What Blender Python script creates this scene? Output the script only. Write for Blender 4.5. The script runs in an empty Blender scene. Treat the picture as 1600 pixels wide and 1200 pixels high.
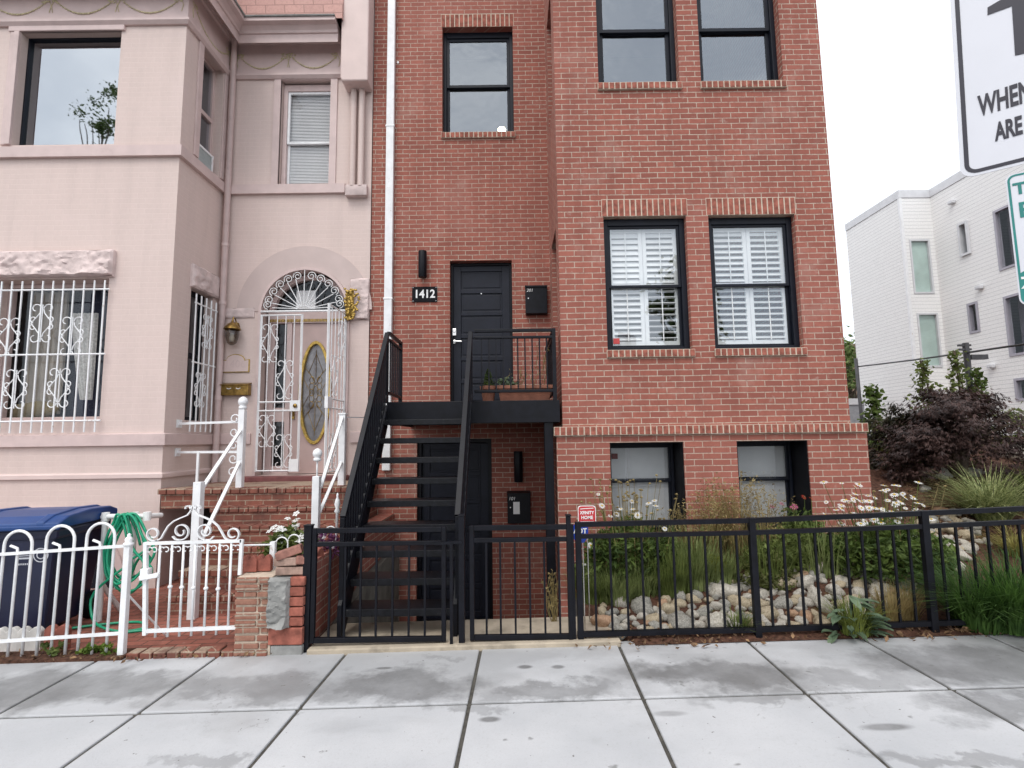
import bpy, bmesh, math, random
from mathutils import Vector, Matrix, noise
rnd = random.Random(7)
SC = bpy.context.scene
COL = SC.collection
# ------------------------------------------------------------------ camera model
F, PITCH, ROLL, H = 820.0, math.atan(87/820), 0.0133, 1.6
fw = Vector((0, math.cos(PITCH), math.sin(PITCH)))
r0 = Vector((1, 0, 0)); u0 = Vector((0, -math.sin(PITCH), math.cos(PITCH)))
CR = r0*math.cos(ROLL) - u0*math.sin(ROLL)
CU = u0*math.cos(ROLL) + r0*math.sin(ROLL)
G = 0.016                                   # the street climbs to the right
def ray(px, py): return CR*(px-800) + CU*(600-py) + fw*F
def at(px, py, Y):
    d = ray(px, py); t = Y/d.y
    return d.x*t, H + d.z*t
def X(px, py, Y): return at(px, py, Y)[0]
def Z(px, py, Y): return at(px, py, Y)[1]
def atX(px, py, xx):
    d = ray(px, py); t = xx/d.x
    return d.y*t, H + d.z*t
def gz(x): return G*max(-14, min(14, x))
def gnd(px, py, dz=0.0):
    d = ray(px, py); t = -(H-dz)/(d.z - G*d.x)
    return d.x*t, d.y*t
def rect(x0, y0, x1, y1, Y):                # pixel box -> x0,x1,z0,z1 on the plane Y
    mx, my = (x0+x1)/2, (y0+y1)/2
    return X(x0, my, Y), X(x1, my, Y), Z(mx, y1, Y), Z(mx, y0, Y)
# ------------------------------------------------------------------ objects
def tag(o, label=None, cat=None, group=None, kind=None):
    if label: o['label'] = label
    if cat: o['category'] = cat
    if group: o['group'] = group
    if kind: o['kind'] = kind
    return o
def thing(name, label, cat, loc=(0, 0, 0), group=None):
    o = bpy.data.objects.new(name, None); COL.objects.link(o)
    o.empty_display_size = 0.1; o.location = loc
    return tag(o, label, cat, group)
def wloc(o):
    v = Vector((0, 0, 0))
    while o is not None:
        v = v + o.location; o = o.parent
    return v
class MB:
    def __init__(s): s.v = []; s.f = []; s.m = []; s.mi = 0
    def add(s, vs, fs):
        b = len(s.v); s.v += [tuple(p) for p in vs]
        for f in fs: s.f.append(tuple(b+i for i in f)); s.m.append(s.mi)
    def quad(s, a, b, c, d): s.add([a, b, c, d], [(0, 1, 2, 3)])
    def box(s, x0, x1, y0, y1, z0, z1, g=0.0):
        P = [(x, y, z + g*x) for z in (z0, z1) for y in (y0, y1) for x in (x0, x1)]
        s.add(P, [(0, 2, 3, 1), (4, 5, 7, 6), (0, 1, 5, 4), (2, 6, 7, 3), (0, 4, 6, 2), (1, 3, 7, 5)])
    def bar(s, p, q, w, h, up=(0, 0, 1)):
        p, q = Vector(p), Vector(q); d = (q-p).normalized(); up = Vector(up)
        if abs(d.dot(up)) > 0.99: up = Vector((0, 1, 0))
        a = d.cross(up).normalized()*w/2; b = a.cross(d).normalized()*h/2
        P = [e + i*a + j*b for e in (p, q) for j in (-1, 1) for i in (-1, 1)]
        s.add(P, [(0, 2, 3, 1), (4, 5, 7, 6), (0, 1, 5, 4), (2, 6, 7, 3), (0, 4, 6, 2), (1, 3, 7, 5)])
    def tube(s, pts, r, n=6, cap=True, closed=False):
        pts = [Vector(p) for p in pts]; N = len(pts)
        rr = r if isinstance(r, (list, tuple)) else [r]*N
        rings = []; pa = None
        for i, p in enumerate(pts):
            if closed: d = pts[(i+1) % N] - pts[i-1]
            else: d = pts[min(i+1, N-1)] - pts[max(i-1, 0)]
            if d.length < 1e-9: d = Vector((0, 0, 1))
            d.normalize()
            if pa is None:
                pa = d.cross(Vector((0, 0, 1)) if abs(d.z) < .9 else Vector((0, 1, 0))).normalized()
            pa = (pa - d*pa.dot(d))
            if pa.length < 1e-6: pa = d.orthogonal()
            pa.normalize(); b = d.cross(pa)
            rings.append([p + rr[i]*(math.cos(2*math.pi*k/n)*pa + math.sin(2*math.pi*k/n)*b) for k in range(n)])
        vs = [q for ring in rings for q in ring]; fs = []
        for i in range(N if closed else N-1):
            j = (i+1) % N
            for k in range(n):
                k2 = (k+1) % n
                fs.append((i*n+k, i*n+k2, j*n+k2, j*n+k))
        if cap and not closed:
            fs.append(tuple(range(n-1, -1, -1))); fs.append(tuple((N-1)*n+k for k in range(n)))
        s.add(vs, fs)
    def lathe(s, c, prof, n=14, ax='z'):
        vs = []; fs = []
        for r, z in prof:
            for k in range(n):
                a = 2*math.pi*k/n; p = (r*math.cos(a), r*math.sin(a), z)
                if ax == 'y': p = (p[0], p[2], p[1])
                elif ax == 'x': p = (p[2], p[0], p[1])
                vs.append((c[0]+p[0], c[1]+p[1], c[2]+p[2]))
        for i in range(len(prof)-1):
            for k in range(n):
                k2 = (k+1) % n
                fs.append((i*n+k, i*n+k2, (i+1)*n+k2, (i+1)*n+k))
        fs.append(tuple(range(n-1, -1, -1))); fs.append(tuple((len(prof)-1)*n+k for k in range(n)))
        s.add(vs, fs)
    def prism(s, pts, y0, y1):              # polygon in x,z pushed from y0 to y1
        n = len(pts)
        vs = [(x, y0, z) for x, z in pts] + [(x, y1, z) for x, z in pts]
        fs = [tuple(range(n)), tuple(range(2*n-1, n-1, -1))]
        fs += [(i, (i+1) % n, n+(i+1) % n, n+i) for i in range(n)]
        s.add(vs, fs)
    def slab(s, pts, z0, z1, g=0.0):        # polygon in x,y pushed from z0 to z1
        n = len(pts)
        vs = [(x, y, z0+g*x) for x, y in pts] + [(x, y, z1+g*x) for x, y in pts]
        fs = [tuple(range(n-1, -1, -1)), tuple(range(n, 2*n))]
        fs += [(i, (i+1) % n, n+(i+1) % n, n+i) for i in range(n)]
        s.add(vs, fs)
    def ring(s, c, ro, ri, y0, y1, a0=0.0, a1=math.pi, n=24, sx=1.0):   # arch band in x,z
        vs = []
        full = abs(a1-a0-2*math.pi) < 1e-6
        for k in range(n if full else n+1):
            a = a0+(a1-a0)*k/n
            for r in (ro, ri):
                for y in (y0, y1):
                    if isinstance(r, tuple): vs.append((c[0]+r[0]*math.cos(a), y, c[1]+r[1]*math.sin(a)))
                    else: vs.append((c[0]+sx*r*math.cos(a), y, c[1]+r*math.sin(a)))
        fs = []; T = n if full else n+1
        for k in range(n):
            a = 4*k; b = 4*((k+1) % T)
            fs += [(a, b, b+2, a+2), (a+1, a+3, b+3, b+1), (a, a+1, b+1, b), (a+2, b+2, b+3, a+3)]
        if not full: fs += [(0, 2, 3, 1), (4*n, 4*n+1, 4*n+3, 4*n+2)]
        s.add(vs, fs)
    def ball(s, c, r, nu=8, nv=5):
        rx, ry, rz = r if isinstance(r, (tuple, list)) else (r, r, r)
        vs = [(c[0], c[1], c[2]-rz)]; fs = []
        for i in range(1, nv):
            t = -math.pi/2+math.pi*i/nv
            for k in range(nu):
                a = 2*math.pi*k/nu
                vs.append((c[0]+rx*math.cos(t)*math.cos(a), c[1]+ry*math.cos(t)*math.sin(a), c[2]+rz*math.sin(t)))
        vs.append((c[0], c[1], c[2]+rz)); L = len(vs)-1
        for k in range(nu):
            k2 = (k+1) % nu
            fs.append((0, 1+k2, 1+k)); fs.append((L, L-nu+k, L-nu+k2))
            for i in range(nv-2):
                fs.append((1+i*nu+k, 1+i*nu+k2, 1+(i+1)*nu+k2, 1+(i+1)*nu+k))
        s.add(vs, fs)
    def sweep(s, path, prof, side=1):       # closed profile (out, z) along a plan path with mitres
        n = len(path); P = [Vector(p) for p in path]; rings = []
        for i in range(n):
            ds = []
            if i > 0: ds.append((P[i]-P[i-1]).normalized())
            if i < n-1: ds.append((P[i+1]-P[i]).normalized())
            ns = [Vector((d.y, -d.x))*side for d in ds]
            m = sum(ns, Vector((0, 0))).normalized(); k = 1/max(.2, m.dot(ns[0]))
            rings.append([(P[i].x+m.x*k*o, P[i].y+m.y*k*o, z) for o, z in prof])
        m = len(prof); vs = [v for r in rings for v in r]; fs = []
        for i in range(n-1):
            for j in range(m):
                j2 = (j+1) % m
                fs.append((i*m+j, i*m+j2, (i+1)*m+j2, (i+1)*m+j))
        fs.append(tuple(range(m))); fs.append(tuple((n-1)*m+j for j in range(m-1, -1, -1)))
        s.add(vs, fs)
    def wall(s, u0, u1, z0, z1, holes, y, depth, xf=None):   # x-z wall with openings and their reveals
        us = sorted(set([u0, u1]+[v for h in holes for v in h[:2]])); zs = sorted(set([z0, z1]+[v for h in holes for v in h[2:4]]))
        us = [u for u in us if u0-1e-6 <= u <= u1+1e-6]; zs = [z for z in zs if z0-1e-6 <= z <= z1+1e-6]
        T = xf or (lambda u, d, z: (u, y+d, z))
        for i in range(len(us)-1):
            for j in range(len(zs)-1):
                cu, cz = (us[i]+us[i+1])/2, (zs[j]+zs[j+1])/2
                if any(h[0] < cu < h[1] and h[2] < cz < h[3] for h in holes): continue
                s.quad(T(us[i], 0, zs[j]), T(us[i+1], 0, zs[j]), T(us[i+1], 0, zs[j+1]), T(us[i], 0, zs[j+1]))
        for h in holes:
            d = h[4] if len(h) > 4 else depth
            if not d: continue
            a, b, c, e = h[:4]
            s.quad(T(a, 0, c), T(a, 0, e), T(a, d, e), T(a, d, c)); s.quad(T(b, 0, c), T(b, d, c), T(b, d, e), T(b, 0, e))
            s.quad(T(a, 0, e), T(b, 0, e), T(b, d, e), T(a, d, e)); s.quad(T(a, 0, c), T(a, d, c), T(b, d, c), T(b, 0, c))
    def text(s, body, size, place, extrude=0.002, bold=0.0, align='CENTER', sx=1.0):
        cu = bpy.data.curves.new('lettering', 'FONT'); cu.body = body; cu.size = size; cu.extrude = extrude; cu.offset = bold
        cu.align_x = align; cu.align_y = 'CENTER'; cu.resolution_u = 3
        o = bpy.data.objects.new('lettering', cu); COL.objects.link(o)
        dg = bpy.context.evaluated_depsgraph_get(); me = bpy.data.meshes.new_from_object(o.evaluated_get(dg))
        s.add([place(v.co.x*sx, v.co.y, v.co.z) for v in me.vertices], [tuple(p.vertices) for p in me.polygons])
        bpy.data.objects.remove(o); bpy.data.curves.remove(cu); bpy.data.meshes.remove(me)
    def xf(s, M):
        s.v = [tuple(M @ Vector(p)) for p in s.v]; return s
    def build(s, name, mat, parent=None, bevel=0.0, smooth=False, fix=True, local=False, angle=None):
        me = bpy.data.meshes.new(name); me.from_pydata(s.v, [], s.f)
        mats = mat if isinstance(mat, (list, tuple)) else [mat]
        for m in mats: me.materials.append(m)
        if len(mats) > 1: me.polygons.foreach_set('material_index', s.m)
        if fix:
            bm = bmesh.new(); bm.from_mesh(me); bmesh.ops.recalc_face_normals(bm, faces=bm.faces); bm.to_mesh(me); bm.free()
        if smooth:
            me.polygons.foreach_set('use_smooth', [True]*len(me.polygons))
            if angle: me.set_sharp_from_angle(angle=math.radians(angle))
        me.update()
        o = bpy.data.objects.new(name, me); COL.objects.link(o)
        if parent is not None:
            o.parent = parent
            if not local: o.location = -wloc(parent)
        if bevel:
            b = o.modifiers.new('bevel', 'BEVEL'); b.width = bevel; b.segments = 2; b.limit_method = 'ANGLE'; b.harden_normals = False
        return o
def dup(o, parent=None, loc=None, rotz=None, label=None):
    c = o.copy(); COL.objects.link(c)
    if parent is not None: c.parent = parent
    if loc is not None: c.location = loc
    if rotz is not None: c.rotation_euler = (0, 0, rotz)
    if label: c['label'] = label
    for ch in list(o.children): dup(ch, c)
    return c
def arc(c, r, a0, a1, n=10, y=0.0):
    return [(c[0]+r*math.cos(a0+(a1-a0)*i/n), y, c[1]+r*math.sin(a0+(a1-a0)*i/n)) for i in range(n+1)]
def spiral(c, r0_, r1_, a0, a1, n=18, y=0.0):
    return [(c[0]+(r0_+(r1_-r0_)*i/n)*math.cos(a0+(a1-a0)*i/n), y, c[1]+(r0_+(r1_-r0_)*i/n)*math.sin(a0+(a1-a0)*i/n)) for i in range(n+1)]
def smooth_path(pts, k=4):                  # Catmull-Rom through the points
    P = [Vector(p) for p in pts]; out = []
    for i in range(len(P)-1):
        a, b, c, d = P[max(i-1, 0)], P[i], P[i+1], P[min(i+2, len(P)-1)]
        for j in range(k):
            t = j/k
            out.append(0.5*((2*b)+(c-a)*t+(2*a-5*b+4*c-d)*t*t+(3*b-3*c+d-a)*t**3))
    out.append(P[-1]); return out
# ------------------------------------------------------------------ materials
def newmat(name):
    m = bpy.data.materials.new(name); m.use_nodes = True; nt = m.node_tree
    return m, nt, nt.nodes['Principled BSDF']
def N(nt, t, **kw):
    n = nt.nodes.new(t)
    for k, v in kw.items():
        if k in n.inputs: n.inputs[k].default_value = v
        else: setattr(n, k, v)
    return n
def rgba(c): return (c[0], c[1], c[2], 1)
def mixc(nt, fac, a, b, mode='MIX'):
    n = nt.nodes.new('ShaderNodeMix'); n.data_type = 'RGBA'; n.blend_type = mode
    for i, v in ((0, fac), (6, a), (7, b)):
        if hasattr(v, 'is_linked'): nt.links.new(v, n.inputs[i])
        elif i == 0: n.inputs[0].default_value = v
        else: n.inputs[i].default_value = rgba(v)
    return n.outputs[2]
def ramp(nt, src, p0, p1, c0=(0, 0, 0), c1=(1, 1, 1)):
    n = nt.nodes.new('ShaderNodeValToRGB'); e = n.color_ramp.elements
    e[0].position = p0; e[1].position = p1; e[0].color = rgba(c0); e[1].color = rgba(c1)
    nt.links.new(src, n.inputs[0]); return n.outputs[0]
def noise_tex(nt, vec, scale, detail=4.0, rough=0.55, dist=0.0):
    n = N(nt, 'ShaderNodeTexNoise'); n.inputs['Scale'].default_value = scale; n.inputs['Detail'].default_value = detail
    n.inputs['Roughness'].default_value = rough; n.inputs['Distortion'].default_value = dist
    nt.links.new(vec, n.inputs['Vector']); return n.outputs['Fac']
def bumpn(nt, b, h, strength, dist=0.01):
    n = N(nt, 'ShaderNodeBump'); n.inputs['Strength'].default_value = strength; n.inputs['Distance'].default_value = dist
    nt.links.new(h, n.inputs['Height']); nt.links.new(n.outputs[0], b.inputs['Normal']); return n
def pm(name, col, rough=.6, var=.15, vs=6, bump=0.0, bs=60, metal=0.0, spec=.5, col2=None, thr=(.35, .65), dirt=None, ds=3, trans=0.0, coat=0.0):
    m, nt, b = newmat(name)
    tc = N(nt, 'ShaderNodeTexCoord').outputs['Object']
    c0 = tuple(c*(1-var) for c in col); c1 = col2 or tuple(min(1, c*(1+var)) for c in col)
    c = ramp(nt, noise_tex(nt, tc, vs), thr[0], thr[1], c0, c1)
    if dirt:
        d = ramp(nt, noise_tex(nt, tc, ds, 8, .65), dirt[1], dirt[2])
        c = mixc(nt, d, c, dirt[0])
    nt.links.new(c, b.inputs['Base Color'])
    b.inputs['Roughness'].default_value = rough; b.inputs['Metallic'].default_value = metal
    b.inputs['Specular IOR Level'].default_value = spec
    if coat: b.inputs['Coat Weight'].default_value = coat
    if bump: bumpn(nt, b, noise_tex(nt, tc, bs, 6), bump)
    if trans:                               # thin leaves let light through
        out = nt.nodes['Material Output']; t = N(nt, 'ShaderNodeBsdfTranslucent'); mx = N(nt, 'ShaderNodeMixShader')
        nt.links.new(c, t.inputs[0]); mx.inputs[0].default_value = trans
        nt.links.new(b.outputs[0], mx.inputs[1]); nt.links.new(t.outputs[0], mx.inputs[2]); nt.links.new(mx.outputs[0], out.inputs[0])
    return m
def brickmat(name, c1, c2, mortar, bw=.203, rh=.0677, ms=.006, plan=False, bump=.6, pale=(.5, .42, .36), palef=.25, rough=.85, off=(0, 0), dark=None, jit=.05, mott=1.0, streak=0.0):
    m, nt, b = newmat(name)
    tc = N(nt, 'ShaderNodeTexCoord').outputs['Object']
    sp = N(nt, 'ShaderNodeSeparateXYZ'); nt.links.new(tc, sp.inputs[0])
    cb = N(nt, 'ShaderNodeCombineXYZ')
    if plan:
        nt.links.new(sp.outputs[0], cb.inputs[0]); nt.links.new(sp.outputs[1], cb.inputs[1])
    else:
        a = N(nt, 'ShaderNodeMath', operation='ADD'); nt.links.new(sp.outputs[0], a.inputs[0]); nt.links.new(sp.outputs[1], a.inputs[1])
        nt.links.new(a.outputs[0], cb.inputs[0]); nt.links.new(sp.outputs[2], cb.inputs[1])
    ad = N(nt, 'ShaderNodeVectorMath', operation='ADD'); nt.links.new(cb.outputs[0], ad.inputs[0]); ad.inputs[1].default_value = (off[0], off[1], 0)
    # hand-laid wobble
    nz = N(nt, 'ShaderNodeTexNoise'); nz.inputs['Scale'].default_value = 2.5; nz.inputs['Detail'].default_value = 5; nt.links.new(tc, nz.inputs['Vector'])
    sb = N(nt, 'ShaderNodeVectorMath', operation='SUBTRACT'); nt.links.new(nz.outputs['Color'], sb.inputs[0]); sb.inputs[1].default_value = (.5, .5, .5)
    sc = N(nt, 'ShaderNodeVectorMath', operation='SCALE'); nt.links.new(sb.outputs[0], sc.inputs[0]); sc.inputs['Scale'].default_value = .012*jit/.05
    a2 = N(nt, 'ShaderNodeVectorMath', operation='ADD'); nt.links.new(ad.outputs[0], a2.inputs[0]); nt.links.new(sc.outputs[0], a2.inputs[1])
    br = N(nt, 'ShaderNodeTexBrick'); nt.links.new(a2.outputs[0], br.inputs['Vector'])
    br.inputs['Scale'].default_value = 1; br.inputs['Brick Width'].default_value = bw; br.inputs['Row Height'].default_value = rh
    br.inputs['Mortar Size'].default_value = ms; br.inputs['Mortar Smooth'].default_value = .25; br.inputs['Bias'].default_value = 0
    br.inputs['Color1'].default_value = rgba(c1); br.inputs['Color2'].default_value = rgba(c2); br.inputs['Mortar'].default_value = rgba(mortar)
    c = br.outputs['Color']
    sm = noise_tex(nt, tc, 30, 5, .7)
    c = mixc(nt, mixf(nt, ramp(nt, sm, .45, .8), mott), c, tuple(x*.72 for x in c1))
    c = mixc(nt, mixf(nt, ramp(nt, noise_tex(nt, tc, 1.1, 6, .7, .4), .56, .74), palef), c, pale)
    c = mixc(nt, mixf(nt, ramp(nt, noise_tex(nt, tc, 11, 4, .6), .63, .75), palef), c, pale)
    if dark: c = mixc(nt, ramp(nt, noise_tex(nt, tc, 2.3, 6, .7), .5, .7), c, dark)
    if streak:                              # rain streaks and grime, longer than wide
        mp = N(nt, 'ShaderNodeMapping'); mp.inputs['Scale'].default_value = (3.2, 3.2, .35); nt.links.new(tc, mp.inputs[0])
        c = mixc(nt, mixf(nt, ramp(nt, noise_tex(nt, mp.outputs[0], 1.6, 7, .62, .3), .46, .72), streak), c, tuple(x*.45 for x in c1))
        c = mixc(nt, mixf(nt, ramp(nt, noise_tex(nt, tc, .55, 4, .6), .45, .7), streak*.8), c, tuple(min(1, x*1.25+.05) for x in c1))
    nt.links.new(c, b.inputs['Base Color']); b.inputs['Roughness'].default_value = rough
    b.inputs['Specular IOR Level'].default_value = .3
    iv = N(nt, 'ShaderNodeMath', operation='SUBTRACT'); iv.inputs[0].default_value = 1; nt.links.new(br.outputs['Fac'], iv.inputs[1])
    ml = N(nt, 'ShaderNodeMath', operation='MULTIPLY_ADD'); nt.links.new(sm, ml.inputs[0]); ml.inputs[1].default_value = .35; nt.links.new(iv.outputs[0], ml.inputs[2])
    bumpn(nt, b, ml.outputs[0], bump, .006)
    return m
def mixf(nt, src, k):
    n = N(nt, 'ShaderNodeMath', operation='MULTIPLY'); nt.links.new(src, n.inputs[0]); n.inputs[1].default_value = k; return n.outputs[0]
def glassmat(name, ior=2.1, tint=(.99, 1, 1), wob=.02, ws=1.5, clear=1.0):
    m = bpy.data.materials.new(name); m.use_nodes = True; nt = m.node_tree
    for n in list(nt.nodes): nt.nodes.remove(n)
    out = N(nt, 'ShaderNodeOutputMaterial'); t = N(nt, 'ShaderNodeBsdfTransparent'); t.inputs[0].default_value = rgba(tint)
    g = N(nt, 'ShaderNodeBsdfGlossy'); g.inputs['Roughness'].default_value = .015; g.inputs['Color'].default_value = (.86, .93, 1, 1)
    fr = N(nt, 'ShaderNodeFresnel'); mx = N(nt, 'ShaderNodeMixShader'); ge = N(nt, 'ShaderNodeNewGeometry')   # a thin pane reflects alike from both sides
    io = N(nt, 'ShaderNodeMapRange'); io.inputs[3].default_value = ior; io.inputs[4].default_value = 1/ior
    nt.links.new(ge.outputs['Backfacing'], io.inputs[0]); nt.links.new(io.outputs[0], fr.inputs['IOR'])
    tc = N(nt, 'ShaderNodeTexCoord').outputs['Object']
    bp = N(nt, 'ShaderNodeBump'); bp.inputs['Strength'].default_value = wob*6; bp.inputs['Distance'].default_value = .02
    nt.links.new(noise_tex(nt, tc, ws, 2), bp.inputs['Height'])
    nt.links.new(bp.outputs[0], g.inputs['Normal'])
    nt.links.new(fr.outputs[0], mx.inputs[0]); nt.links.new(t.outputs[0], mx.inputs[1]); nt.links.new(g.outputs[0], mx.inputs[2])
    nt.links.new(mx.outputs[0], out.inputs[0]); return m
def emit(name, col, s):
    m, nt, b = newmat(name); b.inputs['Base Color'].default_value = rgba(col)
    b.inputs['Emission Color'].default_value = rgba(col); b.inputs['Emission Strength'].default_value = s; return m

RED = brickmat('red_brick', (.345, .118, .086), (.255, .086, .065), (.48, .39, .315), palef=.32, ms=.0060, streak=.32)
REDPLAN = brickmat('red_brick_rowlock', (.30, .075, .06), (.24, .055, .045), (.46, .36, .29), bw=.0677, rh=.5, plan=True, off=(0, .1))
OLDBRICK = brickmat('old_brick', (.25, .10, .07), (.31, .17, .12), (.34, .28, .22), ms=.007, jit=.09, palef=.45, pale=(.4, .32, .25), dark=(.12, .06, .045))
STEPBRICK = brickmat('step_brick', (.27, .10, .07), (.19, .07, .05), (.36, .28, .21), ms=.007, jit=.10, palef=.55, pale=(.36, .26, .18), dark=(.11, .05, .04))
PAVEBRICK = brickmat('paving_brick', (.38, .14, .10), (.22, .075, .055), (.10, .055, .04), bw=.205, rh=.1, ms=.007, plan=True, jit=.09, palef=.25, dark=(.16, .07, .055))
SOLDIER = pm('soldier_brick', (.29, .098, .07), rough=.85, var=.35, vs=14, bump=.3, bs=40, spec=.3)
MORTAR = pm('mortar', (.54, .45, .36), rough=.9, var=.12, vs=20, bump=.4, bs=90, spec=.2)
PINKB = brickmat('pink_painted_brick', (.64, .515, .475), (.625, .505, .465), (.65, .53, .49), bump=.22, palef=.4, pale=(.66, .53, .51), rough=.6, ms=.006, mott=.22, streak=.12)
PINK = pm('pink_paint', (.63, .50, .47), rough=.55, var=.05, vs=3, bump=.08, bs=30, dirt=((.45, .33, .3), .62, .8))
PINKTRIM = pm('mauve_trim_paint', (.58, .455, .435), rough=.5, var=.06, vs=5, bump=.05, bs=30, dirt=((.4, .29, .28), .6, .82))
PINKSTONE = pm('rough_pink_stone', (.60, .49, .47), rough=.8, var=.15, vs=7, bump=.8, bs=14)
PINKARCH = pm('arch_band_paint', (.53, .425, .40), rough=.6, var=.04, vs=4, bump=.05, bs=30)
SHINGLE = brickmat('pink_shingle', (.54, .32, .28), (.49, .29, .255), (.28, .17, .15), bw=.28, rh=.15, ms=.006, palef=.1, bump=.5)
GOLD = pm('gold_paint', (.46, .31, .075), rough=.42, var=.3, vs=30, metal=.55, bump=.2, bs=50)
FRIEZEGOLD = pm('faded_gold_paint', (.50, .43, .27), rough=.55, var=.2, vs=30)
BRASS = pm('old_brass', (.30, .19, .055), rough=.35, var=.35, vs=18, metal=.85)
WHITE = pm('white_paint', (.78, .79, .8), rough=.4, var=.06, vs=9, dirt=((.42, .30, .22), .63, .76), ds=13)
WHITEP = pm('white_plastic', (.8, .8, .79), rough=.4, var=.03)
BLACK = pm('black_paint', (.0045, .005, .0085), rough=.42, var=.3, vs=12, spec=.22, dirt=((.035, .03, .028), .68, .85), ds=16)
BLACKM = pm('black_matte', (.004, .004, .006), rough=.6, var=.25, vs=9, spec=.15)
FRAME = pm('charcoal_window_frame', (.006, .008, .015), rough=.45, var=.2, vs=9, spec=.25)
DOORBLUE = pm('dark_navy_door_paint', (.010, .012, .021), rough=.45, var=.15, vs=7, spec=.25)
DARK = pm('dark_interior', (.03, .03, .032), rough=.9, var=.2, vs=2)
ROOMGREY = pm('interior_plaster', (.28, .28, .28), rough=.9, var=.1, vs=1)
SHADE = pm('grey_roller_shade', (.60, .61, .62), rough=.8, var=.06, vs=3)
SHUTTER = pm('white_shutter', (.74, .755, .76), rough=.45, var=.02)
CHROME = pm('satin_nickel', (.62, .61, .6), rough=.22, var=.1, metal=1.0)
GLASS = glassmat('window_glass', 2.4)
GLASS2 = glassmat('window_glass_wavy', 2.9, (.75, .8, .85), .06, 2.6)
CLEAR = glassmat('plain_glass', 1.45, (1, 1, 1), .01, 2)
TERRA = pm('terracotta', (.28, .11, .068), rough=.75, var=.18, vs=12, bump=.15, bs=40)
BEIGE = pm('beige_concrete', (.40, .34, .26), rough=.85, var=.2, vs=4, bump=.2, bs=50, dirt=((.2, .17, .13), .52, .75), ds=5)
GREYC = pm('grey_concrete', (.25, .25, .24), rough=.9, var=.2, vs=7, bump=.7, bs=30)
NAVYBIN = pm('navy_bin_plastic', (.012, .016, .045), rough=.38, var=.15, vs=4)
BLUELID = pm('blue_lid_plastic', (.012, .052, .19), rough=.36, var=.15, vs=4)
HOSE = pm('green_hose', (.012, .31, .165), rough=.3, var=.15, vs=14)
BARK = pm('bark', (.10, .075, .055), rough=.9, var=.35, vs=20, bump=.6, bs=40)
# ------------------------------------------------------------------ camera, light, sky
cam = bpy.data.cameras.new('camera'); co = bpy.data.objects.new('camera', cam); COL.objects.link(co)
cam.sensor_width = 36; cam.lens = F/1600*36; cam.clip_start = .05; cam.clip_end = 2000
Mx = Matrix((CR, CU, -fw)).transposed().to_4x4(); Mx.translation = Vector((0, 0, H)); co.matrix_world = Mx
SC.camera = co
SUN_EL, SUN_AZ = math.radians(56), math.radians(205)      # azimuth clockwise from +Y (away from the camera)
su = bpy.data.lights.new('sun', 'SUN'); su.energy = 1.1; su.angle = math.radians(25); su.color = (1, .96, .9)
so = bpy.data.objects.new('sun', su); COL.objects.link(so)
sd = Vector((math.sin(SUN_AZ)*math.cos(SUN_EL), math.cos(SUN_AZ)*math.cos(SUN_EL), math.sin(SUN_EL)))
so.rotation_euler = sd.to_track_quat('Z', 'Y').to_euler()
w = bpy.data.worlds.new('World'); SC.world = w; w.use_nodes = True; nt = w.node_tree
bg = nt.nodes['Background']; sky = N(nt, 'ShaderNodeTexSky'); sky.sky_type = 'NISHITA'; sky.sun_disc = False
sky.sun_elevation = SUN_EL; sky.sun_rotation = SUN_AZ; sky.dust_density = 4; sky.air_density = 1
tcw = N(nt, 'ShaderNodeTexCoord').outputs['Generated']
mpw = N(nt, 'ShaderNodeMapping'); mpw.inputs['Scale'].default_value = (1, 1, 2.2); nt.links.new(tcw, mpw.inputs[0])
cl = ramp(nt, noise_tex(nt, mpw.outputs[0], 2.6, 7, .58, .3), .30, .70, (7.6, 8.2, 9.2), (14.2, 14.3, 14.4))
nt.links.new(mixc(nt, .82, sky.outputs[0], cl), bg.inputs[0]); bg.inputs[1].default_value = .12
SC.view_settings.view_transform = 'Standard'; SC.view_settings.look = 'None'; SC.view_settings.gamma = 1
SC.view_settings.exposure = 0.38
try:
    SC.cycles.max_bounces = 6; SC.cycles.transparent_max_bounces = 16; SC.cycles.use_denoising = True; SC.cycles.caustics_reflective = False; SC.cycles.caustics_refractive = False
except Exception: pass
# ------------------------------------------------------------------ planes of the place
YM, YB, YBASE, PM, PB = 7.35, 5.95, 5.90, 7.33, 6.28
XS = -4.16                                        # side wall of the pink bay
XJ = X(581, 300, YM)                              # party line
XBL, XBR = X(873, 400, YB), X(1306, 380, YB)      # red bay left and right corners
YF = gnd(800, 1008)[1]                            # fence line
YW = YF + .02                                     # back edge of the sidewalk
# ------------------------------------------------------------------ ground
GROUNDM = pm('street_ground', (.075, .072, .068), rough=.9, var=.25, vs=5, bump=.3, bs=40)
AX0, AX1, AY0 = X(480, 1000, YF)-.02, XBL, YF+.52
xs = [-220, -14, AX0, AX1, 14, 220]; ys = [-220, -60, AY0, YM+.3, 60, 260]
m = MB()
for i in range(5):
    for j in range(5):
        if i == 2 and j == 2: continue
        m.quad(*[(x, y, gz(x)-.12) for x, y in ((xs[i], ys[j]), (xs[i+1], ys[j]), (xs[i+1], ys[j+1]), (xs[i], ys[j+1]))])
tag(m.build('ground', GROUNDM, fix=False), kind='structure')
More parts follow.
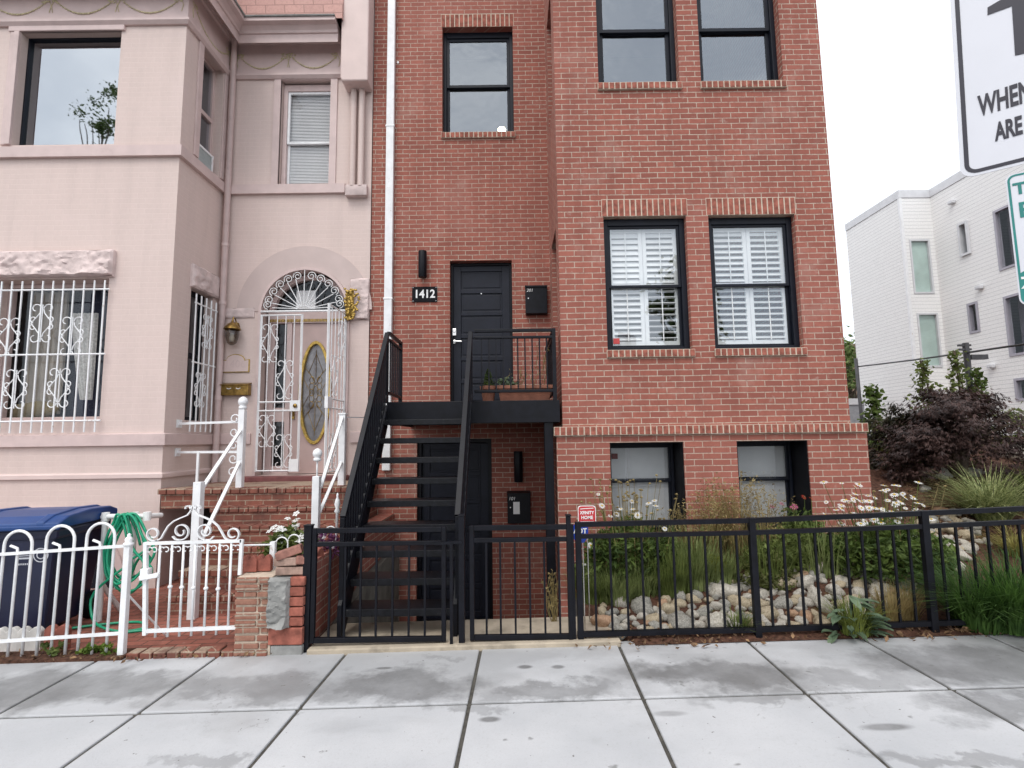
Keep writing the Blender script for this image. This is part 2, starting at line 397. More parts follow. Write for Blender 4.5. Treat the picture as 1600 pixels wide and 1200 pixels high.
# sidewalk flags: joints taken where they lie on the pavement
def concrete():
    m, nt, b = newmat('sidewalk_concrete')
    tcn = N(nt, 'ShaderNodeTexCoord'); tc = tcn.outputs['Object']
    c = ramp(nt, noise_tex(nt, tc, 1.3, 5), .3, .7, (.40, .41, .425), (.51, .515, .525))
    c = mixc(nt, mixf(nt, ramp(nt, noise_tex(nt, tc, 160, 3, .7), .45, .75), .35), c, (.36, .36, .36))
    sp = N(nt, 'ShaderNodeSeparateXYZ'); nt.links.new(tc, sp.inputs[0])
    band = N(nt, 'ShaderNodeMapRange'); band.inputs[1].default_value = 2.9; band.inputs[2].default_value = 3.7; band.inputs[3].default_value = -.07; band.inputs[4].default_value = .19
    nt.links.new(sp.outputs[1], band.inputs[0])
    mp = N(nt, 'ShaderNodeMapping'); mp.inputs['Scale'].default_value = (.75, 1.35, 1); mp.inputs['Location'].default_value = (3.3, .6, 0); nt.links.new(tc, mp.inputs[0])
    s = N(nt, 'ShaderNodeMath', operation='ADD'); nt.links.new(noise_tex(nt, mp.outputs[0], 1.25, 7, .6, .35), s.inputs[0]); nt.links.new(band.outputs[0], s.inputs[1])
    st = ramp(nt, s.outputs[0], .56, .72)
    c = mixc(nt, mixf(nt, st, .3), c, (.2, .2, .198))
    wn = N(nt, 'ShaderNodeTexNoise'); wn.inputs['Scale'].default_value = 3.2; wn.inputs['Detail'].default_value = 6; wn.inputs['Roughness'].default_value = .65; nt.links.new(tc, wn.inputs['Vector'])
    wv = N(nt, 'ShaderNodeVectorMath', operation='MULTIPLY_ADD'); nt.links.new(wn.outputs['Color'], wv.inputs[0]); wv.inputs[1].default_value = (1.0, .8, 0); wv.inputs[2].default_value = (-.5, -.4, 0)
    pv = N(nt, 'ShaderNodeVectorMath', operation='ADD'); nt.links.new(tc, pv.inputs[0]); nt.links.new(wv.outputs[0], pv.inputs[1])
    acc = None
    for (a, b_, rx_, ry_, k_) in ((60, 1075, .62, .34, .8), (190, 1072, .55, .22, .75), (330, 1075, .35, .16, .55), (440, 1078, .38, .2, .65), (620, 1068, .55, .22, .8), (545, 1085, .25, .15, .6), (860, 1080, .50, .14, .7), (1110, 1052, .62, .22, .85), (1190, 1085, .4, .12, .6), (1350, 1060, .5, .14, .5), (1520, 1035, .75, .3, .85), (1600, 1100, .5, .2, .7), (1385, 1136, .13, .035, .9), (820, 1042, .05, .03, 1), (872, 1042, .045, .03, .9), (765, 1124, .06, .03, 1), (770, 1092, .3, .06, .5), (1045, 1115, .1, .03, .5), (320, 1190, .2, .06, .45), (1500, 1185, .5, .08, .5), (600, 1044, .06, .02, .9), (690, 1030, .2, .05, .4)):
        gx, gy = gnd(a, b_); v1 = N(nt, 'ShaderNodeVectorMath', operation='SUBTRACT'); nt.links.new((pv if rx_ > .15 else tcn).outputs[0 if rx_ > .15 else 'Object'], v1.inputs[0]); v1.inputs[1].default_value = (gx, gy, 0)
        v2 = N(nt, 'ShaderNodeVectorMath', operation='MULTIPLY'); nt.links.new(v1.outputs[0], v2.inputs[0]); v2.inputs[1].default_value = (.8/rx_, .8/ry_, 0)
        ln = N(nt, 'ShaderNodeVectorMath', operation='LENGTH'); nt.links.new(v2.outputs[0], ln.inputs[0])
        q = mixf(nt, ramp(nt, ln.outputs['Value'], .55, 1.2, (1, 1, 1), (0, 0, 0)), k_)
        if acc is None: acc = q
        else:
            mx = N(nt, 'ShaderNodeMath', operation='MAXIMUM'); nt.links.new(acc, mx.inputs[0]); nt.links.new(q, mx.inputs[1]); acc = mx.outputs[0]
    gr = N(nt, 'ShaderNodeMath', operation='MULTIPLY'); nt.links.new(acc, gr.inputs[0]); nt.links.new(ramp(nt, noise_tex(nt, tc, 3.5, 8, .7), .25, .6, (.55, .55, .55), (1, 1, 1)), gr.inputs[1])
    c = mixc(nt, mixf(nt, gr.outputs[0], .98), c, (.13, .13, .13))
    sp2 = ramp(nt, noise_tex(nt, tc, 5.2, 3, .5, .2), .70, .73)
    c = mixc(nt, mixf(nt, sp2, .7), c, (.15, .15, .145))
    sp3 = ramp(nt, noise_tex(nt, tc, 23, 2, .5), .74, .76)
    c = mixc(nt, mixf(nt, sp3, .8), c, (.13, .12, .11))
    vo = N(nt, 'ShaderNodeTexVoronoi'); vo.feature = 'DISTANCE_TO_EDGE'; vo.inputs['Scale'].default_value = .8; nt.links.new(pv.outputs[0], vo.inputs['Vector'])
    ck = N(nt, 'ShaderNodeMath', operation='MULTIPLY'); nt.links.new(ramp(nt, vo.outputs['Distance'], .0015, .005, (1, 1, 1), (0, 0, 0)), ck.inputs[0]); nt.links.new(ramp(nt, noise_tex(nt, tc, .7, 3), .56, .62), ck.inputs[1])
    c = mixc(nt, mixf(nt, ck.outputs[0], .6), c, (.12, .11, .10))
    c = mixc(nt, mixf(nt, ramp(nt, noise_tex(nt, tc, 55, 4, .75), .55, .7), .28), c, (.30, .29, .28))
    nt.links.new(c, b.inputs['Base Color'])
    nt.links.new(ramp(nt, st, 0, 1, (.8, .8, .8), (.5, .5, .5)), b.inputs['Roughness'])
    bumpn(nt, b, noise_tex(nt, tc, 120, 4), .25, .004); return m
CONC = concrete()
JL = [((-170, 1065), (-330, 1120)), ((-10, 1040), (-155, 1110)) , ((150, 1033), (0, 1114)), ((345, 1022), (95, 1200)), ((540, 1022), (388, 1200)), ((750, 1020), (712, 1200)), ((968, 1010), (1055, 1200)),
      ((1175, 1008), (1392, 1200)), ((1360, 1005), (1600, 1140)), ((1560, 1000), (1800, 1105))]
jl = [(gnd(*a), gnd(*b)) for a, b in JL]
def jx(j, y):
    (xa, ya), (xb, yb) = jl[j]; return xa+(xb-xa)*(y-ya)/(yb-ya)
jl[0] = ((jl[1][0][0]-1.0, 4.0), (jl[1][0][0]-1.0, 3.0)); jl[1] = ((jl[2][0][0]-1.05, 4.0), (jl[2][0][0]-1.07, 3.0))
lines = [lambda y, j=j: jx(j, y) for j in range(len(jl))]
lines = [lambda y, k=k: jx(0, y)-1.05*k for k in (4, 3, 2, 1)] + lines + [lambda y, k=k: jx(len(jl)-1, y)+1.1*k for k in (1, 2, 3, 4)]
yr = [YW, gnd(737, 1099)[1], gnd(737, 1099)[1]-.92, gnd(737, 1099)[1]-1.84, .2]
m = MB(); g = .0115
for i in range(len(lines)-1):
    for j in range(4):
        a, b = yr[j]-(g if j else 0), yr[j+1]+g
        m.slab([(lines[i](a)+g, a), (lines[i](b)+g, b), (lines[i+1](b)-g, b), (lines[i+1](a)-g, a)][::-1], -.10, .0, G)
side = tag(m.build('sidewalk', CONC, bevel=.008), kind='structure')
JOINT = pm('joint_dirt', (.07, .065, .055), rough=1, var=.3, vs=20)
m = MB(); m.slab([(-10, .2), (10, .2), (10, YW+.02), (-10, YW+.02)], -.09, -.012, G); tag(m.build('sidewalk_bed', JOINT), kind='structure')
ASPH = pm('asphalt', (.05, .05, .05), rough=.9, var=.25, vs=40, bump=.4, bs=120)
m = MB(); m.slab([(-40, -9), (40, -9), (40, .0), (-40, .0)], -.118, -.112, 0)
for p in range(0): pass
m2 = MB(); m2.box(-12, 12, .03, .18, -.11, -.002, G); tag(m2.build('kerb', CONC, bevel=.02), kind='structure')
m = MB()
for a, b in ((-40, -14), (-14, 14), (14, 40)): m.quad((a, -9, gz(a)-.112), (b, -9, gz(b)-.112), (b, .03, gz(b)-.112), (a, .03, gz(a)-.112))
tag(m.build('road', ASPH, fix=False), kind='structure')
# ------------------------------------------------------------------ sunken areaway in front of the red house
m = MB(); zf = -1.02
m.box(AX0, AX1+.02, AY0, YM+.02, zf-.1, zf)
m.box(AX0+.02, AX1+.0, AY0+.3, AY0+.6, zf, -.68); m.box(AX0+.02, AX1+.0, AY0, AY0+.3, zf, -.35)
tag(m.build('areaway_floor', BEIGE), kind='structure')
m = MB(); a, b = X(482, 1015, YF)+.01, X(968, 1008, YF)
m.box(a, b, YF-.07, YF+.52, -1.1, .035, G)
tag(m.build('areaway_kerb', BEIGE, bevel=.01), kind='structure')
# red brick retaining wall between the yards
m = MB(); x1 = AX0+.02
pts = [(YF+.1, -1.1), (YM-.02, -1.1), (YM-.02, .62), (YF+.1, .64)]
m.prism([(y, z) for y, z in pts], 0, 1); m.v = [(x1-.2+.2*q[1], q[0], q[2]) for q in m.v]
wl = thing('retaining_wall', 'low red brick wall running back beside the black stairs, between the two yards', 'wall', (x1-.1, YF+.1, -.05))
m.build('wall', RED, wl)
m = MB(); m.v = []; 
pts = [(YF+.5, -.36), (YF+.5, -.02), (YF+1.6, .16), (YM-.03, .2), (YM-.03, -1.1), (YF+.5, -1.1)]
m.prism(pts, 0, 1); m.v = [(x1+.0035+.07*q[1], q[0], q[2]) for q in m.v]; m.build('base_kerb', pm('dark_concrete', (.13, .125, .11), rough=.85, var=.3, vs=5, bump=.4, bs=30), wl)  # kerb concrete in a darker tone than grey_concrete
# ------------------------------------------------------------------ pink house yard
m = MB(); m.slab([(-9, YW), (AX0-.2, YW), (AX0-.2, PB+1.2), (-9, PB+1.2)], -.11, .012, G); tag(m.build('brick_paving', PAVEBRICK), kind='structure')
m = MB()
xa, xb = X(205, 1000, YF), X(372, 1000, YF); n = 8
for i in range(n):
    a = xa+(xb-xa)*i/n; m.box(a+.006, xa+(xb-xa)*(i+1)/n-.006, YF-.06, YF+.06+rnd.uniform(-.01, .01), -.08, .05+rnd.uniform(-.008, .006), G)
tag(m.build('paving_edge', STEPBRICK, bevel=.008), kind='structure')
MULCH = pm('mulch', (.075, .036, .024), rough=1, var=.5, vs=30, bump=1.0, bs=45, spec=.2, dirt=((.14, .08, .05), .5, .8), ds=25)
m = MB(); m.slab([(-9, YF-.07), (xa-.02, YF-.07), (xa-.02, YF+.12), (-9, YF+.12)], -.1, .022, G); tag(m.build('soil_strip', MULCH), kind='structure')
# ------------------------------------------------------------------ garden slope
def gh(x, y):
    s = .17 + .17*max(0, min(1, (x-1.2)/3.0)); t = max(0, y-YF-.25)
    tt = t if t < 2.9 else 2.9+(1-math.exp(-(t-2.9)/2))*1.0
    return gz(x) + .03 + s*tt + .035*noise.noise(Vector((x*1.6, y*1.6, 0))) + .012*noise.noise(Vector((x*7, y*7, 3)))
m = MB(); nx, ny = 90, 90; X0, X1, Y0, Y1 = XBL+.05, 14.0, YF-.09, 19.0
idx = {}
for i in range(nx+1):
    for j in range(ny+1):
        x = X0+(X1-X0)*(i/nx)**1.3; y = Y0+(Y1-Y0)*(j/ny)**1.6
        if x < X(968, 1008, YF)+.05 and y < YF+.55: z = -.06+gz(x)
        else: z = gh(x, y) if y > YF-.02 else gz(x)+.006
        idx[i, j] = len(m.v); m.v.append((x, y, z))
for i in range(nx):
    for j in range(ny):
        v = [idx[i, j], idx[i+1, j], idx[i+1, j+1], idx[i, j+1]]; p = m.v[v[0]]; q = m.v[v[2]]
        if q[0] < XBR and p[1] > YBASE+.15: continue
        m.f.append(tuple(v)); m.m.append(0)
tag(m.build('garden_soil', MULCH, smooth=True, fix=False), kind='structure')
# ------------------------------------------------------------------ red brick building
red = thing('red_brick_building', 'red brick row building with black framed windows and a projecting right bay', 'building', ((XJ+XBR)/2, YM, -.1))
TOP = 9.6; BACK = 15.0
RT = red
def zline(y0, y1, Y, px=1000): return Z(px, y1, Y), Z(px, y0, Y)
# openings
wA = rect(691, 42, 802, 208, YM); dA = rect(703, 407, 801, 625, YM); dA = (dA[0], dA[1], 2.03, dA[3])
xb0, xb1 = X(651, 800, YM), X(769, 800, YM); dB = (xb0, xb1, -.86, 1.62)
w3 = rect(946, 337, 1077, 547, YB); w4 = rect(1112, 336, 1249, 545, YB)
zu = (w3[3]-w3[2])
u1 = rect(933, 0, 1059, 131, YB); u1 = (u1[0], u1[1], u1[2], u1[2]+zu); u2 = rect(1092, 0, 1220, 131, YB); u2 = (u2[0], u2[1], u2[2], u2[2]+zu)
w3 = (w3[0], w3[1], (w3[2]+w4[2])/2, (w3[3]+w4[3])/2); w4 = (w4[0], w4[1], w3[2], w3[3]); u2 = (u2[0], u2[1], u1[2], u1[3])
w5 = rect(955, 691, 1071, 835, YBASE); w6 = rect(1155, 689, 1267, 835, YBASE); w6 = (w6[0], w6[1], w5[2], w5[3])
ZWT = Z(1100, 664, YB-.05)                        # top of water table
for xx in ((XJ, XBL),):
    m = MB(); m.wall(XJ, XBL, -1.1, TOP, [wA+(.11,), dA+(.13,), dB+(.12,)], YM, .1)
    # left side of the bay with its two windows, right side and back
    sw = [(YB+.33, YB+1.02, u1[2], u1[3]), (YB+.33, YB+1.02, w3[2], w3[3])]
    m.wall(YB, YM, -1.1, TOP, sw, 0, .12, xf=lambda u, d, z: (XBL+d, u, z))
    m.wall(XBL, XBR, ZWT-.03, TOP, [u1, u2, w3+(.08,), w4+(.08,)], YB, .11)
    m.wall(YB, BACK, ZWT-.03, TOP, [], 0, 0, xf=lambda u, d, z: (XBR, u, z))
    m.wall(XJ, XBR, -1.1, TOP, [], BACK, 0)
    m.quad((XJ, YM, -1.1), (XJ, BACK, -1.1), (XJ, BACK, TOP), (XJ, YM, TOP))
    m.build('wall', RED, red, fix=False)
m = MB(); bx0, bx1 = X(871, 740, YBASE), X(1358, 720, YBASE)
m.wall(bx0, bx1, -1.1, ZWT-.1, [w5+(.15,), w6+(.15,)], YBASE, .15)
m.wall(YBASE, BACK-.02, -1.1, ZWT-.1, [], 0, 0, xf=lambda u, d, z: (bx1, u, z))
m.quad((bx0, YBASE, -1.1), (bx0, YM, -1.1), (bx0, YM, ZWT-.1), (bx0, YBASE, ZWT-.1))
m.quad((bx0, YBASE, ZWT-.1), (bx1, YBASE, ZWT-.1), (bx1, YB+.02, ZWT-.1), (bx0, YB+.02, ZWT-.1))
m.build('base_wall', RED, red, fix=False)
m = MB(); m.box(XJ, XBR, YM+.25, BACK, TOP-.02, TOP+.1); m.box(XBL+.1, XBR, YB, YM+.25, TOP-.02, TOP+.1); m.build('roof', DARK, red)
m = MB()
for z in (2.0, 5.15):
    m.box(XJ+.02, XBR-.02, YM+.26, BACK-.02, z-.2, z); m.box(XBL+.14, XBR-.02, YB+.24, YM+.26, z-.2, z)
for (y0, y1, xa, xb) in ((10.2, 10.3, XJ+.02, XBR-.02),): m.box(xa, xb, y0, y1, -1, TOP-.1)
m.build('interior', ROOMGREY, red)
# rowlock water table: single bricks on edge over a mortar core
def rowlock(mb, mm, x0, x1, y, dep, z0, z1, along=.0677, xf=None):
    n = max(1, round((x1-x0)/along)); s = (x1-x0)/n
    for i in range(n):
        a, b = x0+s*i+.0075, x0+s*(i+1)-.0075; j = rnd.uniform(-.002, .002)
        mb.box(a, b, y+j, y+dep, z0+.006, z1-.006)
    mm.box(x0+.002, x1-.002, y+.004, y+dep-.01, z0+.001, z1-.001)
mb, mm = MB(), MB()
rowlock(mb, mm, bx0-.03, bx1+.0, YBASE-.04, .16, ZWT-.1, ZWT+.0)
n = 40
for i in range(30):
    a = YBASE+.13+i*.0677; mb.box(bx1-.1, bx1+.035, a+.004, a+.064, ZWT-.097, ZWT-.003)
mm.box(bx1-.1, bx1+.028, YBASE+.13, YBASE+.13+30*.0677, ZWT-.098, ZWT-.002)
wt = mb.build('water_table', SOLDIER, red, bevel=.003); mm.build('mortar_bed', MORTAR, wt)
def lintel(w, y, h=.205):
    mb, mm = MB(), MB(); x0, x1 = w[0]-.02, w[1]+.02
    n = round((x1-x0)/.0677); s = (x1-x0)/n
    for i in range(n): mb.box(x0+s*i+.007, x0+s*(i+1)-.007, y-.004+rnd.uniform(-.002, .002), y+.09, w[3]+.004, w[3]+h)
    mm.box(x0, x1, y-.0015, y+.09, w[3]+.002, w[3]+h+.008)
    o = mb.build('lintel', SOLDIER, red, bevel=.003); mm.build('mortar_bed', MORTAR, o)
def sill(w, y, h=.085):
    mb, mm = MB(), MB(); rowlock(mb, mm, w[0]-.015, w[1]+.02, y-.035, .135, w[2]-h, w[2]+.004)
    o = mb.build('sill', SOLDIER, red, bevel=.003); mm.build('mortar_bed', MORTAR, o)
def sheet(mb, x0, x1, y, z0, z1): mb.quad((x0, y, z0), (x1, y, z0), (x1, y, z1), (x0, y, z1))
def frame_bars(mb, x0, x1, z0, z1, y0, y1, t, tb=None, tt=None):
    tb = tb or t; tt = tt or t
    mb.box(x0, x0+t, y0, y1, z0, z1); mb.box(x1-t, x1, y0, y1, z0, z1)
    mb.box(x0+t, x1-t, y0, y1, z0, z0+tb); mb.box(x0+t, x1-t, y0, y1, z1-tt, z1)
def window(root, w, y, rec, mat, t=.055, sash=.05, glass=None, label=None, rail=.5, tb=None, back=None, smat=None, tt=None):
    x0, x1, z0, z1 = w[:4]; glass = glass or GLASS; yy = y+rec
    mb = MB(); frame_bars(mb, x0+.001, x1-.001, z0+.001, z1-.001, yy, yy+.11, t, tb or t, tt)
    o = mb.build('window', mat, root, bevel=.004)
    if label: o['label'] = label
    zi0, zi1 = z0+(tb or t), z1-(tt or t); zm = zi0+(zi1-zi0)*rail; smat = smat or mat
    for k, (a, b, dy) in enumerate(((zm-.02, zi1, .02), (zi0, zm+.025, .055))):
        s = MB(); frame_bars(s, x0+t+.001, x1-t-.001, a+.001, b-.001, yy+dy, yy+dy+.03, sash)
        s.build('sash', smat, o, bevel=.004)
        g_ = MB(); sheet(g_, x0+t+sash-.01, x1-t-sash+.01, yy+dy+.015, a+sash-.01, b-sash+.01)
        g_.build('pane', glass, o, fix=False)
    return o
def shutters(root, w, y, tilts, t=.10):
    x0, x1, z0, z1 = w[0]+t, w[1]-t, w[2]+t, w[3]-t; xm = (x0+x1)/2; zm = (z0+z1)/2
    k = 0
    for a, b in ((x0, xm-.002), (xm+.002, x1)):
        mb = MB(); st = .045
        mb.box(a, a+st, y, y+.03, z0, z1); mb.box(b-st, b, y, y+.03, z0, z1)
        for zz in (z0, zm-.03, z1-.06): mb.box(a+st, b-st, y+.001, y+.029, zz, zz+.06)
        for q, (c, d) in enumerate(((z0+.06, zm-.03), (zm+.03, z1-.06))):
            n = max(2, round((d-c)/.068)); s = (d-c)/n; ti = tilts[k*2+q]
            for i in range(n):
                zc = c+s*(i+.5); hw = .034; dy, dz = hw*math.cos(ti), hw*math.sin(ti)
                mb.bar((a+st, y+.015, zc), (b-st, y+.015, zc), .068, .008, (0, math.sin(ti), math.cos(ti)) if True else None)
            mb.box((a+b)/2-.005, (a+b)/2+.005, y-.022, y-.012, c, d)
        k += 1
        o = mb.build('shutter', SHUTTER, root)
# windows of the main wall and bay
wo = window(red, wA, YM, .11, FRAME, t=.05, sash=.045, glass=GLASS2, tt=.09)
for w_, lab in ((u1, None), (u2, None)): window(red, w_, YB, .11, FRAME, glass=GLASS2, t=.055, sash=.045)
o3 = window(red, w3, YB, .08, FRAME, t=.06, sash=.03, label='window with a small red sticker and white shutters behind it', tb=.05, tt=.08)
shutters(o3, w3, YB+.17, [-.85, -1.15, .03, -1.0], .075)
o4 = window(red, w4, YB, .08, FRAME, t=.06, sash=.03, tb=.05, tt=.08)
shutters(o4, w4, YB+.17, [-.62, -.85, -.55, -.78], .075)
for w_ in (u1, u2, wA):
    pass
for (a, b, c, d) in sw:
    mb = MB(); mb.box(XBL+.12, XBL+.16, a, b, c, d); mb.build('window', FRAME, red)
for w_ in (w5, w6):
    mb = MB(); x0, x1, z0, z1 = w_
    mb.box(x0+.0025, x0+.012, YBASE+.012, YBASE+.46, z0, z1); mb.box(x1-.012, x1-.0025, YBASE+.012, YBASE+.46, z0, z1); mb.box(x0+.012, x1-.012, YBASE+.012, YBASE+.46, z1-.012, z1-.0025)
    mb.build('window_lining', BLACKM, red)
    o = window(red, (x0+.012, x1-.012, z0, z1-.012), YBASE, .34, FRAME, t=.03, sash=.025, rail=.56)
    s = MB(); s.box(x0+.02, x1-.02, YBASE+.425, YBASE+.43, z0+.05, z1-.06); s.build('roller_shade', SHADE, o)
for w_ in (w3, w4, wA): lintel(w_, YM if w_ is wA else YB)
for w_ in (w3, w4, u1, u2, wA): sill(w_, YM if w_ is wA else YB)
STICK = pm('red_sticker', (.5, .05, .05), rough=.4, var=.05)
s = MB(); a = rect(962, 525, 972, 534, YB); s.box(a[0], a[1], YB+.138, YB+.142, a[2], a[3]); so_ = s.build('sticker', STICK, o3)
s = MB(); s.text('HOME', .02, lambda x, y, z: ((a[0]+a[1])/2+x, YB+.1455-z, a[2]+.035+y), .0004); s.text('ALARM', .018, lambda x, y, z: ((a[0]+a[1])/2+x, YB+.1455-z, a[2]+.06+y), .0004) if False else None
a5 = rect(965, 710, 975, 719, YBASE); s2 = MB(); s2.box(a5[0], a5[1], YBASE+.352, YBASE+.356, a5[2], a5[3]); s2.build('sticker', pm('dark_red_sticker', (.12, .02, .02), rough=.5), red)
# glowing ceiling bulb seen through the first floor window
LAMP = emit('warm_bulb', (1, .82, .5), 14)
s = MB(); bx, bz = at(784, 203, YM+1.6); s.ball((bx, YM+1.6, bz), (.075, .075, .05)); s.build('ceiling_lamp', LAMP, red, smooth=True)
# white downspout
m = MB(); xa, xb = X(603, 330, YM-.03), X(615, 330, YM-.03)
m.box(xa, xb, YM-.085, YM-.008, Z(607, 735, YM-.05), TOP-.1)
for z in (3.6, 6.2): m.box(xa-.012, xb+.012, YM-.09, YM-.005, z, z+.03)
m.build('downspout', WHITE, red, bevel=.008)
m = MB(); m.lathe((X(622, 98, YM), YM-.012, Z(622, 98, YM)), [(.018, -.0), (.018, .014)], ax='y', n=10); m.build('pipe_cap', WHITE, red)
# entrance door 201
x0, x1, z0, z1 = dA; yd = YM+.13
m = MB(); frame_bars(m, x0+.001, x1-.001, z0, z1-.001, yd-.02, yd+.1, .035, .02); do = m.build('door_frame', BLACK, red)
m = MB(); a, b = x0+.037, x1-.037; zt = z1-.04; zb = 2.06
def panel_door(m, a, b, zb, zt, y, n, st=.11, rl=.06):
    m.box(a, a+st, y, y+.04, zb, zt); m.box(b-st, b, y, y+.04, zb, zt); hgt = (zt-zb-.10)/n
    for i in range(n):
        c, d = zb+.05+hgt*i, zb+.05+hgt*(i+1)
        m.box(a+st, b-st, y+.018, y+.03, c, d)
        m.box(a+st+.028, b-st-.028, y+.010, y+.02, c+rl*.5+.028, d-rl*.5-.028)
        m.box(a+st, b-st, y+.0005, y+.04, c-rl*.5, c+rl*.5)
    m.box(a+st, b-st, y+.0005, y+.04, zt-.08, zt); m.box(a+st, b-st, y+.0006, y+.04, zb, zb+.09)
panel_door(m, a, b, zb, zt, yd, 6)
door = m.build('door', DOORBLUE, red, bevel=.004)
hx, hz = X(710, 519, yd), Z(710, 519, yd); lz = Z(713, 534, yd)
m = MB(); m.box(hx-.028, hx+.028, yd-.022, yd, hz-.055, hz+.05); m.lathe((hx, yd-.03, hz+.005), [(.02, 0), (.02, .012)], ax='y', n=12); m.build('deadbolt', CHROME, door, bevel=.012)
m = MB(); m.lathe((hx, yd-.012, lz), [(.03, 0), (.03, .014)], ax='y'); m.bar((hx, yd-.04, lz), (hx, yd-.008, lz), .02, .02); m.bar((hx-.012, yd-.045, lz), (hx+.11, yd-.045, lz-.004), .016, .02); m.build('handle', CHROME, door, bevel=.004)
m = MB(); m.lathe((X(752, 459, yd), yd-.006, Z(752, 459, yd)), [(.009, 0), (.009, .008)], ax='y', n=10); m.build('peephole', CHROME, door)
# basement door
x0, x1, z0, z1 = dB; m = MB(); frame_bars(m, x0+.001, x1-.001, z0, z1, YM+.06, YM+.16, .05); m.build('door_frame', BLACK, red)
m = MB(); panel_door(m, x0+.052, x1-.052, z0+.04, z1-.06, YM+.12, 6); m.build('door', DOORBLUE, red, bevel=.004)
m = MB(); m.box(x0-.05, x1+.05, YM-.12, YM+.08, z0-.16, z0-.005); m.build('threshold', BEIGE, red, bevel=.01)
# ---- fittings on the wall: each its own thing
def sconce(px0, py0, px1, py1, lab, name='wall_sconce'):
    a = rect(px0, py0, px1, py1, YM-.06); cx, cz = (a[0]+a[1])/2, (a[2]+a[3])/2; r = (a[1]-a[0])/2
    t = thing(name, lab, 'wall lamp', (cx, YM, cz))
    m = MB(); m.lathe((cx, YM-.075, a[2]), [(r*.9, 0), (r, .01), (r, a[3]-a[2]-.01), (r*.94, a[3]-a[2])], n=18); m.build('lamp_shade', BLACK, t, smooth=True, angle=40)
    m = MB(); m.box(cx-.035, cx+.035, YM-.03, YM-.001, cz-.06, cz+.06); m.build('wall_plate', BLACKM, t)
sconce(654, 393, 667, 434, 'black cylinder wall lamp above the white 1412 number plate')
sconce(803, 705, 817, 753, 'black cylinder wall lamp in the shade under the stair landing')
def mailbox(px0, py0, px1, py1, num, lab, note=False):
    a = rect(px0, py0, px1, py1, YM-.1); x0, x1, z0, z1 = a
    t = thing('mailbox', lab, 'mailbox', ((x0+x1)/2, YM, (z0+z1)/2))
    m = MB(); m.box(x0, x1, YM-.115, YM-.001, z0, z1-.03); bo = m.build('box_body', BLACK, t, bevel=.006)
    m = MB(); pts = [(YM-.13, z1-.04), (YM-.13, z1-.015), (YM-.001, z1+.012), (YM-.001, z1-.028)]
    m.prism(pts, x0-.004, x1+.004); m.v = [(q[1], q[0], q[2]) for q in m.v]; m.build('lid', BLACK, t, bevel=.003)
    m = MB(); m.text(num, .062, lambda x, y, z: (x0+.065+x+y*.2, YM-.1165-z, z1-.085+y), .0006); m.build('number', WHITEP, t, fix=False)
    m = MB(); m.lathe((x0+.04, YM-.124, z1-.20), [(.008, 0), (.008, .01)], ax='y', n=10); m.build('lock', CHROME, t)
    if note:
        b = rect(802, 784, 812, 803, YM-.1); m = MB(); m.box(b[0], b[1], YM-.1185, YM-.1155, b[2], b[3]); m.build('paper_note', WHITEP, t)
mailbox(821, 445, 855, 490, '201', 'black wall mailbox marked 201 right of the upper door')
mailbox(793, 769, 829, 818, '101', 'black wall mailbox marked 101 with a white note, under the landing', True)
a = rect(644, 448, 683, 472, YM-.01); t = thing('number_plate', 'black house number plate reading 1412 on the red brick wall', 'number plate', ((a[0]+a[1])/2, YM, a[2]))
m = MB(); m.box(a[0], a[1], YM-.016, YM-.001, a[2], a[3]); m.build('plate', BLACKM, t, bevel=.003)
m = MB(); m.text('1412', .165, lambda x, y, z: ((a[0]+a[1])/2+x*.92, YM-.0175-z, (a[2]+a[3])/2+y), .0008, bold=.004); m.build('numerals', WHITEP, t, fix=False)
m = MB()
for i in (a[0]+.015, a[1]-.015):
    for k in (a[2]+.015, a[3]-.015): m.lathe((i, YM-.019, k), [(.005, 0), (.005, .004)], ax='y', n=8)
m.build('screws', CHROME, t)
# ------------------------------------------------------------------ black metal stairs and landing
YL = YB-.02; ZL = 2.03
sxl, sxr = X(604, 640, YL)-.0, X(733, 640, YL)
st = thing('metal_staircase', 'black steel open tread staircase climbing to the upper red brick entrance', 'staircase', ((sxl+sxr)/2, 5.0, 0))
TRE = pm('worn_black_tread', (.005, .0055, .008), rough=.4, var=.5, vs=25, spec=.28, bump=.15, bs=80, dirt=((.10, .10, .10), .63, .8), ds=30)
m = MB(); xr = XBL-.03
m.box(sxl, xr, YL+.03, YM-.003, ZL-.06, ZL); deck = m.build('landing_deck', TRE, st)
m = MB(); m.box(sxl, xr, YL, YL+.028, ZL-.24, ZL+.012); m.box(sxl, sxl+.03, YL+.03, YM-.003, ZL-.24, ZL-.062); m.box(xr-.03, xr, YL+.03, YM-.003, ZL-.24, ZL-.062)
for k in range(4): m.box(sxl+.032, xr-.032, YL+.3+k*.3, YL+.35+k*.3, ZL-.15, ZL-.062)
m.build('landing_frame', BLACK, st, bevel=.004)
NT = 9; RISE, RUN = .200, .160
tz = lambda i: ZL-RISE*i
ty = lambda i: YL-.02-RUN*i
tread0 = None
for i in range(1, NT+1):
    if tread0 is None:
        m = MB(); m.box(sxl+.02, sxr-.02, ty(i), ty(i)+.27, tz(i)-.035, tz(i)); m.box(sxl+.02, sxr-.02, ty(i)-.004, ty(i)+.008, tz(i)-.055, tz(i)+.004); m.box(sxl+.02, sxr-.02, ty(i)+.262, ty(i)+.274, tz(i)-.055, tz(i)-.002)
        tread0 = m.build('tread', TRE, st, bevel=.003); base = tread0.location.copy()
    else:
        c = dup(tread0, st); c.location = base + Vector((0, -RUN*(i-1), -RISE*(i-1)))
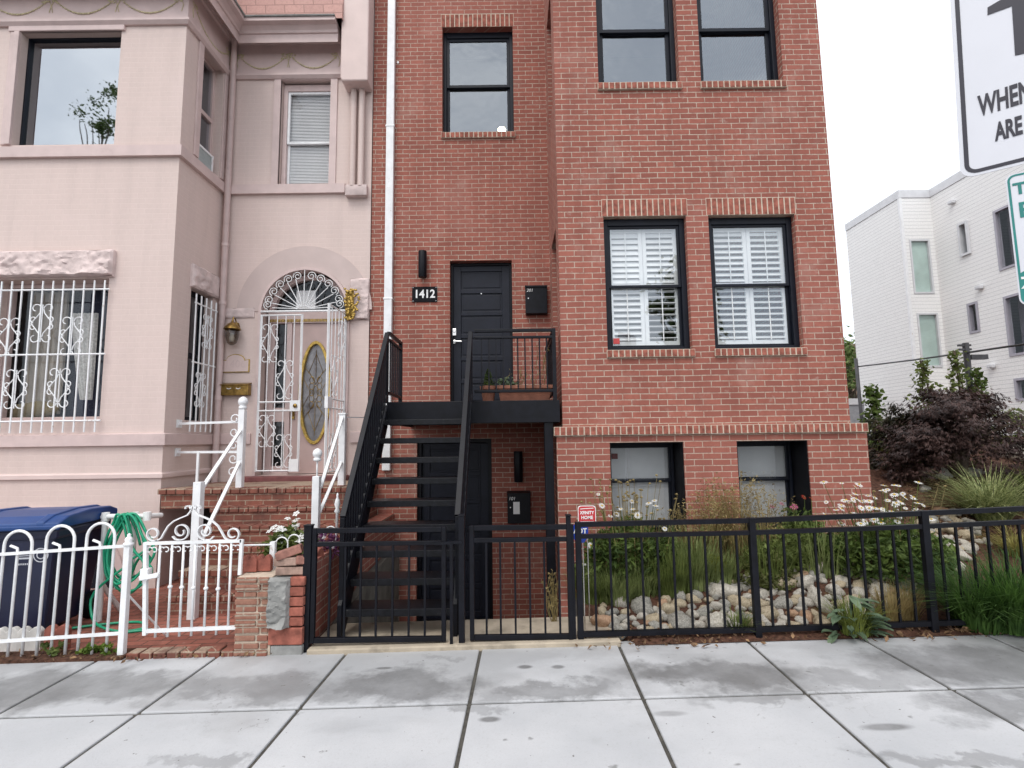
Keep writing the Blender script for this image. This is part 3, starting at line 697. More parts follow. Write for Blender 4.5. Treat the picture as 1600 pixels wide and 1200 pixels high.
def stringer(x, w=.035):
    pts = [(YL, ZL-.02), (YL, ZL-.27), (ty(NT)+.04, tz(NT)-.22), (ty(NT)-.05, tz(NT)-.22), (ty(NT)-.05, tz(NT)+.05)]
    m = MB(); m.prism(pts, x, x+w); m.v = [(q[1], q[0], q[2]) for q in m.v]; return m.build('stringer', BLACK, st, bevel=.003)
stringer(sxl-.02); stringer(sxr-.015)
def stair_rail(x):
    m = MB(); hgt = .80; top = (x, YL+.0, ZL+hgt); bot = (x, ty(NT)+.0, tz(NT)+hgt*.93)
    m.bar(top, bot, .05, .035); m.bar((x, YL, ZL+.12), (x, ty(NT), tz(NT)+.10), .035, .03)
    m.box(x-.02, x+.02, bot[1]-.02, bot[1]+.02, tz(NT)-.2, bot[2]); m.box(x-.02, x+.02, YL-.02, YL+.02, ZL, ZL+hgt+.012)
    o = m.build('stair_rail', BLACK, st, bevel=.004); b0 = None
    n = 20; sl = (top[2]-bot[2])/(top[1]-bot[1])
    for k in range(n):
        y = bot[1]+(top[1]-bot[1])*(k+.5)/n; z = bot[2]+sl*(y-bot[1])
        if b0 is None:
            m = MB(); m.box(x-.010, x+.010, y-.013, y+.013, z-.68, z-.015); b0 = m.build('baluster', BLACK, o); bl = b0.location.copy(); ref = (y, z)
        else:
            c = dup(b0, o); c.location = bl+Vector((0, y-ref[0], z-ref[1]))
stair_rail(sxl-.003); stair_rail(sxr+.02)
def level_rail(p, q, n, posts=(1, 1)):
    m = MB(); d = Vector(q)-Vector(p)
    for z, h in ((.82, .035), (.74, .028), (.12, .032)): m.bar((p[0], p[1], ZL+z), (q[0], q[1], ZL+z), .04, h)
    for k, e in ((0, p), (1, q)):
        if posts[k]: m.box(e[0]-.022, e[0]+.022, e[1]-.022, e[1]+.022, ZL, ZL+.84)
    o = m.build('landing_rail', BLACK, st, bevel=.004); b0 = None
    for k in range(n):
        e = Vector((p[0], p[1], 0))+Vector((d[0], d[1], 0))*(k+1)/(n+1)
        if b0 is None:
            m = MB(); m.box(e.x-.008, e.x+.008, e.y-.008, e.y+.008, ZL+.13, ZL+.735); b0 = m.build('baluster', BLACK, o); bl = b0.location.copy(); r_ = e
        else: c = dup(b0, o); c.location = bl+(e-r_)
level_rail((sxr+.06, YL+.02), (xr-.05, YL+.02), 10, (0, 1))
level_rail((sxl+.0, YL+.06), (sxl+.0, YL+.72), 6, (0, 1))
level_rail((xr-.05, YL+.09), (xr-.05, YM-.06), 10, (0, 0))
m = MB(); px_ = X(859, 760, YL+.05); m.box(px_-.05, px_+.05, YL+.03, YL+.13, -1.02, ZL-.23); m.box(px_-.1, px_+.1, YL-.02, YL+.18, -1.02, -1.0); m.build('support_post', BLACK, st, bevel=.004)
# ------------------------------------------------------------------ pink row house
pk = thing('pink_row_house', 'pink painted brick row house with a square bay, stone lintels and an arched doorway', 'house', (-5.0, PM, -.1))
PXJ = XJ-.004; XL = -9.5; PTOP = 10.2
ax0, ax1 = X(402, 600, PM), X(543, 600, PM); acx = (ax0+ax1)/2; ar = (ax1-ax0)/2
zsp = Z(472, 487, PM); zth = Z(460, 742, PM+.1)
wR = rect(437, 124, 523, 292, PM); wR = (wR[0], wR[1], wR[2], wR[3])
zc_ = Z(440, 118, PM)                              # frieze bottom on the recess
m = MB(); hb = (ax0, ax1, zth, zsp+ar)
m.wall(XS, PXJ, -.1, PTOP, [hb+(0,), wR+(.14,)], PM, .14)
n = 28; D = .27
for i in range(n):                                 # arch spandrels and reveal
    a, b = math.pi*i/n, math.pi*(i+1)/n
    p = (acx+ar*math.cos(a), zsp+ar*math.sin(a)); q = (acx+ar*math.cos(b), zsp+ar*math.sin(b))
    m.quad((p[0], PM, p[1]), (q[0], PM, q[1]), (q[0], PM, zsp+ar), (p[0], PM, zsp+ar))
    m.quad((p[0], PM, p[1]), (p[0], PM+D, p[1]), (q[0], PM+D, q[1]), (q[0], PM, q[1]))
m.quad((ax0, PM, zth), (ax0, PM+D, zth), (ax0, PM+D, zsp), (ax0, PM, zsp)); m.quad((ax1, PM, zth), (ax1, PM, zsp), (ax1, PM+D, zsp), (ax1, PM+D, zth))
m.quad((ax0, PM, zth), (ax1, PM, zth), (ax1, PM+D, zth), (ax0, PM+D, zth))
# bay front, side
q1 = rect(26, 50, 184, 226, PB); q2 = rect(-20, 436, 163, 657, PB)
arch = rect(-60, 796, 152, 960, PB)
m.wall(XL, XS, -.15, PTOP, [q1+(.10,), q2+(.2,)], PB, .2)
s1a, s1b = 6.66, 7.16
zs1 = (q1[2], q1[3]+.1); zs2 = (q2[2], q2[3])
m.wall(PB, PM, -.15, PTOP, [(s1a, s1b)+zs1, (s1a, s1b)+zs2], 0, .16, xf=lambda u, d, z: (XS-d, u, z))
m.quad((XL, PB, -.15), (XL, 14, -.15), (XL, 14, PTOP), (XL, PB, PTOP)); m.quad((XL, 14, -.15), (PXJ, 14, -.15), (PXJ, 14, PTOP), (XL, 14, PTOP))
m.build('wall', PINKB, pk, fix=False)
m = MB()
for z in (1.9, 4.75): m.box(XL+.02, PXJ-.02, PM+.75, 13.9, z-.2, z); m.box(XL+.02, XS-.3, PB+.5, PM+.75, z-.2, z)
m.box(XL+.02, PXJ-.02, 9.5, 9.6, -.1, PTOP-.1)
m.build('interior', ROOMGREY, pk)
m = MB(); m.box(XL, PXJ, PM+.02, 14, PTOP, PTOP+.1); m.box(XL, XS, PB+.02, PM+.02, PTOP, PTOP+.1); m.build('roof', DARK, pk)
path = [(XL, PB), (XS, PB), (XS, PM)]
full = path + [(PXJ-.0, PM)]
def band(name, out, z0, z1, pth, mat, slope=.0, root=pk):
    m = MB(); m.sweep(pth, [(-.02, z0), (out, z0), (out, z1-slope), (-.02, z1)]); return m.build(name, mat, root)
zb1, zb0 = Z(140, 229, PB), Z(140, 247, PB)
band('belt_course', .05, zb0, zb1, path+[(X(540, 300, PM), PM)], PINKTRIM, .015)
zw1, zw0 = Z(130, 677, PB), Z(130, 697, PB)
band('water_table', .045, zw0, zw1, path, PINKTRIM, .02)
band('water_table', .03, zw0, zw1, [(XS+.04, PM), (ax0-.06, PM)], PINKTRIM, .01)
band('water_table', .03, zw0, zw1, [(ax1+.06, PM), (PXJ-.0, PM)], PINKTRIM, .01)
zl1, zl0 = Z(130, 738, PB), Z(130, 748, PB)
band('base_course', .03, zl0-.0, zl1, path, PINK, .03)
# cornice, frieze, mouldings follow the plan of bay and recess
zf0, zf1 = zc_, Z(450, 72, PM)
cpath = path + [(X(536, 80, PM), PM)]
m = MB(); m.sweep(cpath, [(-.02, zf0-.07), (.03, zf0-.07), (.06, zf0-.03), (.06, zf0), (-.02, zf0)]); m.build('moulding', PINKTRIM, pk)
m = MB(); m.sweep(cpath, [(-.02, zf0+.002), (.022, zf0+.002), (.022, zf1), (-.02, zf1)]); m.build('frieze', PINKTRIM, pk)
zk0, zk1 = Z(450, 58, PM-.28), Z(450, 28, PM-.36)
m = MB(); m.sweep(cpath, [(-.02, zf1+.002), (.06, zf1+.002), (.08, zf1+.05), (.24, zk0-.05), (.24, zk0+.08), (.26, zk0+.085), (.27, zk0+.12), (.31, zk0+.17), (.38, zk1-.05), (.38, zk1), (-.02, zk1)])
cor = m.build('cornice', PINKTRIM, pk)
m = MB(); m.sweep(cpath, [(.30, zk1+.002), (.40, zk1+.002), (.405, zk1+.02), (.30, zk1+.02)]); m.build('gutter_edge', GREYC, cor)
# mansard of pink shingles over the recess
xm0, xm1 = XS+.40, X(536, 20, PM-.3)
m = MB(); y0, y1, z0, z1 = PM-.34, PM-.02, zk1+.004, zk1+2.4
m.add([(XS-.3, y0, z0), (xm1, y0, z0), (xm1, y1, z1), (XS-.3, y1, z1)], [(0, 1, 2, 3)])
m.add([(xm1, y0, z0), (xm1, PM, z0), (xm1, PM, z1), (xm1, y1, z1)], [(0, 1, 2, 3)])
m.build('shingle_roof', SHINGLE, pk, fix=False)
# gilt garlands on the friezes
def garland(p0, p1, y, xf=None):
    m = MB(); pts = []; nn = 22; L = p1-p0
    for i in range(nn+1):
        t = i/nn; x = p0+L*(.06+.88*t); z = zf0+.285-.19*(1-(2*t-1)**2)
        pts.append((x, y-.003, z))
    m.tube(pts, [.004+.007*(1-abs(2*i/nn-1)) for i in range(nn+1)], 6)
    for i in range(1, nn): m.ball((pts[i][0], y-.008, pts[i][2]-.008), (.011, .008, .008+.005*(i % 2)), 6, 4)
    for s in (0, 1):
        e = pts[-1 if s else 0]; sg = 1 if s else -1
        for k in range(9): m.ball((e[0]+rnd.uniform(-.06, .04)*1-.01*sg, y-.004, e[2]+rnd.uniform(-.04, .05)), (.018, .006, .012), 6, 4)
        m.tube([(e[0]+sg*.02, y-.004, e[2]), (e[0]+sg*.05, y-.004, e[2]-.08), (e[0]+sg*.03, y-.004, e[2]-.17)], .005, 5)
    if xf: m.v = [xf(q) for q in m.v]
    m.build('garland', FRIEZEGOLD, pk)
xa, xb = X(372, 95, PM), X(532, 95, PM)
garland(xa, (xa+xb)/2, PM-.022); garland((xa+xb)/2, xb, PM-.022)
for k in range(5): garland(XS-.04-.86*(k+1), XS-.04-.86*k, PB-.022)
garland(0.06, 1.0, 0, xf=lambda q: (XS+.022-q[1]-.0, PB+q[0], q[2]))
# pier with rounded foot, twin columns and stone at the party wall
p = rect(534, 60, 582, 130, PM-.22); m = MB()
pr = [(p[0], p[2]+.05), (p[0]+.03, p[2]), (PXJ-.0, p[2]), (PXJ, PTOP), (p[0], PTOP)]
m.prism(pr, PM-.28, PM-.003); m.build('pier', PINK, pk, bevel=.02)
for a in (552, 565):
    cx = X(a, 210, PM-.06); zt = p[2]-.0; zb = Z(a, 292, PM-.06)
    m = MB(); m.lathe((cx, PM-.07, zb), [(.045, 0), (.045, zt-zb)], n=14); o = m.build('column', PINKB, pk, smooth=True, angle=40)
def rock_block(x0, x1, z0, z1, y, dep, seed, name='rough_stone', amp=.035, root=pk, xf=None, nx=14, nz=6, mat=PINKSTONE):
    m = MB(); g_ = {}
    for i in range(nx+1):
        for j in range(nz+1):
            x = x0+(x1-x0)*i/nx; z = z0+(z1-z0)*j/nz; e = (i in (0, nx)) or (j in (0, nz))
            t_ = (z-z0)/(z1-z0); nn = noise.fractal(Vector((x*5+seed, z*8, seed)), .9, 2.1, 5); rg = noise.noise(Vector((x*3+seed, z*5, 9)))
            d = -.0 if e else -amp*(.35+.8*abs(nn)+.5*max(0, rg))*(1.15-.5*t_)
            g_[i, j] = len(m.v); m.v.append((x+(0 if e else rnd.uniform(-.003, .003)), y-dep+d, z + (.012*noise.noise(Vector((x*5, seed, 2))) if j in (0, nz) else 0)))
    for i in range(nx):
        for j in range(nz):
            a, b, c, d = g_[i, j], g_[i+1, j], g_[i+1, j+1], g_[i, j+1]
            if (i+j) % 2: m.f += [(a, b, c), (a, c, d)]
            else: m.f += [(a, b, d), (b, c, d)]
            m.m += [0, 0]
    for (p_, q_) in (((x0, z0), (x1, z0)), ((x1, z0), (x1, z1)), ((x1, z1), (x0, z1)), ((x0, z1), (x0, z0))):
        m.quad((p_[0], y-dep, p_[1]), (q_[0], y-dep, q_[1]), (q_[0], y+.02, q_[1]), (p_[0], y+.02, p_[1]))
    if xf: m.v = [xf(q) for q in m.v]
    return m.build(name, mat, root, smooth=True, angle=32)
b = rect(541, 291, 572, 307, PM-.05); rock_block(b[0], b[1]+.02, b[2], b[3], PM, .1, 3, nx=5, nz=3)
b = rect(-20, 394, 181, 434, PB); rock_block(b[0], b[1], b[2], b[3], PB, .05, 9, 'stone_lintel', .055, nx=80, nz=18)
ya, yb = 6.62, 7.24; rock_block(ya, yb, q2[3]-.01, q2[3]+.30, 0, .03, 14, 'stone_lintel', .035, xf=lambda q: (XS-q[1], q[0], q[2]), nx=34, nz=16)
b = rect(556, 436, 580, 500, PM); rock_block(b[0]-.08, PXJ-.002, b[2], b[3], PM, .02, 21, amp=.035, nx=24, nz=28)
b = rect(346, 482, 398, 497, PM); rock_block(b[0], b[1], b[2], b[3], PM, .012, 27, amp=.02, nx=24, nz=8)
# arch band and jamb trim
m = MB(); m.ring((acx, zsp), ar+.33, ar+.015, PM-.012, PM+.005, 0.02, math.pi-.02, 30); m.build('arch_band', PINKARCH, pk)
m = MB(); m.ring((acx, zsp), ar+.012, ar-.028, PM-.03, PM+.05, 0, math.pi, 32); m.box(ax0-.012, ax0+.028, PM-.03, PM+.05, zth, zsp); m.box(ax1-.028, ax1+.012, PM-.03, PM+.05, zth, zsp); m.build('arch_trim', PINKTRIM, pk)
# windows of the pink house
def sashless(w, y, rec, t, mat, name='window', glass=GLASS2):
    x0, x1, z0, z1 = w; mb = MB(); frame_bars(mb, x0+.001, x1-.001, z0+.001, z1-.001, y+rec, y+rec+.07, t); o = mb.build(name, mat, pk, bevel=.004)
    g_ = MB(); sheet(g_, x0+t-.01, x1-t+.01, y+rec+.033, z0+t-.01, z1-t+.01); g_.build('pane', glass, o, fix=False); return o
BIGGLASS = glassmat('mirror_like_glass', 4.6, (.6, .64, .66), .012, 1.2)
sashless(q1, PB, .10, .022, FRAME, glass=BIGGLASS)
m = MB(); m.box(q1[0]-.15, q1[1]+.05, PB-.03, PB+.02, q1[3]+.0, q1[3]+.15); m.box(q1[0]-.13, q1[0]-.002, PB-.02, PB+.02, q1[2], q1[3]); m.box(q1[0]-.07, q1[0]-.001, PB-.035, PB-.02, q1[2], q1[3]-.001); m.build('lintel_board', PINKTRIM, pk, bevel=.01)
o = sashless(q2, PB, .2, .05, PINKTRIM, glass=CLEAR)
m = MB(); m.box(q2[0], q2[1], PB+.5, PB+.505, q2[2], q2[3]); m.build('backing', pm('dark_blue_drape', (.014, .017, .04), rough=.9, var=.2, vs=3), o)
CUR = pm('beige_curtain', (.30, .27, .23), rough=.9, var=.15, vs=5)
def curtain(x0, x1, y, z0, z1, amp=.025, wl=.11, taper=0.0, mat=None, root=None, sgn=1):
    m = MB(); nx, nz = 46, 14; 
    for j in range(nz+1):
        t = j/nz
        for i in range(nx+1):
            s = i/nx; x = x0+(x1-x0)*s
            if taper: k = (1-t)**1.5*taper; x = x+(x1-x0)*k*(-(s) if sgn > 0 else (1-s))
            m.v.append((x, y+amp*math.sin(2*math.pi*(x0+(x1-x0)*s)/wl+1.1*math.sin(3*t)), z0+(z1-z0)*t))
    for j in range(nz):
        for i in range(nx):
            a = j*(nx+1)+i; m.f.append((a, a+1, a+nx+2, a+nx+1)); m.m.append(0)
    return m.build('curtain', mat or CUR, root, smooth=True, fix=False)
curtain(q2[0]+.15, q2[0]+.62, PB+.40, q2[2]+.1, q2[3]-.05, root=o)
curtain(X(62, 540, PB+.4), X(104, 540, PB+.4), PB+.38, q2[2]+.1, q2[3]-.05, root=o)
LACE = pm('white_lace_curtain', (.55, .55, .53), rough=.9, var=.2, vs=40)
curtain(X(112, 560, PB+.35), X(150, 560, PB+.35), PB+.33, Z(130, 625, PB+.35), Z(130, 490, PB+.35), taper=.55, mat=LACE, root=o, sgn=-1, wl=.07, amp=.015)
m = MB(); m.ball((X(60, 640, PB+.35), PB+.36, Z(60, 640, PB+.35)), (.26, .05, .11), 12, 8); m.ball((X(30, 645, PB+.35), PB+.37, Z(30, 645, PB+.35)), (.2, .05, .12), 12, 8); m.build('cushion', pm('olive_cushion', (.16, .13, .07), rough=.9), o, smooth=True)
# recess sash window with white blind
x0, x1, z0, z1 = wR
m = MB(); frame_bars(m, x0-.10, x1+.03, z0, z1+.02, PM-.02, PM+.03, .10, .001, .03); m.build('window_casing', PINKTRIM, pk, bevel=.006)
o = window(pk, (x0+.005, x1-.005, z0+.002, z1-.03), PM, .08, PINKTRIM, t=.06, sash=.035, rail=.47, tt=.10, tb=.02, smat=WHITE, glass=CLEAR)
BLIND = pm('white_blind', (.9, .905, .91), rough=.6, var=.02)
m = MB(); zz = z0+.06
while zz < z1-.14: m.bar((x0+.07, PM+.168, zz), (x1-.07, PM+.168, zz), .03, .002, (0, -.8, .6)); zz += .0235
m.build('blind', BLIND, o)
# two narrow windows in the side of the bay
for (a, b), (c, d), hi in (((s1a, s1b), zs1, 1), ((s1a, s1b), zs2, 0)):
    xf = Matrix(((0, -1, 0, XS), (1, 0, 0, 0), (0, 0, 1, 0), (0, 0, 0, 1)))
    mb = MB(); frame_bars(mb, a+.001, b-.001, c+.001, d-.001, .12, .18, .05); zm = (c+d)/2; mb.box(a+.05, b-.05, .11, .17, zm-.03, zm+.03); mb.xf(xf); o = mb.build('window', PINKTRIM if hi else FRAME, pk)
    mb = MB(); sheet(mb, a+.04, b-.04, .147, c+.04, d-.04); mb.xf(xf); mb.build('pane', GLASS2, o, fix=False)
    if hi:
        mb = MB(); frame_bars(mb, a+.02, b-.1, c-.02, c+.26, .03, .06, .03); mb.xf(xf); sc_ = mb.build('vent_screen', WHITE, o)
        mb = MB(); mb.box(a+.05, b-.13, .04, .05, c, c+.23); mb.xf(xf); mb.build('mesh', pm('grey_screen', (.32, .36, .36), rough=.6), sc_)
# small casement boards beside the upper side window
m = MB(); m.box(XS+.0, XS+.025, s1a-.12, s1a-.02, zs1[0], zs1[1]+.05); m.box(XS, XS+.025, s1b+.01, s1b+.09, zs1[0], zs1[1]+.05); m.box(XS, XS+.03, s1a-.14, s1b+.1, zs1[1]+.05, zs1[1]+.14); m.build('window_casing', PINKTRIM, pk, bevel=.005)
# basement arch in the bay front
m = MB(); cx = X(58, 880, PB); m.ring((cx, Z(58, 920, PB)), (1.05, .93), (.93, .80), PB-.025, PB+.0, 0.0, math.pi, 24); m.build('basement_arch', PINKTRIM, pk)
m = MB(); pts = [(cx+.93*math.cos(math.pi*i/20), Z(58, 920, PB)+.80*math.sin(math.pi*i/20)) for i in range(21)]; m.prism(pts, PB-.012, PB-.002); m.build('basement_window', FRAME, pk)
# downspout in the corner
xd = XS+.085; yd_ = PM-.08
m = MB(); m.tube([(xd, yd_, .2), (xd, yd_, zf1+.02), (xd+.03, yd_-.06, zf1+.1)], .042, 10)
for z in (2.2, 3.55, 4.4): m.tube([(xd, yd_, z), (xd, yd_, z+.05)], .05, 10)
m.build('downspout', PINKTRIM, pk, smooth=True, angle=50)
# ---- arched doorway: transom, sidelight, door with oval glass
yd = PM+.22
m = MB()
zt0, zt1 = Z(470, 499, yd), Z(470, 489, yd)
m.box(ax0+.03, ax1-.03, yd-.03, yd+.05, zt0-.06, zt1+.02); xs0 = X(449, 600, yd); m.box(ax0+.02, ax0+.13, yd-.01, yd+.05, zth, zt0-.06); m.box(xs0-.02, xs0+.05, yd-.02, yd+.05, zth, zt0-.06)
m.box(ax1-.10, ax1-.02, yd-.01, yd+.05, zth, zt0-.06); m.box(ax0+.13, xs0-.02, yd, yd+.05, zth, zth+.12); m.box(ax0+.13, xs0-.02, yd, yd+.05, zth+.75, zth+.95)
m.ring((acx, zsp), ar-.03, ar-.10, yd-.02, yd+.05, .03, math.pi-.03, 24)
df = m.build('door_frame', PINKTRIM, pk)
m = MB(); k = ax0+.04
while k < ax1-.05: m.box(k, k+.012, yd-.042, yd-.028, zt0-.045, zt0-.005); k += .022
m.build('gilt_strip', GOLD, df)
m = MB(); pts = [(acx+(ar-.09)*math.cos(math.pi*i/24), zsp+(ar-.09)*math.sin(math.pi*i/24)) for i in range(25)]; m.add([(x_, yd+.012, z_) for x_, z_ in pts], [tuple(range(len(pts)))]); m.build('transom_pane', CLEAR, df, fix=False)
m = MB(); sheet(m, ax0+.12, xs0-.01, yd+.022, zth+.1, zt0-.05); m.build('sidelight_pane', CLEAR, df, fix=False)
m = MB(); b = rect(463, 454, 493, 483, yd+.05); m.box(b[0], b[1], yd+.05, yd+.055, b[2], b[3]); m.build('paper_sheet', WHITEP, df)
m = MB(); d0, d1 = xs0+.052, ax1-.102; zd1 = zt0-.065
ox, oz = X(492.5, 613, yd), Z(492.5, 613, yd); oa, ob = 22.5/112, 80/112
n = 40; el = lambda a, b: [(ox+a*math.cos(2*math.pi*i/n), oz+b*math.sin(2*math.pi*i/n)) for i in range(n)]
E = el(oa, ob)
# leaf as four corner fields around the oval opening
for (i0, i1, cx_, cz_) in ((0, 10, d1, zd1), (10, 20, d0, zd1), (20, 30, d0, zth+.01), (30, 40, d1, zth+.01)):
    for i in range(i0, i1):
        pa, pb = E[i], E[(i+1) % n]; m.add([(pa[0], yd, pa[1]), (pb[0], yd, pb[1]), (cx_, yd, cz_)], [(0, 1, 2)])
for (pa, ca, cb) in ((E[0], (d1, zth+.01), (d1, zd1)), (E[10], (d1, zd1), (d0, zd1)), (E[20], (d0, zd1), (d0, zth+.01)), (E[30], (d0, zth+.01), (d1, zth+.01))):
    m.add([(pa[0], yd, pa[1]), (ca[0], yd, ca[1]), (cb[0], yd, cb[1])], [(0, 1, 2)])
dr = m.build('door', pm('rose_door_paint', (.50, .37, .345), rough=.4, var=.04), pk, fix=False)
m = MB(); m.ring((ox, oz), (oa+.035, ob+.035), (oa-.012, ob-.012), yd-.03, yd+.02, 0, 2*math.pi, 48); m.build('oval_frame', GOLD, dr, bevel=.006)
m = MB(); m.prism(el(oa, ob), yd+.015, yd+.02); m.build('oval_pane', pm('textured_grey_glass', (.16, .155, .165), rough=.18, var=.35, vs=7, bump=.12, bs=40, spec=.9), dr)
m = MB()                                            # leaded pattern of the oval
yl = yd+.008
def came(pts): m.tube([(ox+p_[0], yl, oz+p_[1]) for p_ in pts], .003, 5)
for s in (-1, 1):
    came([(s*.0, .56), (s*.10, .30), (0, .12)]); came([(0, -.56), (s*.10, -.30), (0, -.12)])
    came([(s*.19, .22), (s*.06, -.02)]); came([(s*.19, -.22), (s*.06, .02)]); came([(s*.17, .38), (s*.02, .18)]); came([(s*.17, -.38), (s*.02, -.18)])
    for k in (-.18, -.09, 0, .09, .18): came([(s*.055+.035*math.cos(a), k+.05*math.sin(a)) for a in [2*math.pi*i/10 for i in range(11)]])
came([(0, .62), (0, .2)]); came([(0, -.62), (0, -.2)]); came([(.04*math.cos(2*math.pi*i/14), .10*math.sin(2*math.pi*i/14)) for i in range(15)])
m.build('leading', BRASS, dr)
m = MB(); hx = d0+.05; hz = Z(450, 640, yd); m.box(hx-.02, hx+.02, yd-.02, yd, hz-.14, hz+.1); m.tube([(hx, yd-.015, hz-.1), (hx, yd-.06, hz-.06), (hx, yd-.06, hz+.02), (hx, yd-.015, hz+.05)], .01, 8); m.build('handle', BRASS, dr)
m = MB(); m.box(ax0-.12, ax1+.05, PM-.16, PM+D, zth-.075, zth-.003); m.build('threshold', pm('oxblood_painted_step', (.16, .05, .05), rough=.6, var=.2, vs=8), pk, bevel=.01)
# ------------------------------------------------------------------ white security door
WI = WHITE
sd_ = thing('security_door', 'white wrought iron security door with a fan grille, its right leaf swung open', 'security door', (acx, PM, zth))
yg = PM-.035
def scroll_motif(m, cx, cz, w_, h_, P, r=.006):
    for s in (-1, 1):
        a = [(cx+s*w_*.05, h_*.34+cz), (cx+s*w_*.10, cz+h_*.24), (cx+s*w_*.36, cz+h_*.05), (cx+s*w_*.42, cz), (cx+s*w_*.36, cz-h_*.05), (cx+s*w_*.10, cz-h_*.24), (cx+s*w_*.05, cz-h_*.34)]
        m.tube([P(*q) for q in a], r, 5)
        for t in (-1, 1):
            c = (cx+s*w_*.26, cz+t*h_*.36)
            m.tube([P(c[0]+s*rr*math.cos(aa), c[1]+t*rr*math.sin(aa)) for rr, aa in [(w_*.21*(1-.55*i/14), math.pi+4.6*-i/14) for i in range(15)]], r, 5)
            c = (cx+s*w_*.34, cz+t*h_*.10)
            m.tube([P(c[0]+s*rr*math.cos(aa), c[1]+t*rr*math.sin(aa)) for rr, aa in [(w_*.14*(1-.5*i/12), -1.6+4.4*i/12) for i in range(13)]], r, 5)
    m.tube([P(cx, cz-h_*.46), P(cx, cz+h_*.46)], r, 5)
# fan
m = MB(); R_ = ar-.03
m.tube([(acx-R_, yg, zsp), (acx+R_, yg, zsp)], .014, 6); 
for i in range(13):
    a = math.pi*(i+.0)/12; a = max(.12, min(math.pi-.12, a)); rr = R_*(.80 if i % 6 else .99)
    if i == 6: rr = R_*.99
    elif i in (0, 12): rr = R_*.74
    m.tube([(acx+.08*math.cos(a), yg, zsp+.03+.08*math.sin(a)*.5), (acx+rr*math.cos(a), yg, zsp+rr*math.sin(a))], .0065, 5)
    if i != 6:
        s = 1 if i < 6 else -1; cr = R_*.86; c = (acx+cr*math.cos(a+s*.07), zsp+cr*math.sin(a+s*.07))
        m.tube([(c[0]+q*math.cos(b_), yg, c[1]+q*math.sin(b_)) for q, b_ in [(.066*(1-.75*k/20), a+s*(-1.7+k/20*9.5)) for k in range(21)]], .006, 5)
m.build('fan_grille', WI, sd_)
zg1, zg0 = Z(472, 489, yg), Z(440, 737, yg)
def gate_leaf(width, x_of, name):
    m = MB(); P = lambda u, z: x_of(u, z)
    def vb(u, t, z0, z1): m.tube([P(u, z0), P(u, z1)], t, 4)
    vb(.012, .018, zg0, zg1-.02); vb(width-.012, .018, zg0, zg1-.02)
    for z in (zg0+.012, zg1-.03, zg0+.96, zg0+.84): m.tube([P(0.0, z), P(width, z)], .012, 4)
    for k in range(1, 5): vb(width*k/5, .0075, zg0, zg1-.03)
    for (u, z, h_) in ((.24, zg1-.43, .62), (.62, zg1-.95, .62), (.24, zg0+.56, .48), (.64, zg0+.28, .5)): scroll_motif(m, u*width, z, .26, h_, P)
    o = m.build(name, WI, sd_)
    m = MB(); a = P(width-.07, zg0+.90); 
    b = [P(width-.14, zg0+.83), P(width+.005, zg0+.83), P(width+.005, zg0+.98), P(width-.14, zg0+.98)]; nrm = (Vector(b[1])-Vector(b[0])).cross(Vector(b[3])-Vector(b[0])).normalized()*.022
    m.add([tuple(Vector(q)+nrm) for q in b]+[tuple(Vector(q)-nrm) for q in b], [(0, 1, 2, 3), (7, 6, 5, 4), (0, 4, 5, 1), (1, 5, 6, 2), (2, 6, 7, 3), (3, 7, 4, 0)]); m.build('lock_box', WI, o)
    return o
xl0 = X(403, 610, yg); wl_ = X(470, 610, yg)-xl0
o = gate_leaf(wl_, lambda u, z: (xl0+u, yg, z), 'left_leaf'); o.name = 'door_leaf'
m = MB(); m.lathe((xl0+wl_-.06, yg-.05, zg0+.905), [(.022, 0), (.03, .012), (.02, .03)], ax='y', n=12); m.build('knob', BRASS, o, smooth=True)
m = MB(); m.box(xl0+wl_-.13, xl0+wl_, yg-.02, yg+.02, zg0+.0, zg0+.17); m.build('kick_plate', WI, o)
xr0 = X(538, 610, yg)
gate_leaf(.60, lambda u, z: (xr0-u*.06-.0, yg-u*.995, z), 'door_leaf')
# ------------------------------------------------------------------ fittings on the pink wall
b = rect(352, 497, 377, 540, PM-.1); cx = (b[0]+b[1])/2
t = thing('wall_lantern', 'brass wall lantern with a clear glass jar beside the arched doorway', 'wall lamp', (cx, PM, b[2]))
m = MB(); zt = b[3]; m.lathe((cx, PM-.02, zt-.10), [(.03, -.05), (.045, 0), (.03, .05)], ax='z', n=12); m.tube([(cx, PM-.01, zt-.1), (cx, PM-.06, zt+.0), (cx, PM-.11, zt+.005), (cx, PM-.13, zt-.05)], .009, 7)
m.lathe((cx, PM-.13, zt-.17), [(.115, 0), (.10, .03), (.05, .085), (.02, .10), (.012, .13)], n=16); lan = m.build('bracket', BRASS, t, smooth=True, angle=50)
m = MB(); m.lathe((cx, PM-.13, b[2]), [(.02, 0), (.06, .03), (.088, .12), (.098, zt-.17-b[2])], n=16); m.build('lamp_glass', glassmat('ribbed_lamp_glass', 1.6, (.62, .58, .52), .06, 30), t, smooth=True)
m = MB(); m.lathe((cx, PM-.13, b[2]+.05), [(.03, 0), (.035, .05), (.02, .12)], n=12); m.build('bulb', WHITEP, t, smooth=True)
b = rect(346, 556, 390, 582, PM-.01)
t = thing('address_plaque', 'pink plaque with gilt arched border and faint numerals 1406, under the wall lantern', 'plaque', ((b[0]+b[1])/2, PM, b[2]))
def plq(g_): return [(b[0]+g_, b[2]+g_), (b[1]-g_, b[2]+g_), (b[1]-g_, b[3]-.05-g_)] + [((b[0]+b[1])/2+.13*math.cos(a)*(1-g_*2), b[3]-.06-g_+.085*math.sin(a)) for a in [math.pi*i/10 for i in range(11)]] + [(b[0]+g_, b[3]-.05-g_)]
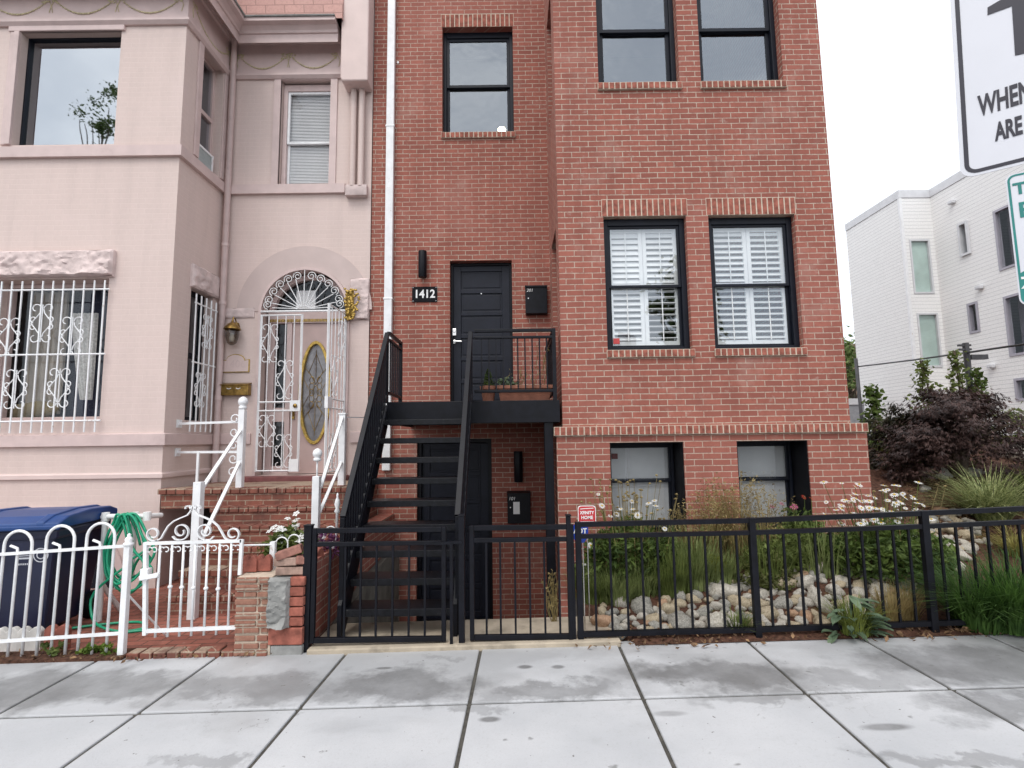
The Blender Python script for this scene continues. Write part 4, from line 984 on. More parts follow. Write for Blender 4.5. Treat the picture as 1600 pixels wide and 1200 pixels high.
m = MB(); m.prism(plq(0), PM-.018, PM-.001); m.build('border', GOLD, t, bevel=.003)
m = MB(); m.prism(plq(.012), PM-.022, PM-.004); m.build('plate', PINK, t)
m = MB(); m.text('1406', .15, lambda x, y, z: ((b[0]+b[1])/2+x, PM-.0228-z, b[2]+.115+y), .001); m.build('numerals', PINKTRIM, t, fix=False)
b = rect(342, 597, 390, 618, PM-.05)
t = thing('mailbox', 'low brass mailbox under the pink address plaque', 'mailbox', ((b[0]+b[1])/2, PM, b[2]))
m = MB(); m.box(b[0], b[1], PM-.09, PM-.001, b[2], b[3]-.04); bo = m.build('box_body', BRASS, t, bevel=.006)
m = MB(); m.bar((b[0]-.006, PM-.055, b[3]-.028), (b[1]+.006, PM-.055, b[3]-.028), .115, .014, (0, -.3, 1)); m.build('lid', BRASS, t, bevel=.004)
m = MB()
for k in (.38, .68): m.tube([(b[0]+(b[1]-b[0])*k-.03+.06*i/6, PM-.095, b[2]+.10-.012*math.sin(math.pi*i/6)) for i in range(7)], .006, 5)
m.build('hook', WHITEP, bo)
b = rect(540, 452, 564, 502, PM-.03)
t = thing('gold_ornament', 'gilded leaf ornament fixed to the pink wall right of the arch', 'ornament', ((b[0]+b[1])/2, PM, b[2]))
m = MB()
for k in range(70):
    u, v = rnd.random(), rnd.random(); x = b[0]+(b[1]-b[0])*(u*(.35+.65*math.sin(math.pi*(.15+.75*(1-v))))); z = b[2]+(b[3]-b[2])*v
    m.ball((x, PM-.075-rnd.random()*.02, z), (.022, .012, .016), 6, 4)
m.box(b[0]+.01, b[0]+.12, PM-.07, PM-.001, b[2]+.03, b[3]-.03); m.build('relief', GOLD, t, smooth=True)
# ------------------------------------------------------------------ window grilles
def grille(lab, u0, u1, zb, zt, nb, P, motifs, rails, ext, loc, over=.06, mw=.3, mh=.5):
    t = thing('window_grille', lab, 'window grille', loc); m = MB()
    for z in rails: m.tube([P(u0-.02, z), P(u1+ext, z)], .011, 5)
    o = m.build('rail', WI, t)
    m = MB()
    for k in range(nb):
        u = u0+(u1-u0)*k/(nb-1); m.tube([P(u, zb), P(u, zt)], .0105, 5)
    m.build('bars', WI, t)
    for (u, z) in motifs:
        m = MB(); scroll_motif(m, u, z, mw, mh, P, .0065); m.build('scroll', WI, t)
ygr = PB-.06
ga, gb_ = X(-22, 540, ygr), X(157, 540, ygr); zt, zb = Z(80, 439, ygr), Z(80, 676, ygr)
mot = [(X(65, 505, ygr), Z(65, 505, ygr)), (X(13, 527, ygr), Z(13, 527, ygr)), (X(112, 525, ygr), Z(112, 525, ygr)), (X(24, 608, ygr), Z(24, 608, ygr)), (X(92, 606, ygr), Z(92, 606, ygr))]
grille('white iron grille over the wide curtained window of the pink bay front', ga, gb_, zb, zt, 12, lambda u, z: (u, ygr, z), mot, [Z(80, 453, ygr), Z(80, 554, ygr), Z(80, 658, ygr)], .06, (-5.0, PB, zb), mw=.30, mh=.50)
zz0, zz1 = zb+.0, zt-.05
grille('narrow white iron grille over the window in the side of the pink bay', s1a+.02, s1b-.02, zz0, zz1, 5, lambda u, z: (XS+.06, u, z), [((s1a+s1b)/2+.05, zz1-.45), ((s1a+s1b)/2-.05, zz0+.55)], [zz0+.12, (zz0+zz1)/2, zz1-.12], .04, (XS, (s1a+s1b)/2, zz0), mw=.26, mh=.5)
# ------------------------------------------------------------------ brick stoop
stoop = thing('brick_stoop', 'worn red brick entrance steps up to the pink arched doorway', 'steps', (-2.7, 6.0, -.05))
SX0, SX1 = -3.37, AX0-.215
zL = zth-.07
m = MB(); nst = 6; ris = (zL+.05)/nst; yt = 6.12
m.box(SX0, SX1, yt, PM-.005, -.1, zL)
m.box(-4.06, SX0, yt+.02, PM-.005, zL-.22, zL-.002)
for i in range(1, nst): m.box(SX0+.0, SX1+.0, yt-.17*i, yt-.17*(i-1), -.1, zL-ris*i)
m.build('steps', STEPBRICK, stoop, bevel=.008)
m = MB()
def nosing(m, x0, x1, y0, z):
    n = max(1, round((x1-x0)/.105)); s = (x1-x0)/n
    for k in range(n): m.box(x0+s*k+.005, x0+s*(k+1)-.005, y0-.02+rnd.uniform(-.005, .005), y0+.19, z-.055, z+.006+rnd.uniform(-.003, .003))
for i in range(nst):
    m = MB(); nosing(m, -4.08 if i == 0 else SX0-.005, SX1, yt-.17*i, zL-ris*i+.003); m.build('nosing', STEPBRICK, stoop, bevel=.006)
m = MB(); m.box(-4.04, SX0-.01, 6.9, 6.95, -.1, zL-.23); m.build('cellar_opening', DARK, stoop)
# ------------------------------------------------------------------ white iron handrails of the stoop
KNOB = [(.03, 0), (.045, .01), (.045, .035), (.032, .045), (.05, .065), (.056, .095), (.045, .13), (.02, .15), (.004, .155)]
def post(m, x, y, z0, z1, w=.06): m.box(x-w/2, x+w/2, y-w/2, y+w/2, z0, z1)
yu = 6.2; xu = X(377, 700, yu); zu_ = Z(377, 640, yu)
yl_ = 5.15; xl_ = X(309, 800, yl_)
hr = thing('stoop_handrail', 'white iron handrail with scrolls on the left of the brick steps, tied to wall', 'handrail', (xu, yu, zL))
m = MB(); post(m, xu, yu, zL, zu_, .07); k = m.build('post', WHITE, hr, bevel=.004)
m = MB(); m.lathe((xu, yu, zu_), KNOB, 14); m.build('knob', WHITE, k, smooth=True)
zl_ = Z(309, 753, yl_)
m = MB(); post(m, xl_, yl_, -.05, zl_, .075); m.build('post', WHITE, hr, bevel=.004)
m = MB()
for dz, dz2 in ((Z(374, 672, yu), Z(316, 762, yl_)), (Z(374, 722, yu), Z(322, 850, yl_))): m.bar((xu-.0, yu-.03, dz), (xl_+.02, yl_+.03, dz2), .035, .022)
m.build('rail', WHITE, hr)
m = MB()
for py, dy in ((659, 0), (706, 0)):
    z = Z(375, py, yu); m.bar((xu, yu, z), (XS+.003, yu+.35, z-.0), .03, .028); m.box(XS+.002, XS+.012, yu+.3, yu+.4, z-.05, z+.05)
zz = Z(375, 706, yu); xs_ = xu-.62; m.box(xs_-.014, xs_+.014, yu+.19, yu+.215, zL, zz)
m.build('wall_tie', WHITE, hr)
for k in range(5):
    m = MB(); z = zu_-.11-k*.155; s = 1 if k % 2 == 0 else -1
    m.tube([(xu-.045-.045+q*math.cos(a), yu, z+q*math.sin(a)*s) for q, a in [(.062*(1-.68*i/18), -.3+i/18*7.2) for i in range(19)]], .0075, 5); m.build('scroll', WHITE, hr)
hr2 = thing('stoop_handrail', 'white iron handrail on the right of the brick steps beside the black staircase', 'handrail', (SX1-.1, 6.1, zL))
yu2 = 6.35; xu2 = X(535, 700, yu2); zu2 = Z(535, 648, yu2); yl2 = 5.35; xl2 = X(494, 790, yl2)
m = MB(); post(m, xu2, yu2, zL, zu2, .075); m.box(xu2-.045, xu2+.045, yu2-.045, yu2+.045, zu2, zu2+.02); m.build('post', WHITE, hr2, bevel=.004)
zl2 = Z(494, 744, yl2); m = MB(); post(m, xl2, yl2, .1, zl2, .07); k = m.build('post', WHITE, hr2, bevel=.004)
m = MB(); zk = Z(494, 721, yl2); m.tube([(xl2, yl2, zl2-.01), (xl2, yl2, zk)], .009, 6); m.lathe((xl2, yl2, zk), [(r*.85, z*.85) for r, z in KNOB], 14); m.build('knob', WHITE, k, smooth=True)
m = MB()
for a, b in ((652, 762), (722, 800)): m.bar((xu2, yu2-.03, Z(535, a, yu2)), (xl2+.03, yl2+.03, Z(503, b, yl2)), .032, .022)
m.bar((xu2, yu2+.02, zu2-.03), (xu2+.22, yu2+.9, zu2+.0), .016, .014)
m.build('rail', WHITE, hr2)
# ------------------------------------------------------------------ white hairpin fence at the pavement
FL = thing('hairpin_fence', 'white iron hairpin fence of tall hoops in front of the blue bin', 'fence', (-2.8, YF, -.05))
p0, p1 = at(-160, 877, YF), at(196, 853, YF); b0, b1 = at(-160, 1013, YF), at(194, 989, YF)
ft = lambda x: p0[1]+(p1[1]-p0[1])*(x-p0[0])/(p1[0]-p0[0]); fb = lambda x: b0[1]+(b1[1]-b0[1])*(x-b0[0])/(b1[0]-b0[0])
m = MB(); m.bar((p0[0], YF, p0[1]), (p1[0], YF, p1[1]), .022, .022); m.bar((b0[0], YF, b0[1]), (b1[0], YF, b1[1]), .022, .022); m.build('rail', WHITE, FL)
for pxc in (-132, -62, 25, 91, 154):
    hw = 23.0/206; cx = X(pxc, 860, YF); zt = Z(pxc, 830 if pxc < 60 else 822 if pxc < 100 else 819, YF); zbm = gz(cx)-.03
    if pxc == 154: zt = Z(pxc, 818, YF)
    m = MB(); pts = [(cx-hw-.012, YF+.016, zbm), (cx-hw, YF+.016, zt-hw)] + [(cx+hw*math.cos(a), YF+.016, zt-hw+hw*math.sin(a)) for a in [math.pi-math.pi*i/12 for i in range(1, 12)]] + [(cx+hw, YF+.016, zt-hw), (cx+hw-.012, YF+.016, zbm)]
    m.tube(pts, .0115, 7); m.build('hoop', WHITE, FL, smooth=True)
    zz = ft(cx)+.035
    m = MB(); m.tube([(cx-.012, YF+.016, zbm), (cx, YF+.016, zz-.03), (cx-.004, YF+.016, zz), (cx-.06, YF+.014, zz+.022)], .0105, 7); m.build('picket', WHITE, FL, smooth=True)
xp = X(196, 930, YF); zp = Z(197, 853, YF)
m = MB(); post(m, xp, YF, gz(xp)-.04, zp, .046); k = m.build('post', WHITE, FL, bevel=.003)
m = MB(); m.lathe((xp, YF, zp), [(.03, 0), (.038, .008), (.038, .022), (.024, .032), (.03, .05), (.022, .066), (.012, .075), (.015, .088), (.004, .098)], 14); m.build('finial', WHITE, k, smooth=True)
m = MB(); m.tube([(xp+.02, YF+.02, .4), (xp+.10, YF+.4, -.05)], .008, 6); m.build('brace', WHITE, FL)
# ------------------------------------------------------------------ white scrolled gate
GT = thing('scroll_gate', 'white wrought iron garden gate topped with scrolls, between fence post and brick pier', 'gate', (X(300, 980, YF), YF, 0))
a, b = at(228, 849, YF), at(378, 845, YF); c, d = at(227, 986, YF), at(374, 980, YF)
top = lambda x: a[1]+(b[1]-a[1])*(x-a[0])/(b[0]-a[0]); bot = lambda x: c[1]+(d[1]-c[1])*(x-c[0])/(d[0]-c[0])
m = MB(); m.bar((a[0], YF, a[1]), (b[0], YF, b[1]), .024, .024); m.bar((c[0], YF, c[1]), (d[0], YF, d[1]), .024, .026); m.bar((a[0], YF, top(a[0])+.01), (c[0], YF, c[1]-.03), .028, .028); m.bar((b[0], YF, top(b[0])+.01), (b[0]-.006, YF, Z(378, 898, YF)), .024, .024); m.build('gate_frame', WHITE, GT)
for k, px_ in enumerate((247, 266, 284, 302.5, 322, 341, 359)):
    x = X(px_, 915, YF); m = MB(); m.tube([(x, YF, bot(x)-.05), (x, YF, top(x))], .0095, 7)
    if 1 <= k <= 5: m.ball((x, YF, Z(px_, 916, YF)-.004*k), (.019, .019, .016), 8, 5)
    m.build('picket', WHITE, GT, smooth=True)
m = MB()
for k in range(8):
    xc = X(238+18.6*k, 850, YF)
    for s in (-1, 1):
        m.tube([(xc+s*.02+q*math.cos(aa)*s, YF, top(xc)-.055+q*math.sin(aa)) for q, aa in [(.026*(1-.5*i/9), 2.6-4.6*i/9) for i in range(10)]], .005, 5)
m.build('curl', WHITE, GT)
m = MB(); cx = X(302, 830, YF); Pp = lambda px, py: (X(px, py, YF), YF, Z(px, py, YF))
def flat(pts, w=.022, t=.009):
    for i in range(len(pts)-1): m.bar(pts[i], pts[i+1], t, w, (0, 1, 0))
for s in (-1, 1):
    m_ = lambda q: Pp(302+s*q[0], q[1])
    # outer scroll, sweep to the apex
    sp_ = [(q*math.cos(aa), q*math.sin(aa)) for q, aa in [(5+6.5*i/22, 2.2+(-7.6)*(1-i/22)) for i in range(23)]]
    flat([m_((62+u, 834+v)) for u, v in sp_])
    flat([m_(q) for q in [(58, 845), (50, 841), (45, 832), (39, 822), (30, 814), (19, 809), (9, 805), (4, 799), (1, 790)]])
    sp_ = [(q*math.cos(aa), q*math.sin(aa)) for q, aa in [(4.5+9*i/26, 1.5+8.4*(1-i/26)) for i in range(27)]]
    flat([m_((19+u, 830+v)) for u, v in sp_])
    flat([m_(q) for q in [(19, 843.5), (27, 843), (32, 838)]])
    flat([m_(q) for q in [(3, 796), (6, 790), (11, 791), (12, 795)]])
m.build('scroll_top', WHITE, GT)
m = MB(); x0, z0 = at(228, 900, YF); m.box(x0-.03, x0+.03, YF-.03, YF+.03, z0-.03, z0+.06); m.bar((x0-.03, YF-.03, z0-.01), (X(252, 897, YF), YF-.03, Z(252, 897, YF)), .016, .034); m.lathe((X(249, 897, YF), YF-.05, Z(249, 897, YF)), [(.02, 0), (.02, .03)], 10, 'y'); m.build('latch', WHITE, GT, bevel=.003)
# ------------------------------------------------------------------ brick pier, broken mortar, stacked bricks
pr_ = thing('brick_pier', 'weathered brick pier with a broken mortar patch beside the white gate', 'pier', (X(425, 1010, YF), YF, -.03))
xa, xb, xc, xd2 = X(373, 960, YF), X(426, 960, YF), X(456, 960, YF), X(478, 960, YF)
z9 = Z(400, 898, YF)
m = MB(); rows = 12; z0 = gz(xa)-.06; hh = (z9-z0)/rows
for r in range(rows):
    j = .03*(r % 2); cuts = [xa, xa+.14+j, xb] if r % 2 else [xa, xa+.2, xb]
    for i in range(len(cuts)-1):
        w_ = rnd.uniform(0, .012); m.box(cuts[i]+.006-(w_ if i == 0 else 0), cuts[i+1]-.006, YF-.07+rnd.uniform(-.012, .008), YF+.30, z0+hh*r+.006, z0+hh*(r+1)-.006)
m.build('brickwork', OLDBRICK, pr_, bevel=.008)
m = MB(); m.box(xa+.006, xb+.012, YF-.055, YF+.295, z0+.002, z9-.004); m.build('joints', MORTAR, pr_)
m = MB(); z8 = Z(460, 905, YF); hh = .0755; z = Z(450, 976, YF)
m.box(xb+.016, xd2, YF-.062, YF+.2, z0, Z(450, 1003, YF)-.006); m.build('concrete_foot', GREYC, pr_, bevel=.01)
m = MB(); m.box(xb-.002, xd2, YF-.068, YF+.2, Z(450, 1003, YF), z-.004)
for k in range(5): m.box(xc, xd2+rnd.uniform(-.01, .005), YF-.062+rnd.uniform(-.008, .008), YF+.28, z+.006+hh*k, z+hh*(k+1)-.003)
m.build('red_brickwork', SOLDIER, pr_, bevel=.007)
rock_block(xb-.01, xc+.005, z-.0, z+.37, YF, .065, 31, 'mortar_lump', .085, pr_, nx=12, nz=26, mat=GREYC)
m = MB(); m.box(xb, xd2-.01, YF-.02, YF+.28, z-.02, z+.365); m.build('core', MORTAR, pr_)
# low planter wall behind the pier
pw = thing('planter_wall', 'low brick planter wall running back from the weathered pier', 'wall', (X(430, 900, YF+.8), YF+.8, 0))
m = MB(); pa, pb = X(425, 900, YF+.31), AX0-.205
m.box(pa-.25, pb, YF+.305, YF+1.05, -.1, z9-.04); m.build('brickwork', STEPBRICK, pw, bevel=.01)
m = MB(); m.box(pa-.20, pb-.03, YF+.34, YF+1.02, z9-.036, z9+.03); m.build('soil', MULCH, pw)
LOOSE = [pm('loose_brick_%d' % i, c_, rough=.85, var=.3, vs=15, bump=.4, bs=40) for i, c_ in enumerate(((.28, .13, .10), (.24, .10, .075), (.30, .20, .16)))]
labs = ['topmost loose brick, tilted on the weathered pier', 'greyish loose brick under the tilted one on the pier', 'flat loose brick at the bottom of the little stack on the pier', 'short broken brick at the right end of the stack on the pier']
zl = z+.378
for i, (px_, dz, rz, rx, ln) in enumerate(((452, .145, .2, .30, .2), (448, .075, -.1, .06, .19), (454, .005, .06, 0, .22), (472, .085, .3, -.1, .11))):
    m = MB(); m.box(-ln/2, ln/2, -.05, .05, 0, .062)
    o = m.build('loose_brick', LOOSE[(i+(i == 1)) % 3], bevel=.008); tag(o, labs[i], 'brick', 'loose bricks stacked on the pier')
    o.location = (X(px_, 890, YF), YF+.02, zl+dz); o.rotation_euler = (0, -rx, rz)
# scalloped edging tiles
def scallop(w_, h_, lab, loc, rz, mat, capmat=None, d=.05):
    m = MB(); pts = [(-w_/2, 0), (w_/2, 0)]+[(w_/2-w_*i/12, h_-.035+.035*abs(math.sin(math.pi*(i/12)*2))) for i in range(13)]
    m.prism(pts, -d/2, d/2); o = m.build('edging_tile', mat, bevel=.006); o.location = loc; o.rotation_euler = (0, 0, rz)
    return tag(o, lab, 'edging tile', 'scalloped edging tiles')
EDG = pm('red_edging', (.27, .085, .06), rough=.8, var=.3, vs=12, bump=.3, bs=30, dirt=((.6, .57, .54), .68, .72), ds=9)
EDW = pm('white_edging', (.62, .60, .57), rough=.7, var=.15, vs=9, bump=.2, bs=30)
zt_ = z9+.0
for i, (px_, py_, lab, mt_, Y_) in enumerate(((12, 1000, 'chipped white scalloped edging tile, leftmost inside the hairpin fence', EDW, YF+.16), (48, 999, 'white scalloped edging tile between another white one and a red one', EDW, YF+.16), (90, 998, 'red scalloped edging tile inside the hairpin fence, right of the white tiles', EDG, YF+.16))):
    x = X(px_, py_, Y_); scallop(.18, .19 if i < 2 else .2, lab, (x, Y_, gz(x)+.01), .1, mt_)
    if i == 2: pass
for i, (px_, Y_) in enumerate(((391, YF+.1), (413, YF+.12))):
    x = X(px_, 890, Y_); scallop(.12, .13, ['red scalloped edging tile on the pier top, beside the gate', 'red scalloped edging tile on the pier top, beside the loose bricks'][i], (x, Y_, zt_+.002), 0, EDG)
for i in range(5):
    Y_ = YF+.22+i*.16; x = X(436, 880, YF+.2)-.02*i+.10
    scallop(.15, .15, ('nearest', 'second', 'third', 'fourth', 'farthest')[i]+' of the red scalloped tiles edging the flower planter', (x+.18, Y_+.04, z9+.0), 1.15, EDG)
# white wire edging and white post above the planter
we = thing('wire_edging', 'low white wire edging of small hoops in front of the white flowers', 'edging', (X(460, 850, YF+.35), YF+.35, z9))
m = MB()
wpt = [at(432, 880, YF+.2), at(522, 850, YF+.55)]
n = 5
for k in range(n):
    t = k/(n-1); Y_ = YF+.22+.5*t; cx = X(440+19*k, 860, Y_); zb_ = Z(440+19*k, 870-5*k, Y_); r_ = .05
    m.tube([(cx-r_, Y_, zb_), (cx-r_, Y_, zb_+.11)]+[(cx+r_*math.cos(a), Y_, zb_+.11+r_*math.sin(a)) for a in [math.pi-math.pi*i/8 for i in range(1, 8)]]+[(cx+r_, Y_, zb_+.11), (cx+r_, Y_, zb_)], .006, 6)
m.build('hoops', WHITE, we)
m = MB(); m.tube([(X(430, 870, YF+.2), YF+.22, Z(430, 868, YF+.2)), (X(520, 850, YF+.72), YF+.72, Z(520, 846, YF+.72))], .006, 6); m.tube([(X(380, 852, YF+.05), YF+.05, Z(380, 852, YF+.05)), (X(428, 851, YF+.2), YF+.2, Z(428, 851, YF+.2))], .008, 6); x, z_ = at(427, 850, YF+.2); m.box(x-.02, x+.02, YF+.18, YF+.22, z9-.03, z_+.02); m.build('wire', WHITE, we)
fin = thing('garden_finial', 'small white iron finial post behind the white flowers', 'finial', (X(526, 800, 5.3), 5.3, .5)); x = X(527, 795, 5.3); zt2 = Z(527, 770, 5.3)
m = MB(); m.lathe((x, 5.3, zt2-.20), [(.014, -.5), (.014, 0), (.03, .02), (.016, .05), (.03, .09), (.02, .13), (.008, .16), (.012, .18), (.003, .2)], 12); m.build('spire', WHITE, fin, smooth=True)
# ------------------------------------------------------------------ blue wheeled bin
bn = thing('wheeled_bin', 'navy wheeled refuse bin with a blue lid behind the white hairpin fence', 'bin', (0, 0, 0))
BY = 4.95; bcx = X(50, 900, BY); bzg = gz(bcx)+.012
ztop = Z(90, 806, BY-.3)
hb_ = ztop-bzg-.11
m = MB()
def frus(m, a0, b0, a1, b1, z0, z1): m.add([(-a0, -b0, z0), (a0, -b0, z0), (a0, b0, z0), (-a0, b0, z0), (-a1, -b1, z1), (a1, -b1, z1), (a1, b1, z1), (-a1, b1, z1)], [(0, 3, 2, 1), (4, 5, 6, 7), (0, 1, 5, 4), (1, 2, 6, 5), (2, 3, 7, 6), (3, 0, 4, 7)])
frus(m, .27, .29, .35, .37, .06, hb_); frus(m, .37, .39, .375, .395, hb_-.09, hb_+.001)
body = m.build('body', NAVYBIN, bn, bevel=.025, local=True)
m = MB()
prof = [(-.43, hb_+.005), (-.43, hb_+.055), (-.30, hb_+.105), (.0, hb_+.13), (.30, hb_+.12), (.42, hb_+.08), (.42, hb_+.005)]
for x0, x1, dz in ((-.40, .40, 0),): m.prism(prof, x0, x1); m.v = [(q[1], q[0], q[2]) for q in m.v]
m2 = MB()
for x0, x1 in ((-.30, -.24), (.24, .30)):
    m3 = MB(); m3.prism([(y, z+.014) for y, z in prof[1:6]]+[(.42, hb_+.03), (-.435, hb_+.03)], x0, x1); m.add([(q[1], q[0], q[2]) for q in m3.v], m3.f)
m.bar((-.41, -.43, hb_+.02), (.41, -.43, hb_+.02), .03, .04)
lid = m.build('lid', BLUELID, bn, bevel=.012, local=True)
for s in (-1, 1):
    m = MB(); m.lathe((s*.30-.03, .30, .13), [(.13, 0), (.13, .06)], 20, 'x'); m.build('wheel', BLACKM, bn, local=True, bevel=.01)
m = MB(); m.tube([(-.28, .40, hb_-.06), (-.28, .46, hb_+.01), (.28, .46, hb_+.01), (.28, .40, hb_-.06)], .016, 8); m.build('handle', NAVYBIN, bn, local=True)
# pale flag emblem and round seal printed on the front face
INK = pm('pale_print', (.55, .57, .62), rough=.5, var=.15, vs=60)
m = MB(); fy = lambda z: -(.29+.08*(z-.06)/(hb_-.06))-.003
def star(m, cx, cz, r):
    pts = [(cx+(r if i % 2 == 0 else r*.42)*math.sin(math.pi*i/5), cz+(r if i % 2 == 0 else r*.42)*math.cos(math.pi*i/5)) for i in range(10)]
    m.add([(x, fy(z), z) for x, z in pts]+[(cx, fy(cz), cz)], [(i, (i+1) % 10, 10) for i in range(10)])
for k in range(3): star(m, .10+k*.035, hb_-.19, .014)
for z_, h_ in ((hb_-.225, .007), (hb_-.25, .014)): m.add([(.085, fy(z_), z_), (.19, fy(z_), z_), (.19, fy(z_+h_), z_+h_), (.085, fy(z_+h_), z_+h_)], [(0, 1, 2, 3)])
for k in range(7): x_ = .10+k*.014; m.add([(x_, fy(hb_-.30), hb_-.30), (x_+.009, fy(hb_-.30), hb_-.30), (x_+.009, fy(hb_-.285), hb_-.285), (x_, fy(hb_-.285), hb_-.285)], [(0, 1, 2, 3)])
for r_ in (.062, .035):
    for i in range(20):
        a, b = 2*math.pi*i/20, 2*math.pi*(i+1)/20; q = [(.25+.85*rr*math.cos(aa), hb_-.22+rr*math.sin(aa)) for rr, aa in ((r_, a), (r_, b), (r_-.009, b), (r_-.009, a))]
        m.add([(x, fy(z), z) for x, z in q], [(0, 1, 2, 3)])
m.build('emblem', INK, body, local=True, fix=False)
bn.location = (bcx, BY, bzg); bn.rotation_euler = (0, 0, math.radians(7)); bn.scale = (1.16, .96, 1.0)
# ------------------------------------------------------------------ hose rack and hose
HY = 5.15; hx0, hx1 = X(161, 840, HY), X(223, 840, HY); hzt = Z(190, 807, HY)
hk = thing('hose_rack', 'white plastic pipe frame that holds the coiled green hose', 'hose rack', ((hx0+hx1)/2, HY, 0))
m = MB()
for x, zb_ in ((hx0+.01, -.06), (hx1-.09, .33)): m.tube([(x, HY, zb_), (x, HY, hzt-.03)], .026, 10)
m.tube([(hx0-.02, HY, hzt), (hx1+.05, HY, hzt)], .026, 10); m.tube([(hx1+.03, HY, hzt), (hx1+.03, HY+.2, hzt-.02)], .026, 10); m.tube([(hx0+.01, HY+.3, -.06), (hx0+.01, HY, .3)], .022, 8)
m.build('pipe_frame', WHITEP, hk, smooth=True, angle=50)
for x, z_ in ((hx0+.01, hzt), (hx1-.09, hzt), (hx1+.03, hzt), (hx0+.01, .35)): m = MB(); m.lathe((x, HY, z_-.04), [(.034, 0), (.034, .08)], 12); m.build('fitting', WHITEP, hk)
hr_ = random.Random(3); pts = []
cxh = (hx0+hx1)/2+.07
for l in range(8):
    w_ = .11+.13*hr_.random(); dpt = .42+.34*hr_.random(); off = hr_.uniform(-.06, .06); n = 14
    for i in range(n):
        a = 2*math.pi*i/n; s = math.sin(a); 
        pts.append((cxh+off+w_*math.cos(a)*(1-.55*max(0, s)), HY-.045-.012*l+.02*hr_.random(), hzt+.035-dpt/2+dpt/2*s))
pts += [(cxh-.2, HY-.14, .25), (cxh-.16, HY-.2, .06), (cxh-.0, HY-.3, .0), (cxh+.22, HY-.34, -.03), (cxh+.36, HY-.25, -.03), (cxh+.2, HY-.1, -.03), (cxh-.1, HY-.15, -.03), (cxh-.4, HY-.28, -.035), (cxh-.42, HY-.4, -.035), (cxh, HY-.42, -.035), (cxh+.45, HY-.3, -.03)]
m = MB(); m.tube(smooth_path(pts, 4), .0115, 7); o = m.build('garden_hose', HOSE, smooth=True); tag(o, 'green garden hose looped over the white pipe rack and trailing on the bricks', 'hose')
# ------------------------------------------------------------------ black gates and railing at the pavement
def picketrow(root, xs_, y, z0f, z1f, t=.016):
    b0 = None
    for x in xs_:
        if b0 is None:
            m = MB(); m.box(x-t/2, x+t/2, y-t/2, y+t/2, z0f(x), z1f(x)); b0 = m.build('picket', BLACK, root); bl = b0.location.copy(); x_ = x; zr = z0f(x)
        else: c = dup(b0, root); c.location = bl+Vector((x-x_, 0, z0f(x)-zr))
def bgate(lab, px0, px1, ytop, ymid, ybot, pks):
    xm = (px0+px1)/2; x0, x1 = X(px0, 910, YF), X(px1, 910, YF)
    zt, zm, zb_ = Z(xm, ytop, YF), Z(xm, ymid, YF), Z(xm, ybot, YF)
    t = thing('metal_gate', lab, 'gate', ((x0+x1)/2, YF, zb_), 'black metal gates before the sunken entrance')
    m = MB()
    for z, h in ((zt, .04), (zm, .034), (zb_, .04)): m.box(x0+.036, x1-.036, YF-.017, YF+.017, z-h/2, z+h/2)
    m.box(x0, x0+.035, YF-.018, YF+.018, zb_-.02, zt+.02); m.box(x1-.035, x1, YF-.018, YF+.018, zb_-.02, zt+.02); m.build('gate_frame', BLACK, t, bevel=.003)
    picketrow(t, [X(p_, 915, YF) for p_ in pks], YF, lambda x: zb_+.02, lambda x: zm-.017)
    return t, x0, x1, zt, zm
g1, ga0, ga1, gzt, gzm = bgate('wider black metal gate in front of the black staircase', 487, 697, 828, 849, 999, (515, 539, 563.5, 588, 613.5, 639, 664))
g2, gb0, gb1, gzt2, gzm2 = bgate('narrower black metal gate beside the garden railing', 734, 898, 824, 843, 995, (760, 782, 805, 828, 851, 874))
m = MB(); m.lathe((ga1+.03, YF-.02, gzm-.01), [(.02, 0), (.02, .05)], 10, 'y'); m.bar((ga1-.1, YF-.025, gzm-.004), (ga1+.13, YF-.025, gzm+.006), .018, .022); m.build('latch', BLACK, g1)
m = MB(); x = X(706, 920, YF)-.0; m.box(x-.012, x+.012, YF-.04, YF-.019, gz(x)+.03, gzm); m.build('drop_bolt', BLACK, g1)
def bpost(px0, px1, ytop, lab, ybot=1010):
    x0, x1 = X(px0, 920, YF), X(px1, 920, YF); xm = (x0+x1)/2; zt = Z((px0+px1)/2, ytop, YF)
    m = MB(); m.box(x0, x1, YF-.025, YF+.03, gz(xm)-.08, zt); m.box(x0-.004, x1+.004, YF-.03, YF+.035, zt, zt+.012)
    o = m.build('gate_post', BLACK, bevel=.003); tag(o, lab, 'gate post', 'black posts of the metal gates')
bpost(474, 486, 822, 'black post between the weathered pier and the wider black gate')
bpost(717, 726, 806, 'black post between the two black gates')
bpost(887, 894, 806, 'black post at the hinge of the narrower gate, beside the garden railing')
rl = thing('garden_railing', 'long black metal railing in front of the flower garden', 'fence', (X(1250, 985, YF), YF, 0.03))
pT = [at(902, 819.5, YF), at(1179, 813, YF), at(1451, 801.5, YF), at(1760, 787, YF)]; pM_ = [at(902, 838, YF), at(1179, 832, YF), at(1451, 822, YF), at(1760, 808, YF)]; pB_ = [at(902, 991, YF), at(1179, 983.5, YF), at(1451, 974, YF), at(1760, 962, YF)]
def pl(P_, x):
    for i in range(len(P_)-1):
        if x <= P_[i+1][0] or i == len(P_)-2:
            a, b = P_[i], P_[i+1]; return a[1]+(b[1]-a[1])*(x-a[0])/(b[0]-a[0])
m = MB()
for P_, h in ((pT, .038), (pM_, .034), (pB_, .038)):
    for i in range(3): m.bar((P_[i][0], YF, P_[i][1]), (P_[i+1][0], YF, P_[i+1][1]), .036, h)
m.build('rail', BLACK, rl)
